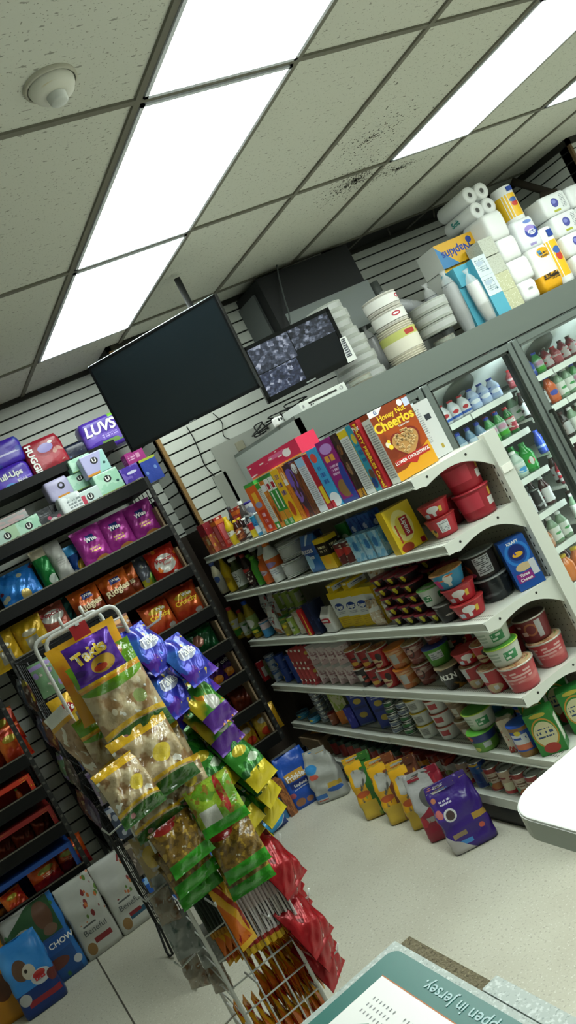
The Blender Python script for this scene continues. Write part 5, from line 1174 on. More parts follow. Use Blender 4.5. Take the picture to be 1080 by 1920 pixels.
carton('orgr', 'cracker_box', 'box', .085, .045, .19, Mp('orgr', '8fa04a', ('noise', 'b8b890', 3, .5, 1), ('band', 'c8701f', -.1, .42), ('ell', 'd89a4a', .6, .15, .2, .06)), None)
put('orgr', 'green and orange box', (1.785, yat(652, 1.77, s4), s4 + .0005), -.9); 
cup('reds', 'small_jar', 'jar', .03, .03, .07, Mp('reds', '8a4a30', ('vor', 'b89a8a', 3, .3, 1)), mat('lid_redm', '8f2426', .4)); put('reds', 'small reddish jar beside the green and orange box', (1.755, yat(632, 1.755, s4), s4 + .0005))
M_bb = mat('navy_rice_box', '26388f', .35, layers=[('rect', '5a6a8f', .08, .92, .0, .04), ('ell', 'b8a044', .5, .68, .26, .08), ('ell', 'b8a044', .5, .28, .26, .08), ('rect', '1c2a6c', .1, .9, .46, .54), ('text', 'a8b0d0', .2, .8, .8, .92, 2)])
carton('bbox', 'rice_box', 'rice', .095, .05, .20, M_bb, mat('bb_side', '5a6a78', .4, layers=[('rect', '26388f', .2, .8, .05, .95)]))
put('bbox', 'navy blue box with yellow spots, left of two', (1.80, yat(688, 1.78, s4), s4 + .0005), -.95); put('bbox', 'navy blue box with yellow spots, right of two', (1.80, yat(729, 1.78, s4), s4 + .0005), -.95)
carton('bbl', 'blue_box', 'box', .05, .05, .12, Mp('bbl', '2a2fa0', ('vor', '5a5fc8', 3, .3, 1))); put('bbl', 'small violet blue box between the green and navy boxes', (1.755, yat(672, 1.755, s4), s4 + .0005), -1)
for c, px in enumerate((752, 776)):
    for k in range(5): put(('patej', 'pateg')[(c + (k > 2)) % 2], 'pet food can, %s column right of the navy boxes, %s from the bottom' % (ORD[c], ORD[k]), (1.77 + .005 * k, yat(px, 1.77, s4), s4 + .0005 + k * .0325), -1.2)
for k in range(5): put('pateg', 'pet food can in the back column, %s from the bottom' % ORD[k], (1.88, yat(770, 1.88, s4), s4 + .0005 + k * .0325), -1.2)
cup('yw', 'food_tub', 'tub', .056, .050, .065, mat('yw_tub', 'c8ccc6', .35, layers=[('rect', '9a9c98', .45, .58, .2, .8), ('text', '7a7c78', .46, .57, .25, .75, 4)]), mat('lid_y', 'c8b03c', .35), mat('rim_y', 'd4b42a', .4))
cup('rw', 'food_tub', 'tub', .056, .050, .065, mat('rw_tub', 'c8c8c4', .35, layers=[('rect', 'a8343a', .44, .58, .3, .75)]), mat('lid_r', '9c4a3c', .35, layers=[('noise', 'b89a7a', 3, .5, 1)]), mat('rim_r', 'b0584a', .4))
col2(('yw', 'yw', 'yw'), 812, 1.775, s4, ['yellow-rimmed white tub, %s of three from the bottom' % ORD[k] for k in range(3)], step=.0665)
col2(('rw', 'rw', 'rw'), 850, 1.785, s4, ['red-rimmed white tub, %s of three from the bottom' % ORD[k] for k in range(3)], step=.0665)
cup('woodc', 'noodle_cup', 'noodles', .048, .032, .10, mat('wood_cup', '8a745a', .5, layers=[('rect', 'b0aca0', .45, .55, .1, .6), ('noise', '6a5640', 3, .5, 1)]), mat('lid_wood', 'a8906a', .4), mat('rim_white'))
col2(('woodc', 'woodc'), 888, 1.785, s4, ('brown paper-look cup, lower', 'brown paper-look cup, upper'), step=.103)
cup('gnav', 'noodle_tub', 'noodles', .062, .052, .085, mat('gnav', '5a8a34', .35, layers=[('band', '1f2f6a', .55, 1), ('ell', 'c85a2a', .40, .8, .06, .16), ('rect', 'a8b0b0', .56, .66, .2, .5), ('ell', 'c8c86a', .45, .15, .05, .12)]), mat('lid_lime'), mat('rim_lime2', '6aa83a', .4))
col2(('gnav', 'ytub'), 925, 1.765, s4, ('green and navy tub on the shelf edge', 'white tub with lime rim over the green and navy tub'), step=.087)
put('gtub', 'white green-lidded tub beside the glass jars', (1.83, yat(948, 1.83, s4), s4 + .0005), -1.0); 
carton('darkbox', 'cocoa_box', 'box', .12, .08, .20, Mp('darkbox', '1f3444', ('ring', 'c8c8bc', .6, .72, .2, .13, .55), ('ell', '6a3a2a', .6, .72, .13, .09), ('rect', '2a6a8a', 0, .4, .3, .6), ('rect', '6a1f4a', 0, .3, .6, 1), ('rect', 'b8bcbc', .5, .9, .3, .5)))
put('darkbox', 'dark teal box with round food picture', (1.925, yat(960, 1.92, s4), s4 + .0005), -.9)
cup('pbj', 'peanut_butter_jar', 'jar', .048, .048, .13, mat('pbj', '8a6430', .2, layers=[('band', '24489c', .14, .86), ('rect', 'c8ccd4', .38, .62, .35, .75), ('rect', 'c86a4a', .38, .62, .2, .4), ('ell', 'c8b83a', .5, .8, .05, .08), ('text', '24489c', .4, .6, .55, .68, 1)]), mat('lid_blue3', '1f4fb0', .35))
put('pbj', 'peanut butter jar with blue label, front', (1.765, yat(1003, 1.765, s4), s4 + .0005), -1.05); put('pbj', 'peanut butter jar with blue lid behind the front one', (1.88, yat(1008, 1.88, s4), s4 + .0005), -1.0)
carton('crem', 'shaker_box', 'box', .06, .035, .14, Mp('crem', 'b8ab94', ('diag', 'a83428', -1, -.8, -.6), ('noise', 'c8bcA8', 3, .5, 2))); put('crem', 'slim cream shaker box with red corner', (1.745, yat(975, 1.745, s4), s4 + .0005), -.9)
M_ttg = mat('tomato_green', '2a7a30', .35, layers=[('ring', 'b8862c', .5, .5, .46, .36, .8), ('ell', 'c8c49c', .5, .48, .4, .3), ('text', '28406a', .2, .8, .4, .62, 2), ('ell', 'a8342a', .5, .14, .3, .12), ('ell', 'b8a83c', .5, .93, .3, .05)])
carton('ttg', 'crushed_tomato_box', 'tomatoes', .105, .07, .17, M_ttg, mat('tg_side', '1f6a2c', .4, layers=[('rect', 'c8ccc0', .2, .8, .2, .8)]), mat('tg_top', '2a7a34', .4))
put('ttg', 'green tomato carton with cream label near the counter', (1.775, 2.625, s4 + .0005), -.85); put('ttg', 'green tomato carton behind the front one near the post', (1.935, 2.60, s4 + .0005), -.7); put('ttg', 'third green tomato carton stacked at the back', (1.97, 2.72, s4 + .0005), -.8, s=(1, 1, 1.2))
put('ttg', 'green tomato carton leaning over the front pair', (1.83, 2.73, s4 + .0005), -.9, s=(1, 1, 1.25))

# base deck
sb = BS; wb = ' on the bottom deck'
cup('gjar', 'sauce_jar', 'jar', .036, .036, .10, Mp('gjar', '8c2a24', ('vor', 'b8a898', 3, .25, 1), ('band', '24382a', .75, 1.1)), mat('lid_dgreen', '27423a', .15, .5))
cup('rjar', 'sauce_jar', 'jar', .044, .046, .135, mat('rjar', '5a1a14', .2, layers=[('band', 'b4b8ae', .2, .72), ('noise', '8f3a2a', 3, .58, 3), ('ell', '6a7a3a', .5, .4, .08, .12)]), mat('lid_red2', '6c1a1e', .3))
cup('ojar', 'sauce_jar', 'jar', .044, .046, .135, mat('ojar', '6a2414', .2, layers=[('band', 'c8882a', .2, .7), ('ell', '2a4a8a', .5, .35, .1, .15), ('vor', 'a83a28', 3, .25, 1)]), mat('lid_red2'))
can('soup', 'soup_can', 'can', .040, .112, Mp('soup', '8a2c28', ('band', 'b8a898', .35, .8), ('ell', '4a8a6a', .4, .3, .08, .12), ('ell', 'a86a3a', .55, .2, .12, .14), ('text', '6a4a3a', .35, .65, .45, .7, 2)), METAL)
can('soup2', 'soup_can', 'can', .040, .112, Mp('soup2', 'b09a84', ('band', 'a8242c', -.1, .2), ('rect', 'c8c4a8', .4, .6, .15, .5), ('text', '7a2a2c', .35, .65, .5, .75, 2)), METAL)
can('beans', 'bean_can', 'can', .040, .125, Mp('beans', '1f3c80', ('rect', 'd0a82c', .4, .6, .78, .98), ('noise', '2a5a9c', 3, .5, 1), ('rect', 'a8a8a0', .6, .75, .1, .6)), METAL)
carton('cardb', 'cardboard_tray', 'box', .34, .16, .115, M_card, M_card)
put('cardb', 'brown cardboard box at the far end of the bottom deck', (1.80, 4.825, sb + .0005), -PI / 2, s=(.83, 1, 1)); 
pouch('yelchip', 'snack_bag', 'chips', .15, .12, .05, Mp('yelchip', 'b07a1c', ('vor', 'c8a05a', 3, .3, 1), ('rect', 'c0c0b8', .65, .85, .3, .7), ('ell', '3a4a8a', .3, .6, .1, .12)), sd=5)
put('yelchip', 'dull yellow bag lying on the cardboard box', (1.75, 4.78, sb + .125), -PI / 2 + .2, rx=-1.1)
for k in range(9): put('gjar', 'dark green lidded jar, %s from the left on the bottom deck' % ORD[k], (1.77, yat(638 + 15.5 * k, 1.77, sb), sb + .0005), -1.3)
for k in range(8): put('gjar', 'dark green lidded jar in the back row, %s from the left' % ORD[k], (1.86, yat(648 + 15.5 * k, 1.86, sb), sb + .0005), -1.3)
for k, ky in enumerate(('rjar', 'ojar', 'rjar', 'rjar')): put(ky, 'red-lidded sauce jar, %s from the left on the bottom deck' % ORD[k], (1.755, yat(790 + 24 * k, 1.76, sb), sb + .0005), -1.2)
for k in range(4): put('rjar', 'red-lidded sauce jar in the back row, %s from the left' % ORD[k], (1.86, yat(802 + 24 * k, 1.86, sb), sb + .0005), -1.2)
for k, ky in enumerate(('soup2', 'beans', 'soup', 'soup2', 'soup', 'soup', 'soup2')):
    put(ky, 'tin can, %s from the sauce jars in the front row of the bottom deck' % ORD[k], (1.755, yat(886 + 27 * k, 1.755, sb), sb + .0005), -1.1)
    put('soup', 'tin can, %s from the sauce jars in the back row' % ORD[k], (1.845, yat(896 + 26 * k, 1.845, sb), sb + .0005), -1.1)

# ------------------------------------------------------------------ pet food bags on the floor by the gondola
def flo(px, py): p = onz(px, py, 0); return (p[0], p[1])
M_fb = mat('bag_royal', '1f4fae', .3, layers=[('noise', '3a66c0', 2, .56, 1, 1, .1), ('rect', 'c89a3c', .14, .70, .52, .68), ('rect', '1a2f7c', .18, .72, .38, .50), ('text', 'c8d0e4', .2, .7, .34, .37, 1), ('ell', 'c46a58', .84, .44, .10, .05), ('ell', 'c46a58', .84, .37, .12, .05), ('ell', '9a6a4a', .25, .12, .14, .07), ('ell', '9a6a4a', .52, .1, .10, .05), ('ell', 'd0d4dc', .84, .08, .07, .04), ('ell', 'b05a68', .12, .28, .1, .05)], bump=.5, bscale=16)
loftbag('royal', 'pet_food_bag', 'pet food', .25, .37, .11, M_fb, [('Friskies', .05, W_, -.01, .222, dict(bold=.03)), ('Seafood', .03, W_, -.01, .163, dict(bold=.01)), ('15', .016, Bl_, .085, .03)], fold=False, sd=2, topw=.86, flat=.6, wk=.006)
x, y = flo(556, 1500); put('royal', 'blue cat food bag standing on the floor by the gondola end', (x, 4.67, 0.0005), -.25, s=(.86, .9, .86))
M_wl = mat('bag_silver_white', 'a8aaa4', .3, layers=[('noise', '8c8f8c', 2.4, .55, 1, 1, .15), ('ell', '3a8ac8', .22, .66, .2, .09), ('ell', 'c85a4a', .25, .52, .16, .05), ('rect', 'b8983a', .55, .95, .25, .33), ('ell', '2a5aa8', .72, .20, .24, .05), ('rect', '3a6aa8', .0, .4, .08, .16), ('rect', 'b0503a', .1, .4, .04, .06)], bump=.5, bscale=16)
loftbag('silver', 'pet_food_bag', 'pet food', .24, .36, .10, M_wl, [], sd=6, topw=.7, flat=.5, wk=.008)
x, y = flo(626, 1488); put('silver', 'crumpled silver-white pet food bag slumped on the gondola', (x - .02, y - .05, .0005), -.75, rx=-.10, s=(.84, .85, .82))
loftbag('blackbag', 'trash_bag', 'bag', .2, .30, .12, mat('black_plastic', '121314', .2, bump=.4, bscale=15), [], fold=False, sd=9, flat=.3, topw=.5, wk=.012)
put('blackbag', 'black plastic bag stuffed behind the blue cat food bag', (1.60, 4.76, .0005), -.9, s=(.8, .7, .9))
for nm, band, c2 in (('gr', '2f6a26', '8aa03c'), ('bn', '7c4224', '9a6a3a'), ('bk', '5a3020', 'a8741c')):
    ls = [('rect', band, .50, 1.1, -.1, 1.1), ('ell', 'a9a9a2', .34, .66, .28, .13), ('noise', '55564f', 5, .58, 3, 1, .08)] + [('rect', 'd6a11c', 0, .62, .80, 1.1), ('rect', band, .64, 1.1, .1, 1.1), ('rect', 'd6a11c', -.1, .16, .1, 1), ('ell', 'b8562a', .30, .40, .22, .05), ('rect', 'c8a83a', -.1, .62, -.1, .28), ('vor', c2, 4.5, .2, 2)]
    m = mat('bag_cat_' + nm, 'd6a11c', .3, layers=ls, bump=.5, bscale=16)
    loftbag('cat' + nm, 'cat_food_bag', 'pet food', .17, .385, .095, m, [], sd=2, topw=.9, flat=.55, fold=True, wk=.005)
for nm, px, py, d in (('gr', 716, 1527, 'yellow cat food bag with green side panel'), ('bn', 763, 1536, 'yellow cat food bag with brown side panel, middle'), ('bk', 806, 1545, 'yellow cat food bag with dark brown side, right of three')):
    x, y = flo(px, py); put('cat' + nm, d, (x + .01, y + .02, .0005), -.62, rx=-.14, s=(.95, .95, .83))
M_dr = mat('bag_red_silver', '8f2436', .3, layers=[('diag', 'a9a9a8', -.35, 1, .36), ('ell', '5c5c5a', .45, .62, .2, .14), ('diag', '8f2436', 1, .2, .86), ('rect', 'a8a49a', .2, .8, .28, .36), ('noise', 'b0303c', 3, .62, 2)], bump=.5, bscale=16)
loftbag('dogred', 'dog_food_bag', 'pet food', .21, .38, .11, M_dr, [], sd=3, topw=.9, flat=.5, wk=.006)
x, y = flo(848, 1556); put('dogred', 'silver and crimson dog food bag left of the purple one', (x - .02, y - .0, .0005), -.62, rx=-.12, s=(.88, .85, .80))
M_pu = mat('bag_purple', '3a2478', .25, layers=[('noise', '4a3090', 2, .55, 1, 1, .12), ('ell', 'c9c8cc', .30, .55, .13, .09), ('ell', '4a3c3a', .30, .55, .09, .065), ('ell', 'c06a6a', .1, .6, .07, .06), ('ell', 'c07a5a', .12, .8, .05, .04), ('rect', 'a8863c', .68, .98, .36, .44), ('rect', '8f7a5c', .15, .45, .22, .29), ('rect', '3f7fc0', .2, .5, .1, .16), ('diag', 'b8b4b4', -.6, -1, -.30), ('rect', '3a2478', 0.5, 1.1, -.1, .12), ('text', 'd0cce0', .2, .45, .68, .76, 2), ('ell', 'c85a4a', .78, .24, .06, .04)], bump=.6, bscale=14)
loftbag('purp', 'dog_food_bag', 'pet food', .25, .36, .13, M_pu, [], sd=7, topw=.92, flat=.5, wk=.008)
x, y = flo(898, 1570); put('purp', 'purple dog food bag with folded top near the counter', (x - .03, y - .01, .0005), -.45, rx=-.10, s=(.84, .8, .82))
carton('kit', 'wafer_box', 'candy', .24, .10, .10, mat('wafer_red', '8a1f26', .35, layers=[('vor', 'a8604a', 2.5, .25, 1), ('rect', 'b8b8b0', .84, .97, .25, .75)]), mat('wafer_side', '6c2024', .4), mat('wafer_top', 'a8987a', .5, layers=[('noise', '5a3020', 3, .5, 1)]), [('KitKat', .07, mat('wafer_ink', 'c8b09a', .5), -.03, .05, 'f', dict(bold=.02))])
carton('cookieb', 'cookie_box', 'cookies', .16, .09, .10, mat('cookie_front', '3a7ab0', .35, layers=[('vor', 'c8ccc8', 2, .35, 2), ('rect', '24508c', 0, .5, .1, .4), ('noise', 'a8342c', 4, .66, 1)]), Mp('cookie_side', '2a5a90'))
pouch('oreo', 'cookie_pack', 'cookies', .17, .08, .06, mat('cookie_blue', '3a96cc', .25, layers=[('diag', 'c8d8e4', 1, -1, .3), ('diag', '24408c', 1, -1, .4), ('vor', '6a2a5a', 2.5, .15, 2)]), sd=2)
x, y = flo(508, 1533); y = 4.64; x -= .03 
put('oreo', 'bright blue cookie pack on the floor below the red box', (x - .03, y - .03, .0005), .1); put('cookieb', 'blue and white cookie box between the red box and the blue pack', (x + .0, y + .055, .0005), .1, s=(1, 1, 1.3)); put('kit', 'dark red wafer carton lying on the cookie box', (x + .0, y + .055, .132), .08)
carton('tallbr', 'cookie_box', 'cookies', .05, .09, .22, Mp('tallbr', '7a4a2a', ('noise', 'a86a3a', 4, .5, 1))); put('tallbr', 'narrow brown box against the blue cat food bag', (x + .115, y + .04, .0005), .0)
# ------------------------------------------------------------------ diaper and sanitary packs on the left
zs = CZ + .645 - .0145; wd = ' on the wall shelf'
def Mf(n, base, *L, **k): return mat('f_' + n, base, k.get('rough', .28), layers=list(L), bump=k.get('bump', .25), bscale=k.get('bs', 22))
roundpack('luvs', 'diaper_pack', 'diapers', .30, .16, .20, Mf('lavenderpack', '4a2f9c', ('rect', '6a8f4a', .25, .8, .12, .26), ('noise', '6a50b4', 2, .56, 2), ('ell', 'b08a70', .82, .55, .13, .2), ('text', 'b8a8e0', .3, .65, .32, .45, 2), ('rect', '6fae3a', .6, 1, .9, 1.1)), 1, fastt('LUVS', .09, W_, -.03, .135, -.083, bold=.03, shear=.2))
roundpack('hug', 'diaper_pack', 'diapers', .235, .15, .225, Mf('redpack', '8f1a2a', ('ell', '8f86c0', .45, .72, .2, .12), ('ell', 'b88a80', .72, .45, .16, .2), ('noise', 'a32a38', 2, .56, 2), ('ell', 'c8c8c8', .62, .82, .06, .04)), 2, lambda o: text('HUGGIES', .052, W_, o, (-.085, -.078, .105), rot=(PI / 2, PI / 2, 0), bold=.04))
roundpack('pull', 'diaper_pack', 'diapers', .26, .15, .15, Mf('purplepack', '3f22a0', ('noise', '5236b8', 2, .55, 2), ('ell', '3a8ad0', .35, .22, .13, .13), ('text', '8a78d0', .5, .9, .2, .4, 2)), 3, lambda o: (text('Pull-Ups', .048, W_, o, (0, -.078, .095), bold=.03), text('Boys', .03, W_, o, (.06, -.078, .045), bold=.02)))
roundpack('pull2', 'diaper_pack', 'diapers', .24, .15, .15, Mf('stripedpack', '3f22a0', ('band', 'b8b4d8', .40, .47), ('noise', '32409c', 2, .55, 5)), 5)
roundpack('navyp', 'diaper_pack', 'diapers', .165, .14, .12, Mf('navyp', '141b33', ('noise', '3c4f78', 3, .58, 2), ('noise', '8c9ab0', 4, .68, 6)), 4)
yw = 5.09
for key, px, d in (('pull', 28, 'purple training pants pack, lower, at the left photo edge'), ('hug', 88, 'red diaper pack with white vertical lettering'), ('navyp', 147, 'dark navy diaper pack between the red and lavender ones'), ('luvs', 194, 'lavender-purple diaper pack beside the television')):
    put(key, d, (xat(px, yw, zs + .05), yw, zs + .0005), 0)
put('pull2', 'purple pack with white stripe on top of the training pants', (xat(16, yw, zs + .2), yw, zs + .152), .05)
def ubox(nm, base, *L):
    key = 'u_' + nm
    def f():
        m = Mf('u' + nm, base, *L, bump=.08)
        g = G().box(-.07, .07, -.05, .05, 0, .13, (0, 1, 0, 1, 1, 1)); o = named(g.build('carton', [m, Mf('us' + nm, '23272b' if nm[-1] == 'k' else base, bump=.05)], bevel=.006), 'pad_box', 'pads')
        c = G().cap(.021, 0, 0, 20, c=(.0, .083)); c.xf(Matrix.Translation((0, -.0503, 0)) @ Matrix.Rotation(PI / 2, 4, 'X')); c.build('round_badge', K_, o)
        text('U', .034, W_ if 'mint' != nm else W_, o, (0, -.0508, .083), bold=.03)
        c = G().cap(.008, 0, 0, 14, c=(.045, .05)); c.xf(Matrix.Translation((0, -.0503, 0)) @ Matrix.Rotation(PI / 2, 4, 'X')); c.build('small_badge', mat('badge_teal', '24504a', .5), o)
        return o
    reg(key, f); return key
ubox('mint', '9fcfb4', ('noise', 'b4dac4', 2, .5, 1), ('band', 'a8c83a', -.1, .05)); ubox('lav', 'a9a8d0', ('band', 'cf8a2a', -.1, .12), ('diag', '9ccac4', 1, -.4, .5)); ubox('white', 'c0d2cf', ('rect', 'b83a50', .12, .3, .3, .8), ('band', '23272b', -.1, .06)); ubox('pale', 'b4cfc4', ('noise', 'a9c8a4', 1.6, .5, 3), ('band', 'a8b84a', -.1, .04)); 
roundpack('lavr', 'pad_pack', 'pads', .15, .12, .12, Mf('lavr', 'a8a4c4', ('rect', 'c8862a', .2, .7, .02, .16), ('ell', '1c1c22', .5, .6, .14, .18), ('ell', 'a8a4c4', .5, .62, .07, .08)), 2)
roundpack('whr', 'pad_pack', 'pads', .14, .12, .15, Mf('whr', 'b8c2c2', ('noise', 'd6dcdc', 2, .5, 2), ('text', '7c8688', .2, .8, .3, .8, 4)), 3)
carton('blkbox', 'pad_box', 'pads', .16, .10, .09, Mf('blkbox', '22252a', ('ell', 'b8b8b8', .5, .45, .16, .3), ('ell', '8a2a4a', .72, .6, .08, .2), ('rect', 'c8742a', .25, .5, .02, .2), ('ell', 'b84a6a', .38, .8, .07, .12)))
carton('blktall', 'pad_box', 'pads', .10, .10, .15, Mf('blktall', '1f2226', ('text', '5a5e62', .2, .8, .2, .8, 6)))
carton('purpt', 'tampon_box', 'tampons', .13, .09, .15, Mf('purpt', '4a34a0', ('noise', '7a64c0', 2, .55, 1), ('ell', 'c8c8e0', .65, .3, .28, .08), ('band', '5a9a4a', .02, .12), ('ell', 'd0d0e8', .5, .72, .25, .06)))
carton('magb', 'tampon_box', 'tampons', .12, .09, .07, Mf('magb', '9a2a78', ('rect', 'c890b0', .55, .75, .3, .7), ('text', 'd0a0c0', .1, .5, .3, .7, 2)))
carton('blub', 'tampon_box', 'tampons', .12, .09, .15, Mf('blub', '24409c', ('vor', '6a8ac8', 3, .25, 1), ('band', 'a8b83a', .9, 1)))
carton('pinkw', 'pad_box', 'pads', .20, .11, .05, Mf('pinkw', 'b8a0a0', ('noise', '9aa0a0', 3, .5, 1)))
zu = RL[1] - .014; yu = 4.91; wu = ' on the sanitary shelf'
rowx(zu, yu, [('u_pale', 26, 'pale green pad box at the left photo edge'), ('u_mint', 66, 'mint pad box with black round badge, lower left')], wu)
put('pinkw', 'pale pink flat pack on top of the leftmost pad box', (xat(18, yu, zu + .15), yu, zu + .132))
rowx(zu, yu, [('blkbox', 116, 'low black box with cartoonless kitten-coloured print'.replace('cartoonless kitten-coloured', 'grey and pink')), ('whr', 146, 'silvery white rounded pad pack'), ('u_white', 176, 'white pad box with red panel', 0)], wu)
put('blktall', 'black pad box standing behind the low black one', (xat(104, 5.05, zu), 5.05, zu + .0005)); put('lavr', 'lavender rounded pack above the low black box', (xat(112, 5.02, zu + .19), 5.02, zu + .152)); put('blktall', 'black pad box supporting the lavender pack', (xat(120, 5.04, zu), 5.045, zu + .0005))
put('u_mint', 'mint pad box with badge above the white one', (xat(155, yu + .12, zu + .16), yu + .12, zu + .152), .0, s=(1, 1, .8)); put('u_mint', 'topmost mint green-yellow pack in its column', (xat(146, yu + .12, zu + .3), yu + .12, zu + .257), .0, s=(1, 1, .6)); put('blktall', 'black pad box under the stacked mint ones', (xat(170, 5.04, zu), 5.04, zu + .0005))
carton('blkflat', 'pad_box', 'pads', .16, .10, .05, mat('flat_black', '1b1e20', .4)); x = xat(216, yu, zu)
put('blkflat', 'flat black box under the large mint pad box', (x, yu, zu + .0005)); put('u_mint', 'large mint pad box right of the white one', (x, yu, zu + .0515), 0, s=(1.12, 1, 1)); put('u_lav', 'lavender and orange pad box on the large mint one', (x - .01, yu + .01, zu + .182), 0, s=(1.1, 1, 1))
rowx(zu, yu, [('purpt', 260, 'purple tampon box with green stripe'), ('blub', 290, 'blue tampon box at the right end')], wu); put('magb', 'small magenta box on the purple tampon box', (xat(262, yu, zu + .16) - .03, yu, zu + .1515)) ; put('blkbox', 'dark box at the back beside the purple one', (xat(275, 5.08, zu), 5.08, zu + .0005))

# ------------------------------------------------------------------ chips in the black rack
def foil(n, base, *L): return mat('foil_' + n, base, .24, .25, layers=list(L), bump=.45, bscale=26)
def chip(key, w, h, t, m, texts=(), sd=1.): pouch(key, 'chip_bag', 'chips', w, h, t, m, texts, sd=sd, wk=.006)
wise = [('Wise', .034, W_, 0, .17, dict(bold=.03))]
chip('pinkc', .19, .25, .08, foil('pink', '9a2f86', ('noise', '7f2470', 2, .5, 1, 1, .1), ('rect', '24306c', .36, .64, .62, .8), ('ell', 'c88a4a', .6, .14, .25, .1), ('text', 'c8a860', .3, .7, .36, .5, 2)), wise, 1)
chip('greenc', .12, .22, .07, foil('green', '2a7a2c', ('noise', '3f9a3a', 2, .5, 1)), (), 2)
chip('ridg', .19, .215, .08, foil('orange', 'b8581c', ('noise', '8a3512', 2, .5, 2, 1, .1), ('rect', '24306c', .36, .7, .68, .84), ('band', '6a2a14', .2, .55)), [('Ridgies', .052, mat('cream_ink', 'e8d8b0', .5), 0, .105, dict(bold=.03, rot=.12)), ('Wise', .024, W_, .01, .165, dict(bold=.02))], 3)
chip('popr', .19, .215, .08, foil('popred', 'a8281a', ('ell', 'c8c8c0', .5, .52, .36, .26), ('vor', 'd8742a', 3, .3, 1) , ('ell', 'c4c4bc', .55, .5, .28, .22), ('ell', 'b8b8b4', .7, .16, .08, .07)), [('Popcorn', .036, R_, .01, .135, dict(bold=.02)), ('Sweet', .02, R_, .01, .105)], 4)
chip('popp', .17, .215, .06, foil('poppink', 'a85a4a', ('ell', 'd0d0c8', .5, .68, .40, .17), ('band', 'b8503c', -.1, .4), ('ell', 'c8c8c0', .5, .25, .2, .1)), [('Popcorn', .036, R_, 0, .165, dict(bold=.02))], 5)
chip('yelc', .18, .21, .07, foil('yellow', 'c09a20', ('noise', 'a8841c', 2, .5, 1, 1, .1), ('rect', '8f8c7c', .3, .7, .15, .5), ('ell', 'b8b098', .5, .62, .25, .08)), (), 6)
chip('tealc', .10, .22, .05, foil('teal', '1f5a58'), (), 7)
chip('greyc', .16, .22, .06, foil('greyyel', '5a5e68', ('band', 'a8a02a', -.1, .35), ('vor', '8a8a80', 4, .3, 1), ('ell', '6a9a3a', .6, .3, .3, .2)), (), 8)
chip('redor', .20, .225, .09, foil('redorange', 'a8341c', ('noise', 'c8602a', 1.6, .5, 2, 1, .15), ('ell', 'b89a2c', .5, .72, .3, .09), ('ell', 'b8b0a8', .75, .2, .12, .07)), [('Crunchy', .040, Y_, 0, .125, dict(bold=.03)), ('Wise', .028, W_, .02, .165, dict(bold=.02))], 9)
chip('redwh', .19, .215, .07, foil('redwhite', 'a3281f', ('diag', 'b8aaa0', -.8, 1, .25), ('noise', 'c86a3a', 2, .55, 1)), (), 10)
chip('purpc', .17, .165, .06, foil('purple', '5c1a50', ('ell', 'b0a8b0', .4, .3, .12, .1)), (), 11)
chip('dkgr', .17, .17, .06, foil('dkgreen', '123f22', ('noise', '1f6a34', 2.4, .52, 1, 1, .1), ('ell', '8a5a4a', .3, .6, .2, .2)), (), 12)
chip('dor', .17, .165, .06, foil('darkviolet', '34184c', ('noise', '4c2468', 2, .55, 1), ('ell', 'b0681f', .45, .3, .26, .16), ('ell', 'c8883a', .55, .36, .14, .08)), [('Doritos', .036, W_, 0, .125, dict(bold=.02, rot=.1))], 13)
chip('brn', .18, .15, .07, foil('brown', '5a2414', ('noise', '8a3a1c', 2, .52, 1, 1, .1)), (), 14)
chip('goldc', .13, .17, .06, foil('gold', 'a8801c', ('noise', 'c8a83a', 2, .5, 1, 1, .1), ('ell', 'a8341c', .5, .3, .3, .15), ('ell', 'b8b4a8', .5, .7, .25, .1)), (), 15)
chip('bluec', .24, .22, .08, foil('blue', '1f66b0', ('noise', '2f7ac4', 2, .5, 1), ('vor', 'a8a890', 3, .2, 3), ('vor', '6a2a3c', 3, .16, 6), ('ell', 'b09a5a', .6, .25, .12, .15)), (), 16)
chip('greentube', .10, .26, .09, foil('greentube', '12682f', ('band', 'b0a890', .8, 1), ('ell', 'b8c4b8', .6, .25, .3, .12)), (), 17)
chip('whitetube', .10, .26, .10, mat('white_sleeve', 'a6a6a0', .35, layers=[('text', '8a8a86', .2, .7, .4, .6, 4)], bump=.3, bscale=20), (), 18)
chip('bluesm', .12, .2, .06, foil('bluesmall', '1a3f80', ('band', '4aa0d8', .7, 1), ('ell', 'b08a2a', .6, .3, .35, .2), ('noise', 'b8c0c8', 4, .64, 2)), (), 19)
chip('yelp', .16, .2, .06, foil('yelp', '9a8420', ('ell', '8a2a1c', .6, .6, .2, .1)), (), 20)
YC = 4.93
def chips(i, items, where):
    z = RL[i] - .014
    for it in items:
        key, px, d = it[:3]; dy = it[3] if len(it) > 3 else 0; rz = it[4] if len(it) > 4 else 0; rx = it[5] if len(it) > 5 else -.08; dz = it[6] if len(it) > 6 else 0
        put(key, d + where, (xat(px, YC + dy, z + .1), YC + dy, z + .006 + dz), rz, rx=rx)
chips(2, [('bluec', 38, 'blue chip bag with cookie spots at the left edge', -.0, -.1, -.25), ('yelp', 62, 'dull yellow bag behind the blue one', .14), ('greentube', 92, 'slim green sleeve bag', 0, .3, .0), ('whitetube', 118, 'slim white sleeve bag', 0, .1), ('bluesm', 150, 'small shiny blue bag', .03),
          ('pinkc', 184, 'magenta chip bag, left of three', -.02, .1), ('pinkc', 224, 'magenta chip bag with blue badge, middle of three', .0, -.05), ('pinkc', 212, 'magenta chip bag in the second row', .14, .1), ('greenc', 252, 'narrow green bag between magenta ones', .06, .5), ('pinkc', 269, 'magenta chip bag, right of three by the divider', .02, -.15)], ' on the upper chip shelf')
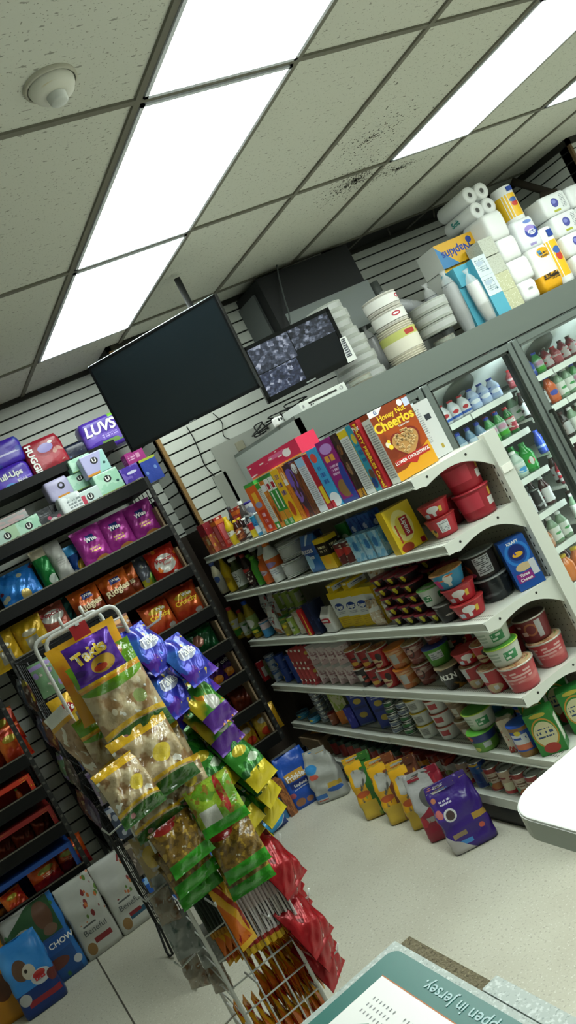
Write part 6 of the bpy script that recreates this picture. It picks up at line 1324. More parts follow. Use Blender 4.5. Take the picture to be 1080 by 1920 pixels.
chips(3, [('yelc', 18, 'yellow chip bag at the left photo edge', 0, .1), ('yelc', 52, 'yellow chip bag beside the red popcorn', 0, -.2), ('yelc', 68, 'yellow chip bag in the second row', .12), ('popp', 110, 'pink-red popcorn bag with white cloud', .03), ('tealc', 138, 'narrow teal bag', .06), ('yelc', 140, 'mustard bag behind the teal one', .14),
          ('ridg', 172, 'orange ridged chip bag, left of two', -.02, .1), ('ridg', 220, 'orange ridged chip bag, right of two', -.02, -.05), ('ridg', 245, 'orange foil bag with bare side', .08, -.6), ('greyc', 276, 'grey and yellow chip bag', .05, .1), ('popr', 300, 'orange-red popcorn bag behind the right one', .10, .3), ('popr', 310, 'red popcorn bag at the right divider', -.01, -.15)], ' on the second chip shelf')
chips(4, [('purpc', 266, 'dull magenta bag beside the red ones', .03, .2), ('redor', 302, 'large red-orange chip bag, left of two', -.03, .15), ('redwh', 325, 'red and white bag standing behind', .09, -.1, -.08, .01), ('redor', 352, 'large red-orange chip bag at the right', -.01, -.15), ('redwh', 352, 'red bag in the second row right', .12), ('brn', 200, 'dark bag in the shadow left', .1), ('brn', 230, 'second dark bag in the shadow left', .12)], ' on the third chip shelf')
chips(5, [('dkgr', 350, 'dark green snack bag, left of three', .03, .2), ('dkgr', 378, 'dark green snack bag, middle of three', .0, -.1), ('dkgr', 391, 'dark green snack bag, right of three', .04, -.3), ('brn', 320, 'brownish bag left of the green ones', .06)], ' on the fourth chip shelf')
chips(6, [('dor', 400, 'dark purple tortilla chip bag, left', -.0, .25), ('dor', 425, 'dark purple tortilla chip bag, right', .03, -.1), ('purpc', 370, 'dim purple bag further left', .07), ('purpc', 345, 'dim purple bag furthest left', .05)], ' on the fifth chip shelf')
chips(7, [('brn', 452, 'dim reddish brown snack bag', .03, -.1), ('brn', 432, 'dim brown snack bag behind the orange one', .08), ('goldc', 428, 'small orange and gold bag', -.02, .6, -.5)], ' on the sixth chip shelf')
chips(8, [('goldc', 462, 'golden snack bag, left of four', -.02, .3), ('goldc', 477, 'golden snack bag, second of four', .02, .1), ('goldc', 492, 'golden snack bag, third of four', .0, -.2), ('goldc', 502, 'golden snack bag, right of four', .03, -.3), ('goldc', 485, 'golden snack bag in the second row', .12)], ' on the lowest chip shelf')
# left wire rack
z2 = [z - .014 for z in RL2]
chip('hot', .16, .2, .07, foil('hot', 'a03018', ('noise', 'c8641c', 2, .5, 1, 1, .1), ('noise', '8a1414', 2.5, .6, 5), ('ell', '9a8a2c', .4, .7, .25, .1)), (), 21)
chip('hot2', .20, .22, .08, foil('hot2', 'b84a14', ('band', '8a1a1c', -.1, .42), ('ell', '8a8a3a', .5, .62, .3, .08), ('text', 'c8b8a0', .3, .7, .42, .52, 2)), (), 22)
for k, px in enumerate((4, 26)): put('hot', 'red and orange hot snack bag, %s on the rack shelf at the left edge' % ('left', 'right')[k], (xat(px, YC, z2[3] + .1), YC, z2[3] + .008), .3 * k, rx=-.08)
put('hot', 'red snack bag hanging higher at the left photo edge', (xat(8, YC + .1, z2[3] + .2), YC + .1, z2[3] + .09), 0)
def tray(key, name, w, h, d, col, fill):
    def f():
        o = T(name, 'x', 'display box')
        m = mat('tray_' + key, col, .5); t = .008; b = .025
        g = G().box(-w / 2, w / 2, -d / 2, d / 2, 0, t); g.box(-w / 2, -w / 2 + t, -d / 2, d / 2, t, h); g.box(w / 2 - t, w / 2, -d / 2, d / 2, t, h); g.box(-w / 2, w / 2, d / 2 - t, d / 2, t, h); g.box(-w / 2 + t, w / 2 - t, -d / 2, d / 2 - t, h - t, h)
        g.build('tray_box', m, o)
        g = G().box(-w / 2, w / 2, -d / 2 - .003, -d / 2, h - b, h); g.box(w / 2 - b, w / 2, -d / 2 - .003, -d / 2, 0, h - b); g.build('front_frame', mat('trayf_' + key, col, .45, layers=[('noise', fill, 3, .62, 1)]), o)
        return o
    reg(key, f)
tray('tr_or', 'display_tray', .40, .145, .3, 'b8321c', 'c8b02a'); tray('tr_red', 'display_tray', .46, .165, .3, '7c1a18', '8f5a1c'); tray('tr_blue', 'display_tray', .50, .19, .3, '1c4690', '24509c')
put('tr_or', 'orange-red open display tray box at the left photo edge', (.02, 4.975, z2[4] - .0115)); put('tr_red', 'dark red open display tray below the orange one', (.01, 4.975, z2[5] - .0115)); put('tr_blue', 'blue-edged open display tray above the pet food', (-.01, 4.975, z2[6] - .0115))
bottle('carrot', 'orange_bottle', 'bottle', .016, .09, mat('orange_fig', 'b0501c', .4), mat('cap_lime'), None); put('carrot', 'tiny orange bottle inside the orange tray', (.13, 4.90, z2[4] - .0025)); put('carrot', 'second tiny orange bottle further left in the tray', (-.02, 4.89, z2[4] - .0025))
for k in range(4): put('brn', 'dark red pack inside the red tray, %s from the right' % ORD[k], (.15 - .10 * k, 4.95, z2[5] - .002), .2, s=(.7, 1, .8), rx=-.05)
chip('darkred', .2, .1, .05, foil('darkred', '4a1414'), (), 31)
put('hot2', 'large orange and red snack bag in the blue-edged tray', (xat(92, 4.85, z2[6] + .1), 4.90, z2[6] + .0), .35, rx=-.1, s=(.9, 1, .78)); put('hot2', 'orange snack bag leaning beside the large one in the tray', (xat(128, 4.86, z2[6] + .1), 4.93, z2[6] + .0), -.3, rx=-.1, s=(.9, 1, .78))
put('hot', 'small red and orange bag at the tray bottom left', (xat(34, 4.84, z2[6] + .05), 4.86, z2[6] + .012), .4, rx=-.3, s=(.8, .8, .6)); put('dor', 'dark blue bag at the far left of the tray', (xat(8, 4.87, z2[6] + .05), 4.89, z2[6] + .012), .2, s=(1, 1, .7))
# pet food in front of the left racks
def flo2(px, py, dy=0): p = onz(px, py, 0); return p[0] * .965, min(p[1] + dy - .12, 4.73)
M_bn = mat('bag_kibble_white', 'b0b1aa', .35, layers=[('diag', 'a4a6a2', -1, 1, .30), ('vor', '7c2c2c', 5.5, .26, 1), ('vor', '5c7a3a', 5, .22, 5), ('vor', 'b8683a', 6, .2, 9), ('diag', 'aeb0aa', -.9, 1, .28) , ('band', 'b2b3ac', -.1, .44), ('rect', '7c2428', .36, .82, .15, .22), ('ell', '8a6a40', .22, .12, .12, .08), ('rect', '4a4c4c', .25, .6, .40, .42)], bump=.15, bscale=14)
M_bn2 = mat('bag_kibble_white2', 'b0b1aa', .35, layers=[('vor', '7c2c2c', 5.5, .28, 11), ('vor', 'b8683a', 6, .2, 19), ('vor', '5c7a3a', 5, .16, 25), ('diag', 'b0b1ac', -.9, 1, .22), ('band', 'b2b3ac', -.1, .44), ('rect', '1f4a60', .36, .82, .13, .20), ('rect', '7c2428', .36, .70, .17, .22), ('ell', '8a6a40', .22, .12, .12, .08), ('rect', '4a4c4c', .25, .6, .40, .42)], bump=.15, bscale=14)
GyI = mat('ink_darkgrey', '4c5052', .5)
for ky, m in (('ben', M_bn), ('ben2', M_bn2)): loftbag(ky, 'dog_food_bag', 'pet food', .215, .42, .09, m, [('Beneful', .045, GyI, .0, .14)], fold=False, topw=.97, flat=.6, sd=3, wk=.003)
x, y = flo2(190, 1755, .06); put('ben', 'white dog food bag with vegetable print, left of two', (x - .01, y, .0005), 0, rx=-.05, s=(.95, 1, .95)); x, y = flo2(243, 1716, .06); put('ben2', 'white dog food bag with vegetable print, right of two', (x + .01, y + .0, .0005), .05, rx=-.05, s=(.95, 1, .95))
M_pc = mat('bag_puppy', '1f4a86', .3, layers=[('band', '24482a', .55, 1.1), ('ell', '5a3c2c', .70, .80, .15, .17), ('ell', '8f8f88', .30, .66, .2, .13), ('ell', '6a5040', .72, .62, .12, .06), ('diag', '9a9c98', -.4, 1, .78), ('rect', '24559c', .2, .9, .34, .52), ('ell', '6a3a30', .55, .22, .22, .07), ('rect', '2a6ab0', .9, 1.1, -.1, 1), ('vor', '2f6a3a', 4, .12, 2), ('ell', 'c0c4c8', .88, .14, .07, .05)], bump=.2, bscale=14)
loftbag('pup', 'dog_food_bag', 'pet food', .30, .42, .10, M_pc, [('PUPPY CHOW', .04, W_, .02, .185, dict(bold=.02))], fold=False, topw=.95, flat=.6, sd=5, wk=.004)
x, y = flo2(112, 1812, .07); put('pup', 'blue dog food bag with puppy picture behind the small blue one', (x - .01, 4.73, .0005), .0, rx=-.05)
M_kb = mat('bag_blue_dog', '2a78c0', .28, layers=[('noise', '4a92d4', 1.5, .5, 1, 1, .2), ('ell', '5a4030', .35, .62, .16, .14), ('ell', 'b0a898', .50, .55, .14, .10), ('ell', '1c1410', .45, .58, .035, .025), ('band', '14306c', -.1, .34), ('ell', 'b8bcc0', .68, .42, .22, .1), ('ell', 'b83a34', .66, .46, .14, .05), ('rect', '8f2430', .2, .95, .12, .20), ('ell', 'a8a8a8', .18, .25, .13, .08), ('ell', '6a2a28', .9, .36, .12, .08)], bump=.2, bscale=14)
loftbag('kb', 'dog_food_bag', 'pet food', .22, .36, .10, M_kb, [('bits', .035, R_, .035, .155, dict(bold=.04))], fold=False, topw=.95, flat=.6, sd=6, wk=.004)
x, y = flo2(78, 1862, .05); put('kb', 'bright blue dog food bag with dog face in front', (x, 4.60, .0005), -.05, rx=-.05)
M_yb = mat('bag_yellow_dog', 'b0761a', .28, layers=[('noise', 'c89428', 1.5, .5, 1, 1, .2), ('ell', '5a3018', .55, .42, .25, .16), ('rect', '1f4a9c', .0, .25, .6, .7), ('ell', 'c8b480', .3, .55, .2, .08)], bump=.25, bscale=14)
loftbag('yb', 'dog_food_bag', 'pet food', .22, .42, .10, M_yb, [], fold=True, topw=.9, flat=.55, sd=8, wk=.006)
x, y = flo2(20, 1885, .05); put('yb', 'golden yellow dog food bag cut by the left photo edge', (x, 4.68, .0005), -.1, rx=-.06)

# ------------------------------------------------------------------ second wire display (black) behind the white one
bx0, bx1, by0, by1, bz = .365, .80, 3.70, 4.16, 1.56
t = T('wire_display', 'black wire floor display with hanging sweets, mostly hidden behind the white one', 'display rack', (bx0, by0, 0))
W, D = bx1 - bx0, by1 - by0
for x in (0, W):
    for y in (0, D): G().tube([(x, y, .16), (x, y, bz)], .007, 8).build('post', M_blkw, t)
for x, y in ((0, 0), (0, D), (W, 0), (W, D)):
    s = 1 if y == 0 else -1
    G().tube([(x, y, .17), (x - .02, y, .02), (x - .02, y + s * .03, .007), (x - .005, y + s * .06, .02), (x, y + s * .075, .18)], .006, 8).build('foot', M_blkw, t)
g = G()
for k in range(12): z = .18 + k * .125; g.tube([(0, 0, z), (W, 0, z), (W, D, z), (0, D, z), (0, 0, z)], .003, 6)
for k in range(1, 6): g.tube([(0, D * k / 6, .18), (0, D * k / 6, bz)], .002, 5); g.tube([(W * k / 6, 0, .18), (W * k / 6, 0, bz)], .002, 5)
g.build('wire_grid', M_blkw, t)
cols = [('5c7a5a', '7c6a9a'), ('6a6070', '4a3a58'), ('5a3028', '8a6a4a'), ('7a7a80', '4c4468'), ('4a2a20', '9a8a30'), ('30384a', '8a8f98'), ('6a3a2a', 'a8783a'), ('2a3050', '6a6a80'), ('5a5048', '8a8070'), ('1f4fa0', '7fa8d0')]
for i, (a, b) in enumerate(cols):
    pouch('sw%d' % i, 'sweet_bag', 'sweets', .115, .15, .03, mat('sw_%d' % i, a, .3, .1, layers=[('vor', b, 3.5, .33, i), ('noise', 'a89a94', 5, .62, i), ('rect', b, 0, 1, .82, .93)], bump=.3, bscale=30), (), hang=True, sd=i, nu=8, nv=8, wk=.003)
pouch('lays', 'chip_bag', 'chips', .115, .14, .035, foil('yellowoval', 'b8901c', ('ell', '9a1f24', .5, .56, .34, .18), ('ell', 'c8a83a', .5, .2, .3, .12)), [("Lay's", .035, W_, 0, .078, dict(bold=.03))], hang=True, sd=3, nu=10, nv=10)
n = 0
for r in range(8):
    for c in range(4):
        x = bx0 + .045 + c * .118 - (.0 if c else .0); z = 1.545 - r * .168; key = 'sw%d' % ((r * 3 + c * 2 + (r // 2)) % 9)
        if r == 1 and c == 0: key = 'lays'
        if r == 6 and c < 3: key = 'sw9'
        if r > 6: continue
        put(key, ('small yellow chip bag with red oval' if key == 'lays' else 'small hanging sweet bag') + ', %s row, %s column of the black wire display' % (ORD[r], ORD[c]), (x, by0 - .032, z), 0, rx=-.05)
for r in range(4):
    for c in range(2):
        put('sw%d' % ((r * 2 + c + 4) % 9), 'sweet bag on the left side of the black display, %s row, %s' % (ORD[r], ('front', 'back')[c]), (bx0 - .036, by0 + .12 + .2 * c, 1.50 - r * .19), -PI / 2, rx=-.05)
M_clb = mat('clear_bag', '8c8070', .12, alpha=.9, spec=.9, layers=[('noise', '7a5a40', 3, .52, 1, 1, .1), ('noise', 'a8a8a2', 5, .66, 4)], bump=.6, bscale=30)
M_clb2 = mat('clear_bag2', '8a8e8c', .12, alpha=.9, spec=.9, layers=[('noise', '24483c', 3, .56, 1, 1, .1), ('noise', 'a4a6a6', 5, .66, 7)], bump=.6, bscale=30)
M_clb3 = mat('clear_bag3', '8c7440', .12, alpha=.95, spec=.9, layers=[('noise', '9c9c98', 3, .5, 3, 1, .1), ('ell', 'b89a3a', .5, .45, .3, .25)], bump=.6, bscale=30)
for i, m in enumerate((M_clb, M_clb2, M_clb3)): pouch('cl%d' % i, 'clear_snack_bag', 'snacks', .08, .115, .03, m, (), hang=True, sd=i + 2, nu=10, nv=10, wk=.006)

# ------------------------------------------------------------------ white wire display in the foreground
ax0, ax1, ay0, ay1, az = .275, .475, 2.20, 2.42, 1.668
M_ww = mat('white_wire', 'c4c6c2', .35)
t = T('wire_display', 'white wire snack display standing in the foreground', 'display rack', (ax0, ay0, 0))
W, D = ax1 - ax0, ay1 - ay0
def loopf(y, nm):
    r = .025; pts = [(0, y, .01), (0, y, az - r)] + [(r - r * math.cos(a), y, az - r + r * math.sin(a)) for a in (.5, 1.0)] + [(r, y, az), (W - r, y, az)] + [(W - r + r * math.sin(a), y, az - r + r * math.cos(a)) for a in (.5, 1.0)] + [(W, y, az - r), (W, y, .01)]
    G().tube(pts, .0055, 10).build(nm, M_ww, t)
loopf(0, 'front_frame'); loopf(D, 'back_frame')
g = G()
for k in range(30):
    z = .08 + k * .045
    if z < 1.05 or 1.25 < z < 1.42: g.tube([(0, 0, z), (0, D, z)], .0022, 6)
for z in (1.60, 1.42, .9, .5, .1): g.tube([(W, 0, z), (W, D, z)], .003, 6)
g.build('side_rungs', M_ww, t)
g = G()
for k in range(11): z = .06 + k * .075; g.tube([(0, -.003, z), (W, -.003, z)], .0024, 6)
for x in (W * .33, W * .66): g.tube([(x, -.003, .05), (x, -.003, .92)], .0024, 6)
g.build('front_grid', M_ww, t)
for z in (1.05, 1.2, 1.35, 1.5, az - .04): G().tube([(0, -.003, z), (W, -.003, z)], .0026, 6).build('front_rail', M_ww, t)
g = G()
for k in range(2): G().tube([(.06 + .06 * k, 0, az + .0), (.06 + .06 * k, 0, az + .035)], .004, 8).build('hook_tip', M_ww, t)
for k in range(8):
    z = 1.56 - k * .17
    G().tube([(W, .03, z), (W + .09, .0, z + .012), (W + .1, -.003, z + .03)], .003, 6).build('side_hook', M_ww, t)
for k in range(5):
    z = 1.15 - k * .2
    G().tube([(0, .1, z), (-.07, .1, z - .01), (-.08, .1, z + .015)], .003, 6).build('side_hook', M_ww, t)
for k in range(9):
    z = 1.55 - k * .11
    G().tube([(W / 2 - .05 + .1 * (k % 2), 0, z), (W / 2 - .05 + .1 * (k % 2), -.10, z + .008), (W / 2 - .05 + .1 * (k % 2), -.11, z + .02)], .003, 6).build('front_hook', M_ww, t)
def hangp(key, label, px, py, y, rz=0., rx=-.12, s=None, ry=0.):
    p = ony(px, py, y); return put(key, label, p, rz, rx=rx, s=s, ry=ry)
M_yor = mat('yellow_flame_bag', 'd8981c', .3, layers=[('ring', 'c0481c', .62, .35, .45, .40, .55), ('noise', 'd06a1c', 2, .55, 1, 1, .1), ('ell', 'd8b8a0', .3, .45, .2, .16), ('band', 'd8a01c', .84, 1.1)], bump=.3, bscale=20)
pouch('flame', 'snack_bag', 'snacks', .19, .21, .03, M_yor, (), hang=True, sd=2)
hangp('flame', 'yellow and orange flame-patterned bag at the top of the white display', 160, 1182, 2.17, 0, -.02)
t = T('price_tag', 'plain dark red price card clipped on the flame-patterned bag', 'tag', ony(150, 1182, 2.135)); B(-.022, .022, -.001, .001, -.018, .018).build('card', mat('tag_red', '9c1618', .5), t); B(-.005, .005, -.004, .014, .014, .02).build('clip', M_ww, t)
# large clear-window chip bags: green printed header, window of pale crisps, curved yellow and green foot
def chich(o, surf, oz):
    pass
M_ch = mat('crisp_bag', 'ae9a76', .13, spec=1., layers=[('noise', '8a6a44', 4.5, .52, 1, 1, .06), ('noise', 'cfc09c', 4, .56, 5, 1, .08), ('vor', 'b8a684', 5, .22, 2), ('vor', 'd4c8ac', 4.4, .16, 7), ('noise', 'e4e2d8', 6, .66, 9), ('ell', '8a9a5a', .72, .42, .10, .07), ('rect', '5f9218', -.1, 1.1, .76, 1.1), ('ell', 'a86a2c', .55, .93, .3, .10), ('ell', '5f9218', .5, .70, .5, .10) , ('band', 'd0a41c', .735, .765), ('band', 'c8861c', .705, .735), ('ell', '2a5a1c', .5, -.02, .80, .24), ('ring', 'cba21e', .5, -.02, .95, .30, .72), ('ell', 'b0787c', .25, .12, .05, .04)], bump=.55, bscale=34)
pouch('chich', 'crisp_bag', 'snacks', .175, .245, .055, M_ch, (), hang=True, sd=1, wk=.006, nu=20, nv=24)
M_ch2 = mat('crisp_bag2', 'ae9a76', .13, spec=1., layers=[('noise', '7f5f3c', 4, .52, 11, 1, .06), ('noise', 'cfc09c', 4, .55, 15, 1, .08), ('noise', 'e8e6de', 5, .63, 19), ('ell', 'd6bc3c', .62, .52, .16, .12), ('band', 'cfa31c', .86, 1.1), ('ell', '2a5a1c', .5, -.02, .80, .24), ('ring', 'cba21e', .5, -.02, .95, .32, .72), ('ell', 'b0787c', .25, .12, .05, .04)], bump=.55, bscale=34)
pouch('chich2', 'crisp_bag', 'snacks', .165, .18, .06, M_ch2, (), hang=True, sd=4, wk=.007, nu=20, nv=20)
hangp('chich', 'large crisp bag with green header, directly under the purple bag', 187, 1222, 2.11, .05, -.10)
hangp('chich2', 'crisp bag with yellow seal, second tier left on the white display', 246, 1362, 2.12, .1, -.22)
hangp('chich2', 'crisp bag, second tier right on the white display', 306, 1362, 2.15, -.25, -.2, (.68, 1, .85))
hangp('chich2', 'crisp bag at the lower left edge of the display', 205, 1428, 2.07, .25, -.25, (.75, 1, .8))
hangp('chich2', 'crisp bag, third tier middle on the white display', 275, 1450, 2.13, .05, -.25, (.85, 1, .75))
hangp('chich2', 'crisp bag, third tier right on the white display', 318, 1440, 2.12, -.35, -.22, (.66, 1, .6))
hangp('chich', 'green-backed crisp bag peeking out left of the second tier', 170, 1335, 2.19, .35, -.05, (.7, 1, .7))
M_tk = foil('violet', '4a1f8c', ('noise', '6a34a8', 2.2, .55, 1, 1, .1), ('ell', 'b08a2a', .58, .28, .26, .20), ('noise', '3a1670', 3, .62, 2), ('ell', 'a8341c', .5, .22, .14, .08))
pouch('takis', 'corn_snack_bag', 'snacks', .125, .10, .04, M_tk, [('Takis', .038, Y_, -.010, .063, dict(bold=.05, rot=.1)), ('Takis', .038, W_, -.012, .065, dict(bold=.015, rot=.1))], hang=True, sd=1, wk=.006)
hangp('takis', 'shiny purple corn snack bag with yellow lettering at the display top', 157, 1197, 2.04, .05, -.05)
M_cu = mat('green_foot_bag', '7a5c20', .2, spec=.8, layers=[('noise', '5c4418', 9, .5, 1, 1, .08), ('noise', 'a8862c', 8, .58, 5, 1, .06), ('noise', 'b0a890', 5, .68, 9), ('ell', '8a1f1c', .35, .92, .25, .1), ('band', '2f8f1c', -.1, .26)], bump=.5, bscale=40)
pouch('cuer', 'wheat_snack_bag', 'snacks', .125, .135, .045, M_cu, (), hang=True, sd=5, wk=.006)
M_cu2 = mat('green_lime_bag', '5f8f1c', .2, spec=.8, layers=[('noise', '8fae2c', 2, .5, 1), ('ell', '9c1f1c', .7, .6, .08, .4), ('noise', '8a6a24', 7, .56, 5, 1, .06), ('rect', 'c8c8c0', .1, .5, .15, .5), ('band', '2f9a1c', -.1, .2)], bump=.5, bscale=40)
pouch('cuer2', 'wheat_snack_bag', 'snacks', .125, .14, .045, M_cu2, (), hang=True, sd=6, wk=.006)
for k, (ky, px, py, y, rz, d) in enumerate((('cuer', 300, 1495, 2.13, .25, 'upper left'), ('cuer', 316, 1530, 2.115, .2, 'second on the left'), ('cuer', 338, 1566, 2.125, .15, 'third on the left'), ('cuer', 356, 1592, 2.14, .1, 'lowest on the left'),
        ('cuer2', 366, 1466, 2.10, -.2, 'small lime-green, upper right'), ('cuer2', 386, 1512, 2.15, -.2, 'lime-green, middle right'), ('cuer', 408, 1552, 2.12, -.15, 'lower right'), ('cuer', 424, 1588, 2.14, -.2, 'lowest right'))):
    hangp(ky, 'brown wheat snack bag with bright green foot, ' + d, px, py, y, rz, -.28, (1, 1, .9))
# meat sticks and orange strips
pouch('stick', 'meat_stick', 'snack stick', .011, .19, .008, mat('stick_foil', 'c0b8b8', .3, .0, layers=[('rect', '2a2424', .1, .3, .2, .9), ('band', 'c8a01c', -.1, .12), ('band', '9c1f1c', .10, .16), ('band', 'b8a8a8', .55, .75)]), (), hang=True, nu=4, nv=10, wk=.0)
pouch('gstick', 'meat_stick', 'snack stick', .011, .14, .008, mat('stick_green', '3a443a', .3, .3, layers=[('rect', '1c241c', .3, .6, .1, .9), ('band', 'a8741c', -.1, .12)]), (), hang=True, nu=4, nv=10, wk=.0)
for k in range(16): hangp('stick', 'silver and red meat stick with yellow foot, %s of sixteen from the left' % ORD[k], 404 + k * 6.4, 1668 - k * 3.6, 2.165 - .0 * (k % 2), .2 * (k % 3 - 1), -.02 - .03 * (k % 2))
for k in range(8): hangp('gstick', 'dark green meat stick, %s of eight from the left' % ORD[k], 352 + k * 6.5, 1672 - k * 3.4, 2.23, .2, -.05)
pouch('strip', 'hot_snack_strip', 'snacks', .045, .19, .016, mat('strip_orange', 'c8641a', .22, .1, layers=[('diag', 'd29a1c', .8, 1, .75), ('diag', 'a8301a', .8, 1, 1.05), ('diag', 'd8a82c', .8, 1, 1.25), ('noise', '8f1f14', 3, .60, 4), ('band', 'd8a82c', -.1, .08), ('band', 'd08a1c', .92, 1.1)], bump=.4, bscale=30), (), hang=True, sd=3, nu=6, nv=12, wk=.004)
for k in range(9): hangp('strip', 'orange and yellow snack strip low on the display, %s from the left' % ORD[k], 462 + k * 12, 1780 - k * 6, 2.29 - .004 * (k % 3), 1.2, -.04)
for k in range(9): hangp('strip', 'orange snack strip in the lowest tier, %s from the left' % ORD[k], 440 + k * 16, 1880 - k * 8, 2.28 - .004 * (k % 3), 1.2, -.04)
for k in range(7): hangp('strip', 'orange snack strip behind the meat sticks, %s from the left' % ORD[k], 385 + k * 12, 1712 - k * 5, 2.30, .5, -.03, (.7, 1, .8))
hangp('strip', 'single red and orange strip bag in front of the meat sticks', 396, 1648, 2.15, .3, -.1, (1.2, 1, 1.))
hangp('flame', 'crumpled red and orange bag between sticks and strips', 505, 1730, 2.31, -.2, -.02, (.5, 1, .6))
# side bags on the right hooks
def sidebags(key, desc, pts, y=2.24, rz=.7, rx=-.38, s=None, jr=.12):
    for k, (px, py) in enumerate(pts):
        hangp(key, desc + ', %s from the top' % ORD[k], px + 16, py - 6, y + .02 * ((k * 7) % 3 - 1), rz + jr * ((k * 5) % 3 - 1), rx + .08 * ((k * 3) % 3 - 1), s)
pouch('bside', 'corn_snack_bag', 'snacks', .12, .15, .04, foil('blueviolet', '2a2f9c', ('noise', '2f62b8', 1.8, .5, 1, 1, .1), ('noise', '4a1f90', 2.2, .56, 4), ('ell', 'b0b4c8', .5, .55, .3, .12), ('noise', 'c0a83a', 4, .68, 3)), [('Takis', .030, W_, 0, .085, dict(bold=.01))], hang=True, sd=7, wk=.005)
sidebags('bside', 'blue and violet corn snack bag on the right hooks', [(232, 1180), (244, 1204), (256, 1230), (268, 1254), (281, 1280), (290, 1255), (272, 1218)])
pouch('vside', 'corn_snack_bag', 'snacks', .12, .15, .045, foil('vside', '3a7a24', ('noise', 'b8a01c', 2, .5, 1, 1, .08), ('band', '4a1f78', -.1, .3), ('ell', 'a8a8a0', .5, .45, .25, .15), ('noise', 'b8781c', 2.4, .6, 6)), (), hang=True, sd=8, wk=.005)
sidebags('vside', 'green, yellow and purple snack bag on the right hooks', [(306, 1300), (318, 1322), (338, 1362), (330, 1342)])
pouch('gside', 'corn_snack_bag', 'snacks', .115, .175, .045, foil('gside', '1a5c1c', ('noise', '2f7a24', 2, .5, 1), ('ell', 'a8981c', .4, .62, .22, .08), ('ell', 'a8b8a0', .6, .42, .22, .07), ('band', 'bba91c', -.1, .28), ('noise', '124a18', 3, .64, 2)), (), hang=True, sd=9, wk=.005)
sidebags('gside', 'green bag with golden yellow foot on the right hooks', [(333, 1385), (346, 1410), (358, 1435), (371, 1462), (384, 1488), (400, 1515), (370, 1396), (384, 1436), (402, 1472)])
pouch('rside', 'corn_snack_bag', 'snacks', .125, .155, .05, foil('rside', '8a1018', ('noise', 'a31a22', 2, .5, 1, 1, .1), ('noise', 'b8a8a4', 4, .70, 3), ('noise', '5c0c12', 2.4, .62, 6)), (), hang=True, sd=10, wk=.005)
sidebags('rside', 'glossy red snack bag on the right hooks', [(454, 1582), (470, 1617), (488, 1652), (506, 1688), (524, 1724), (544, 1762)], rx=-.3, rz=.75)
# left side bags
M_lt = mat('tipped_bag', 'b09070', .2, spec=.8, layers=[('noise', '8a6a4a', 4, .5, 1, 1, .08), ('noise', 'd8d0c0', 4, .6, 3), ('band', 'dcdcd8', .84, 1.1), ('band', 'c8962c', .78, .84)], bump=.5, bscale=30)
pouch('tip', 'nut_bag', 'snacks', .075, .20, .05, M_lt, (), hang=True, sd=11, wk=.006)
hangp('tip', 'pointed brown nut bag with white tip left of the display', 100, 1338, 2.25, -.8, -.0, ry=-.28)
hangp('cl0', 'clear bag of pinkish snacks behind the left wires', 160, 1325, 2.33, -.5, -.1, (.8, 1, .8))
for k, (i, px, py, y) in enumerate(((1, 168, 1400, 2.30), (0, 186, 1440, 2.32), (2, 262, 1560, 2.31), (1, 282, 1610, 2.31), (0, 300, 1665, 2.31), (1, 322, 1715, 2.31), (0, 350, 1790, 2.32), (1, 372, 1735, 2.35), (2, 272, 1580, 2.37), (0, 395, 1800, 2.36))):
    hangp('cl%d' % i, 'crinkled clear snack bag on the left hooks of the display, %s from the top' % ORD[k], px, py, y, -.8 + .2 * (k % 3), -.1)

# ------------------------------------------------------------------ counters in the foreground
CH = 1.06
M_lam = mat('laminate_speckle', 'a9b3ae', .4, layers=[('noise', 'c8d0cc', 160, .55, 1, 1, .1), ('noise', '8a9590', 220, .62, 3, 1, .05)], coords='OBJ')
M_pb = mat('particle_board', '6f6650', .9, layers=[('noise', '4f4836', 140, .56, 1, 1, .1), ('noise', '8c8468', 180, .62, 3, 1, .05)], coords='OBJ', bump=.5, bscale=150)
c0 = (-.6, .385); 
t = T('service_counter', 'speckled laminate counter with broken edge at the bottom of the photo', 'counter', (.39, 1.19, 0))
B(-1.4, .0, -1.0, 0, CH - .04, CH).build('counter_top', M_lam, t)
B(.002, .024, -.215, .0, CH - .038, CH - .010).build('bare_edge', M_pb, t)
g = G(); n = 10
prof = [(.002, CH - .04), (.030, CH - .04), (.032, CH - .01), (.029, CH + .0), (.002, CH + .0)]
g.prism([(a, b) for a, b in prof], -1.0, -.215, 'y'); g.build('edge_moulding', M_lam, t)
B(-1.4, -.08, -.95, -.08, 0, CH - .04).build('cabinet', mat('counter_body', '6a6f6a', .6), t)
M_teal = mat('mat_teal', '2f6f68', .35); M_paper = mat('mat_paper', 'f4f4f2', .3)
t = T('counter_mat', 'teal bordered change mat with white centre and lettering', 'mat', (.378, 1.172, CH + .0005))
g = G(); r = .02; pts = [(-.6, -.7), (0, -.7)] + [(-r + r * math.cos(a), -r + r * math.sin(a)) for a in [PI / 2 * k / 6 for k in range(7)]] + [(-.6, 0)]
g.prism(pts, 0, .003, 'z'); g.build('mat_base', M_teal, t)
g = G(); g.face([(-.56, -.66, .0034), (-.046, -.66, .0034), (-.046, -.034, .0034), (-.56, -.034, .0034)]); g.build('paper_sheet', M_paper, t, fix=False)
g = G(); g.face([(-.046, -.66, .0036), (-.0445, -.66, .0036), (-.0445, -.033, .0036), (-.046, -.033, .0036)]); g.build('orange_line', mat('mat_orange', 'c8703a', .5), t, fix=False)
text('Anything can happen in Jersey.', .0265, mat('mat_ink', 'a9c8cc', .4), t, (-.023, -.275, .0036), rot=(0, 0, PI / 2), ext=.0002, bold=.008)
rd = random.Random(3); g = G()
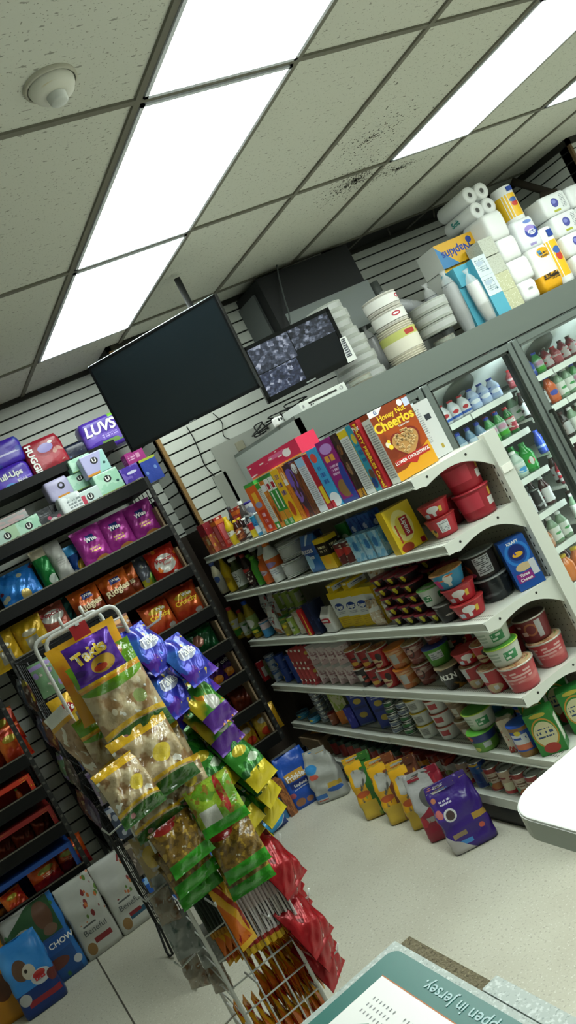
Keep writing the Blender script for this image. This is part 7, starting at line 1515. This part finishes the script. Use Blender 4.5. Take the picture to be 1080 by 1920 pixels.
for bx, by in ((-.105, -.06), (-.105, -.14)):
    for i in range(3):
        for j in range(7): g.face([(bx + .012 * i, by - .009 * j, .0037), (bx + .012 * i + .005, by - .009 * j, .0037), (bx + .012 * i + .005, by - .009 * j - .0025, .0037), (bx + .012 * i, by - .009 * j - .0025, .0037)])
g.build('fine_print', Gy_, t, fix=False)
cr = T('x', 'x', 'x'); bpy.data.objects.remove(cr)
g = G(); cx, cy = -.155, -.085
P2 = [(-.035, -.03), (.03, -.035), (.034, .0), (.05, .012), (.026, .016), (.03, .04), (.008, .022), (-.004, .045), (-.014, .022), (-.034, .036), (-.03, .012), (-.05, .004), (-.034, -.004)]
th = 2.2; cc, ss = math.cos(th), math.sin(th)
g.face([(cx + a * cc - b * ss, cy + a * ss + b * cc, .0037) for a, b in P2]); 
g.build('leaf_outline', mat('leaf_ink', '7c8a70', .5), t, fix=False)
g = G(); g.face([(cx + .8 * (a * cc - b * ss), cy + .8 * (a * ss + b * cc), .0038) for a, b in P2]); g.build('leaf_print', mat('leaf_fill', 'a8cc9a', .5, layers=[]), t, fix=False)
g = G(); g.face([(cx + .3 * (a * cc - (b + .02) * ss), cy + .3 * (a * ss + (b + .02) * cc), .0039) for a, b in P2]); g.build('leaf_heart', mat('leaf_bright', 'a8d84a', .5), t, fix=False)
t = T('side_counter', 'glossy white rounded counter at the right edge of the photo', 'counter', (.70, 1.28, 0))
r = .085; pts = [(1.2, 0)] + [(r - r * math.sin(a), -r + r * math.cos(a)) for a in [PI / 2 * k / 10 for k in range(11)]] + [(-.03, -1.2), (1.2, -1.2)]
g = G().prism(pts, CH - .045, CH, 'z'); g.build('counter_top', mat('white_gloss', 'fbfbfb', .18, spec=.8), t, bevel=.003)
g = G().prism([(p[0] * 1.0 - .0012 if p[0] < 1 else p[0], p[1] + .0012 if p[1] > -1 else p[1]) for p in pts], CH - .043, CH - .004, 'z'); g.build('edge_band', mat('edge_band_grey', 'd4dad4', .4), t)
B(.45, 1.1, -1.1, -.45, 0, CH - .045).build('pedestal', mat('counter_body'), t)

# ------------------------------------------------------------------ drinks inside the cooler
def drink(key, r, h, liq, cap, lab, **k): bottle(key, k.pop('name', 'drink_bottle'), k.pop('cat', 'drink'), r, h, liq, cap, lab, **k)
def liqm(n, c, a=1.): return mat('liq_' + n, c, .12, alpha=a, spec=.7)
CB, CR, CWh, CG, CO = mat('cap_bl', '2440a8', .4), mat('cap_rd', 'b02028', .4), CAPW, mat('cap_gn', '2a8a3a', .4), mat('cap_og', 'd8742a', .4)
def lb(n, base, *L): return mat('lb_' + n, base, .35, layers=list(L))
drink('d_bjug', .042, .19, liqm('milkb', 'b8c8e4'), CB, lb('bj', 'a8bce0', ('vor', '2448a8', 3, .36, 1), ('ell', 'e8eef8', .5, .5, .14, .2)))
drink('d_rjug', .040, .18, liqm('milk', 'd4d8dc'), CR, lb('rj', 'd8d8dc', ('ell', 'b83038', .5, .6, .08, .2), ('band', '2a5ab0', -.1, .25)))
drink('d_bl', .035, .19, liqm('sky', '5a9ccc'), CB, lb('sb', 'a8c8d8', ('vor', '3a78b8', 3, .3, 2)))
drink('d_tan', .045, .18, liqm('tan', '8a7a4c'), mat('cap_tan', '6a5c3a', .4), lb('tn', '94865a', ('noise', '6a5c3a', 3, .5, 1)))
drink('d_org', .040, .15, liqm('brno', '9a5a2c'), CO, lb('og', 'a87a5a', ('noise', 'b8b0a8', 3, .55, 1)))
drink('d_gsoda', .034, .20, liqm('gsoda', '1f6a2c', .9), CR, lb('gs', 'a83a48', ('noise', 'c8c8c0', 3, .5, 1)))
drink('d_gclr', .036, .20, liqm('gclr', '3f8a4a', .9), CB, lb('gc', 'a8b8b0', ('band', '3f9a2c', -.1, .35), ('ell', 'b88aa0', .5, .7, .15, .2)))
drink('d_wat', .034, .20, liqm('wat', '6a8ca8', .7), CB, lb('wt', 'a8b8c8', ('band', 'd8cc2a', .0, .4), ('vor', '24407a', 3, .3, 1)))
drink('d_yel', .034, .17, liqm('yel', 'c8b41c'), mat('cap_y'), lb('yl', 'd8c82c', ('vor', '2a2a2a', 3, .2, 2)))
drink('d_body', .036, .20, liqm('yel2', 'd2c02a'), mat('cap_y'), lb('bd', 'd6c42e', ('text', '1c1c1c', .46, .58, .05, .95, 1)))
drink('d_gat', .042, .20, liqm('gat', '1f86c8'), mat('cap_bl2', '2a90d0', .4), lb('gt', '2a8ccc', ('noise', '1a6aa8', 2, .5, 1)))
drink('d_pale', .045, .20, liqm('pale', 'a8bcae', .9), CWh, lb('pl', 'a8c0b4', ('ell', '3a8ac0', .55, .3, .14, .2), ('noise', 'c8d0c8', 3, .5, 1)))
drink('d_7', .046, .22, liqm('7g', '1f8a34', .9), CG, lb('7l', '2a943c', ('ell', 'b82a2c', .5, .5, .09, .18), ('ell', 'd0d8d0', .5, .5, .05, .3)))
drink('d_cola', .034, .20, liqm('cola', '1c1210'), mat('cap_dk', '3a1a1c', .4), lb('cl', 'a8acac', ('vor', '2a2424', 3, .35, 1)))
drink('d_osoda', .042, .21, liqm('osoda', 'b8501c'), CB, lb('os', 'b85a2c', ('ell', '3a4a9c', .5, .5, .12, .2)))
drink('d_clw', .040, .20, liqm('clw', '7c9a7c', .8), CWh, lb('cw', 'c8ccc4', ('vor', '3a8a4a', 3, .35, 2)))
drink('d_clr', .036, .19, liqm('clr', '7c2a34', .9), mat('cap_dk'), lb('cr', 'b0a8a8', ('vor', 'b0202c', 3, .45, 1)))
drink('d_pinkr', .040, .17, liqm('pkr', '8c3a40'), CR, lb('pr', '9c4a50', ('noise', 'b8a8a8', 3, .55, 1)))
drink('d_blue2', .034, .18, liqm('bl2', '243f9a'), CB, lb('b2', '2a48a4', ('band', '8a9ac0', .3, .5)))
drink('d_wine', .036, .22, liqm('wine', '3a1418'), CWh, lb('wn', 'd0d0d0', ('vor', 'a8243c', 3, .25, 1), ('text', '4a4a4a', .45, .6, .1, .9, 1)))
drink('d_oj', .05, .20, liqm('oj', 'c86a1c'), mat('cap_y'), None)
can('d_can', 'energy_can', 'drink', .033, .16, lb('can', '9c2a38', ('ell', '2a1a1c', .45, .5, .06, .2), ('noise', 'c88a90', 3, .6, 1)), METAL)
can('d_can2', 'energy_can', 'drink', .033, .16, lb('can2', '2c2e30', ('rect', 'c8cccc', .55, .65, .05, .95), ('noise', '8a8e90', 3, .6, 2)), METAL)
def fillc(door, zl, keys, yy, name):
    x1 = CX0 + .05 + door * PW + PW - .055
    for r, ks in enumerate(keys):
        if yy > .25 and r == 0: continue
        x = x1
        for j, k in enumerate(ks):
            rr = {'d_bjug': .046, 'd_tan': .049, 'd_pale': .049, 'd_7': .05, 'd_oj': .054, 'd_gat': .046, 'd_osoda': .046}.get(k, .042)
            x -= rr
            if x < x1 - .68: break
            put(k, '%s %s from the right, %s shelf, %s' % (ORD[j], 'can' if 'can' in k else 'bottle', ORD[r], name), (x, CY + yy, zl[r] + .0035), -.35, s=(1, 1, .72) if r == 0 else (1, 1, .88))
            x -= rr
fillc(1, SHZ, [['d_bjug'] * 3 + ['d_rjug'] * 3 + ['d_bl', 'd_tan', 'd_org'], ['d_gsoda', 'd_gclr', 'd_gclr', 'd_wat', 'd_wat', 'd_wat', 'd_yel', 'd_yel'], ['d_7', 'd_pale', 'd_clr', 'd_gat', 'd_gat', 'd_body', 'd_body', 'd_yel'], ['d_wine', 'd_can2', 'd_can2', 'd_can', 'd_can', 'd_can', 'd_clr', 'd_clr'],
    ['d_clw', 'd_clw', 'd_org', 'd_osoda', 'd_bl', 'd_bl', 'd_bl'], ['d_oj', 'd_oj', 'd_wine', 'd_wine', 'd_osoda', 'd_osoda']], .19, 'middle cooler door')
fillc(1, SHZ, [['d_bjug'] * 7, ['d_gsoda', 'd_gsoda', 'd_wat', 'd_wat', 'd_wat', 'd_wat', 'd_yel'], ['d_7', 'd_7', 'd_gat', 'd_gat', 'd_gat', 'd_body'], ['d_cola'] * 7, ['d_cola'] * 7, ['d_wine'] * 6], .30, 'back row of the middle cooler door')
fillc(2, SHZ3, [['d_clr', 'd_clr', 'd_pinkr', 'd_clr', 'd_gclr', 'd_blue2', 'd_blue2', 'd_pinkr', 'd_pinkr'], ['d_clw', 'd_gclr', 'd_clw', 'd_clw', 'd_osoda', 'd_cola', 'd_cola', 'd_cola', 'd_cola'], ['d_osoda', 'd_tan', 'd_clw', 'd_clw', 'd_cola', 'd_osoda', 'd_blue2', 'd_blue2'], ['d_7', 'd_oj', 'd_oj', 'd_wine', 'd_wine', 'd_wine', 'd_clr'],
    ['d_wine', 'd_wine', 'd_7', 'd_oj', 'd_oj', 'd_oj', 'd_clw'], ['d_oj'] * 6], .19, 'right cooler door')
fillc(2, SHZ3, [['d_clr'] * 8, ['d_clw'] * 8, ['d_osoda', 'd_tan', 'd_cola', 'd_cola', 'd_cola', 'd_cola'], ['d_wine'] * 7, ['d_cola'] * 7], .30, 'back row of the right cooler door')
fillc(0, SHZ, [['d_org', 'd_org', 'd_tan', 'd_tan', 'd_tan', 'd_org', 'd_org'], ['d_tan', 'd_tan', 'd_gsoda', 'd_gsoda']], .19, 'left cooler door')
# ------------------------------------------------------------------ nudge goods apart where they touch
from mathutils.bvhtree import BVHTree
def settle(rounds=8, most=.03):
    bpy.context.view_layer.update()
    tops = [o for o in COL.objects if o.parent is None and 'category' in o and o.get('kind') is None]
    fixed = {'shelving unit', 'rack', 'cooler', 'display rack', 'counter', 'ceiling light', 'shelf', 'cable', 'television', 'cabinet', 'lamp', 'display box', 'mat', 'recorder', 'bracket'}
    loc = {}
    def mesh(o):
        V, F = [], []
        def add(c):
            if c.type == 'MESH' and not c.name.startswith('lettering'):
                m = c.matrix_world; n = len(V)
                V.extend([m @ v.co for v in c.data.vertices]); F.extend([tuple(n + i for i in p.vertices) for p in c.data.polygons])
            for ch in c.children: add(ch)
        add(o); return V, F
    T_ = []
    for o in tops:
        if o['category'] in fixed: continue
        V, F = mesh(o)
        if V: A = np.array([tuple(v) for v in V]); T_.append([o, A, F, np.zeros(3), A.min(0), A.max(0), None])
    def bvh(t):
        if t[6] is None: t[6] = BVHTree.FromPolygons([tuple(p) for p in (t[1] + t[3])], t[2])
        return t[6]
    for rd_ in range(rounds):
        lo = np.array([t[4] + t[3] for t in T_]); hi = np.array([t[5] + t[3] for t in T_]); n = len(T_); hits = 0
        mv = np.zeros((n, 3))
        for i in range(n):
            c = np.where(np.all(lo[i + 1:] < hi[i] - .0008, 1) & np.all(hi[i + 1:] > lo[i] + .0008, 1))[0] + i + 1
            for j in c:
                ov = np.minimum(hi[i], hi[j]) - np.maximum(lo[i], lo[j])
                if ov[2] < .004 or ov[0] * ov[1] * ov[2] < 6e-5: continue
                if not bvh(T_[i]).overlap(bvh(T_[j])): continue
                hits += 1
                k = 0 if ov[0] < ov[1] else 1
                d = min(ov[k] * .5, .008) * (.55 if rd_ < 4 else .35)
                s = 1 if (lo[i][k] + hi[i][k]) > (lo[j][k] + hi[j][k]) else -1
                mv[i][k] += s * d; mv[j][k] -= s * d
        if not hits: break
        for i, t in enumerate(T_):
            if mv[i].any():
                new = np.clip(t[3] + np.clip(mv[i], -.01, .01), -most, most)
                if np.abs(new - t[3]).max() > 1e-5: t[3] = new; t[6] = None
    for t in T_:
        if t[3].any(): t[0].location = tuple(np.array(t[0].location) + t[3])
    return hits
settle()
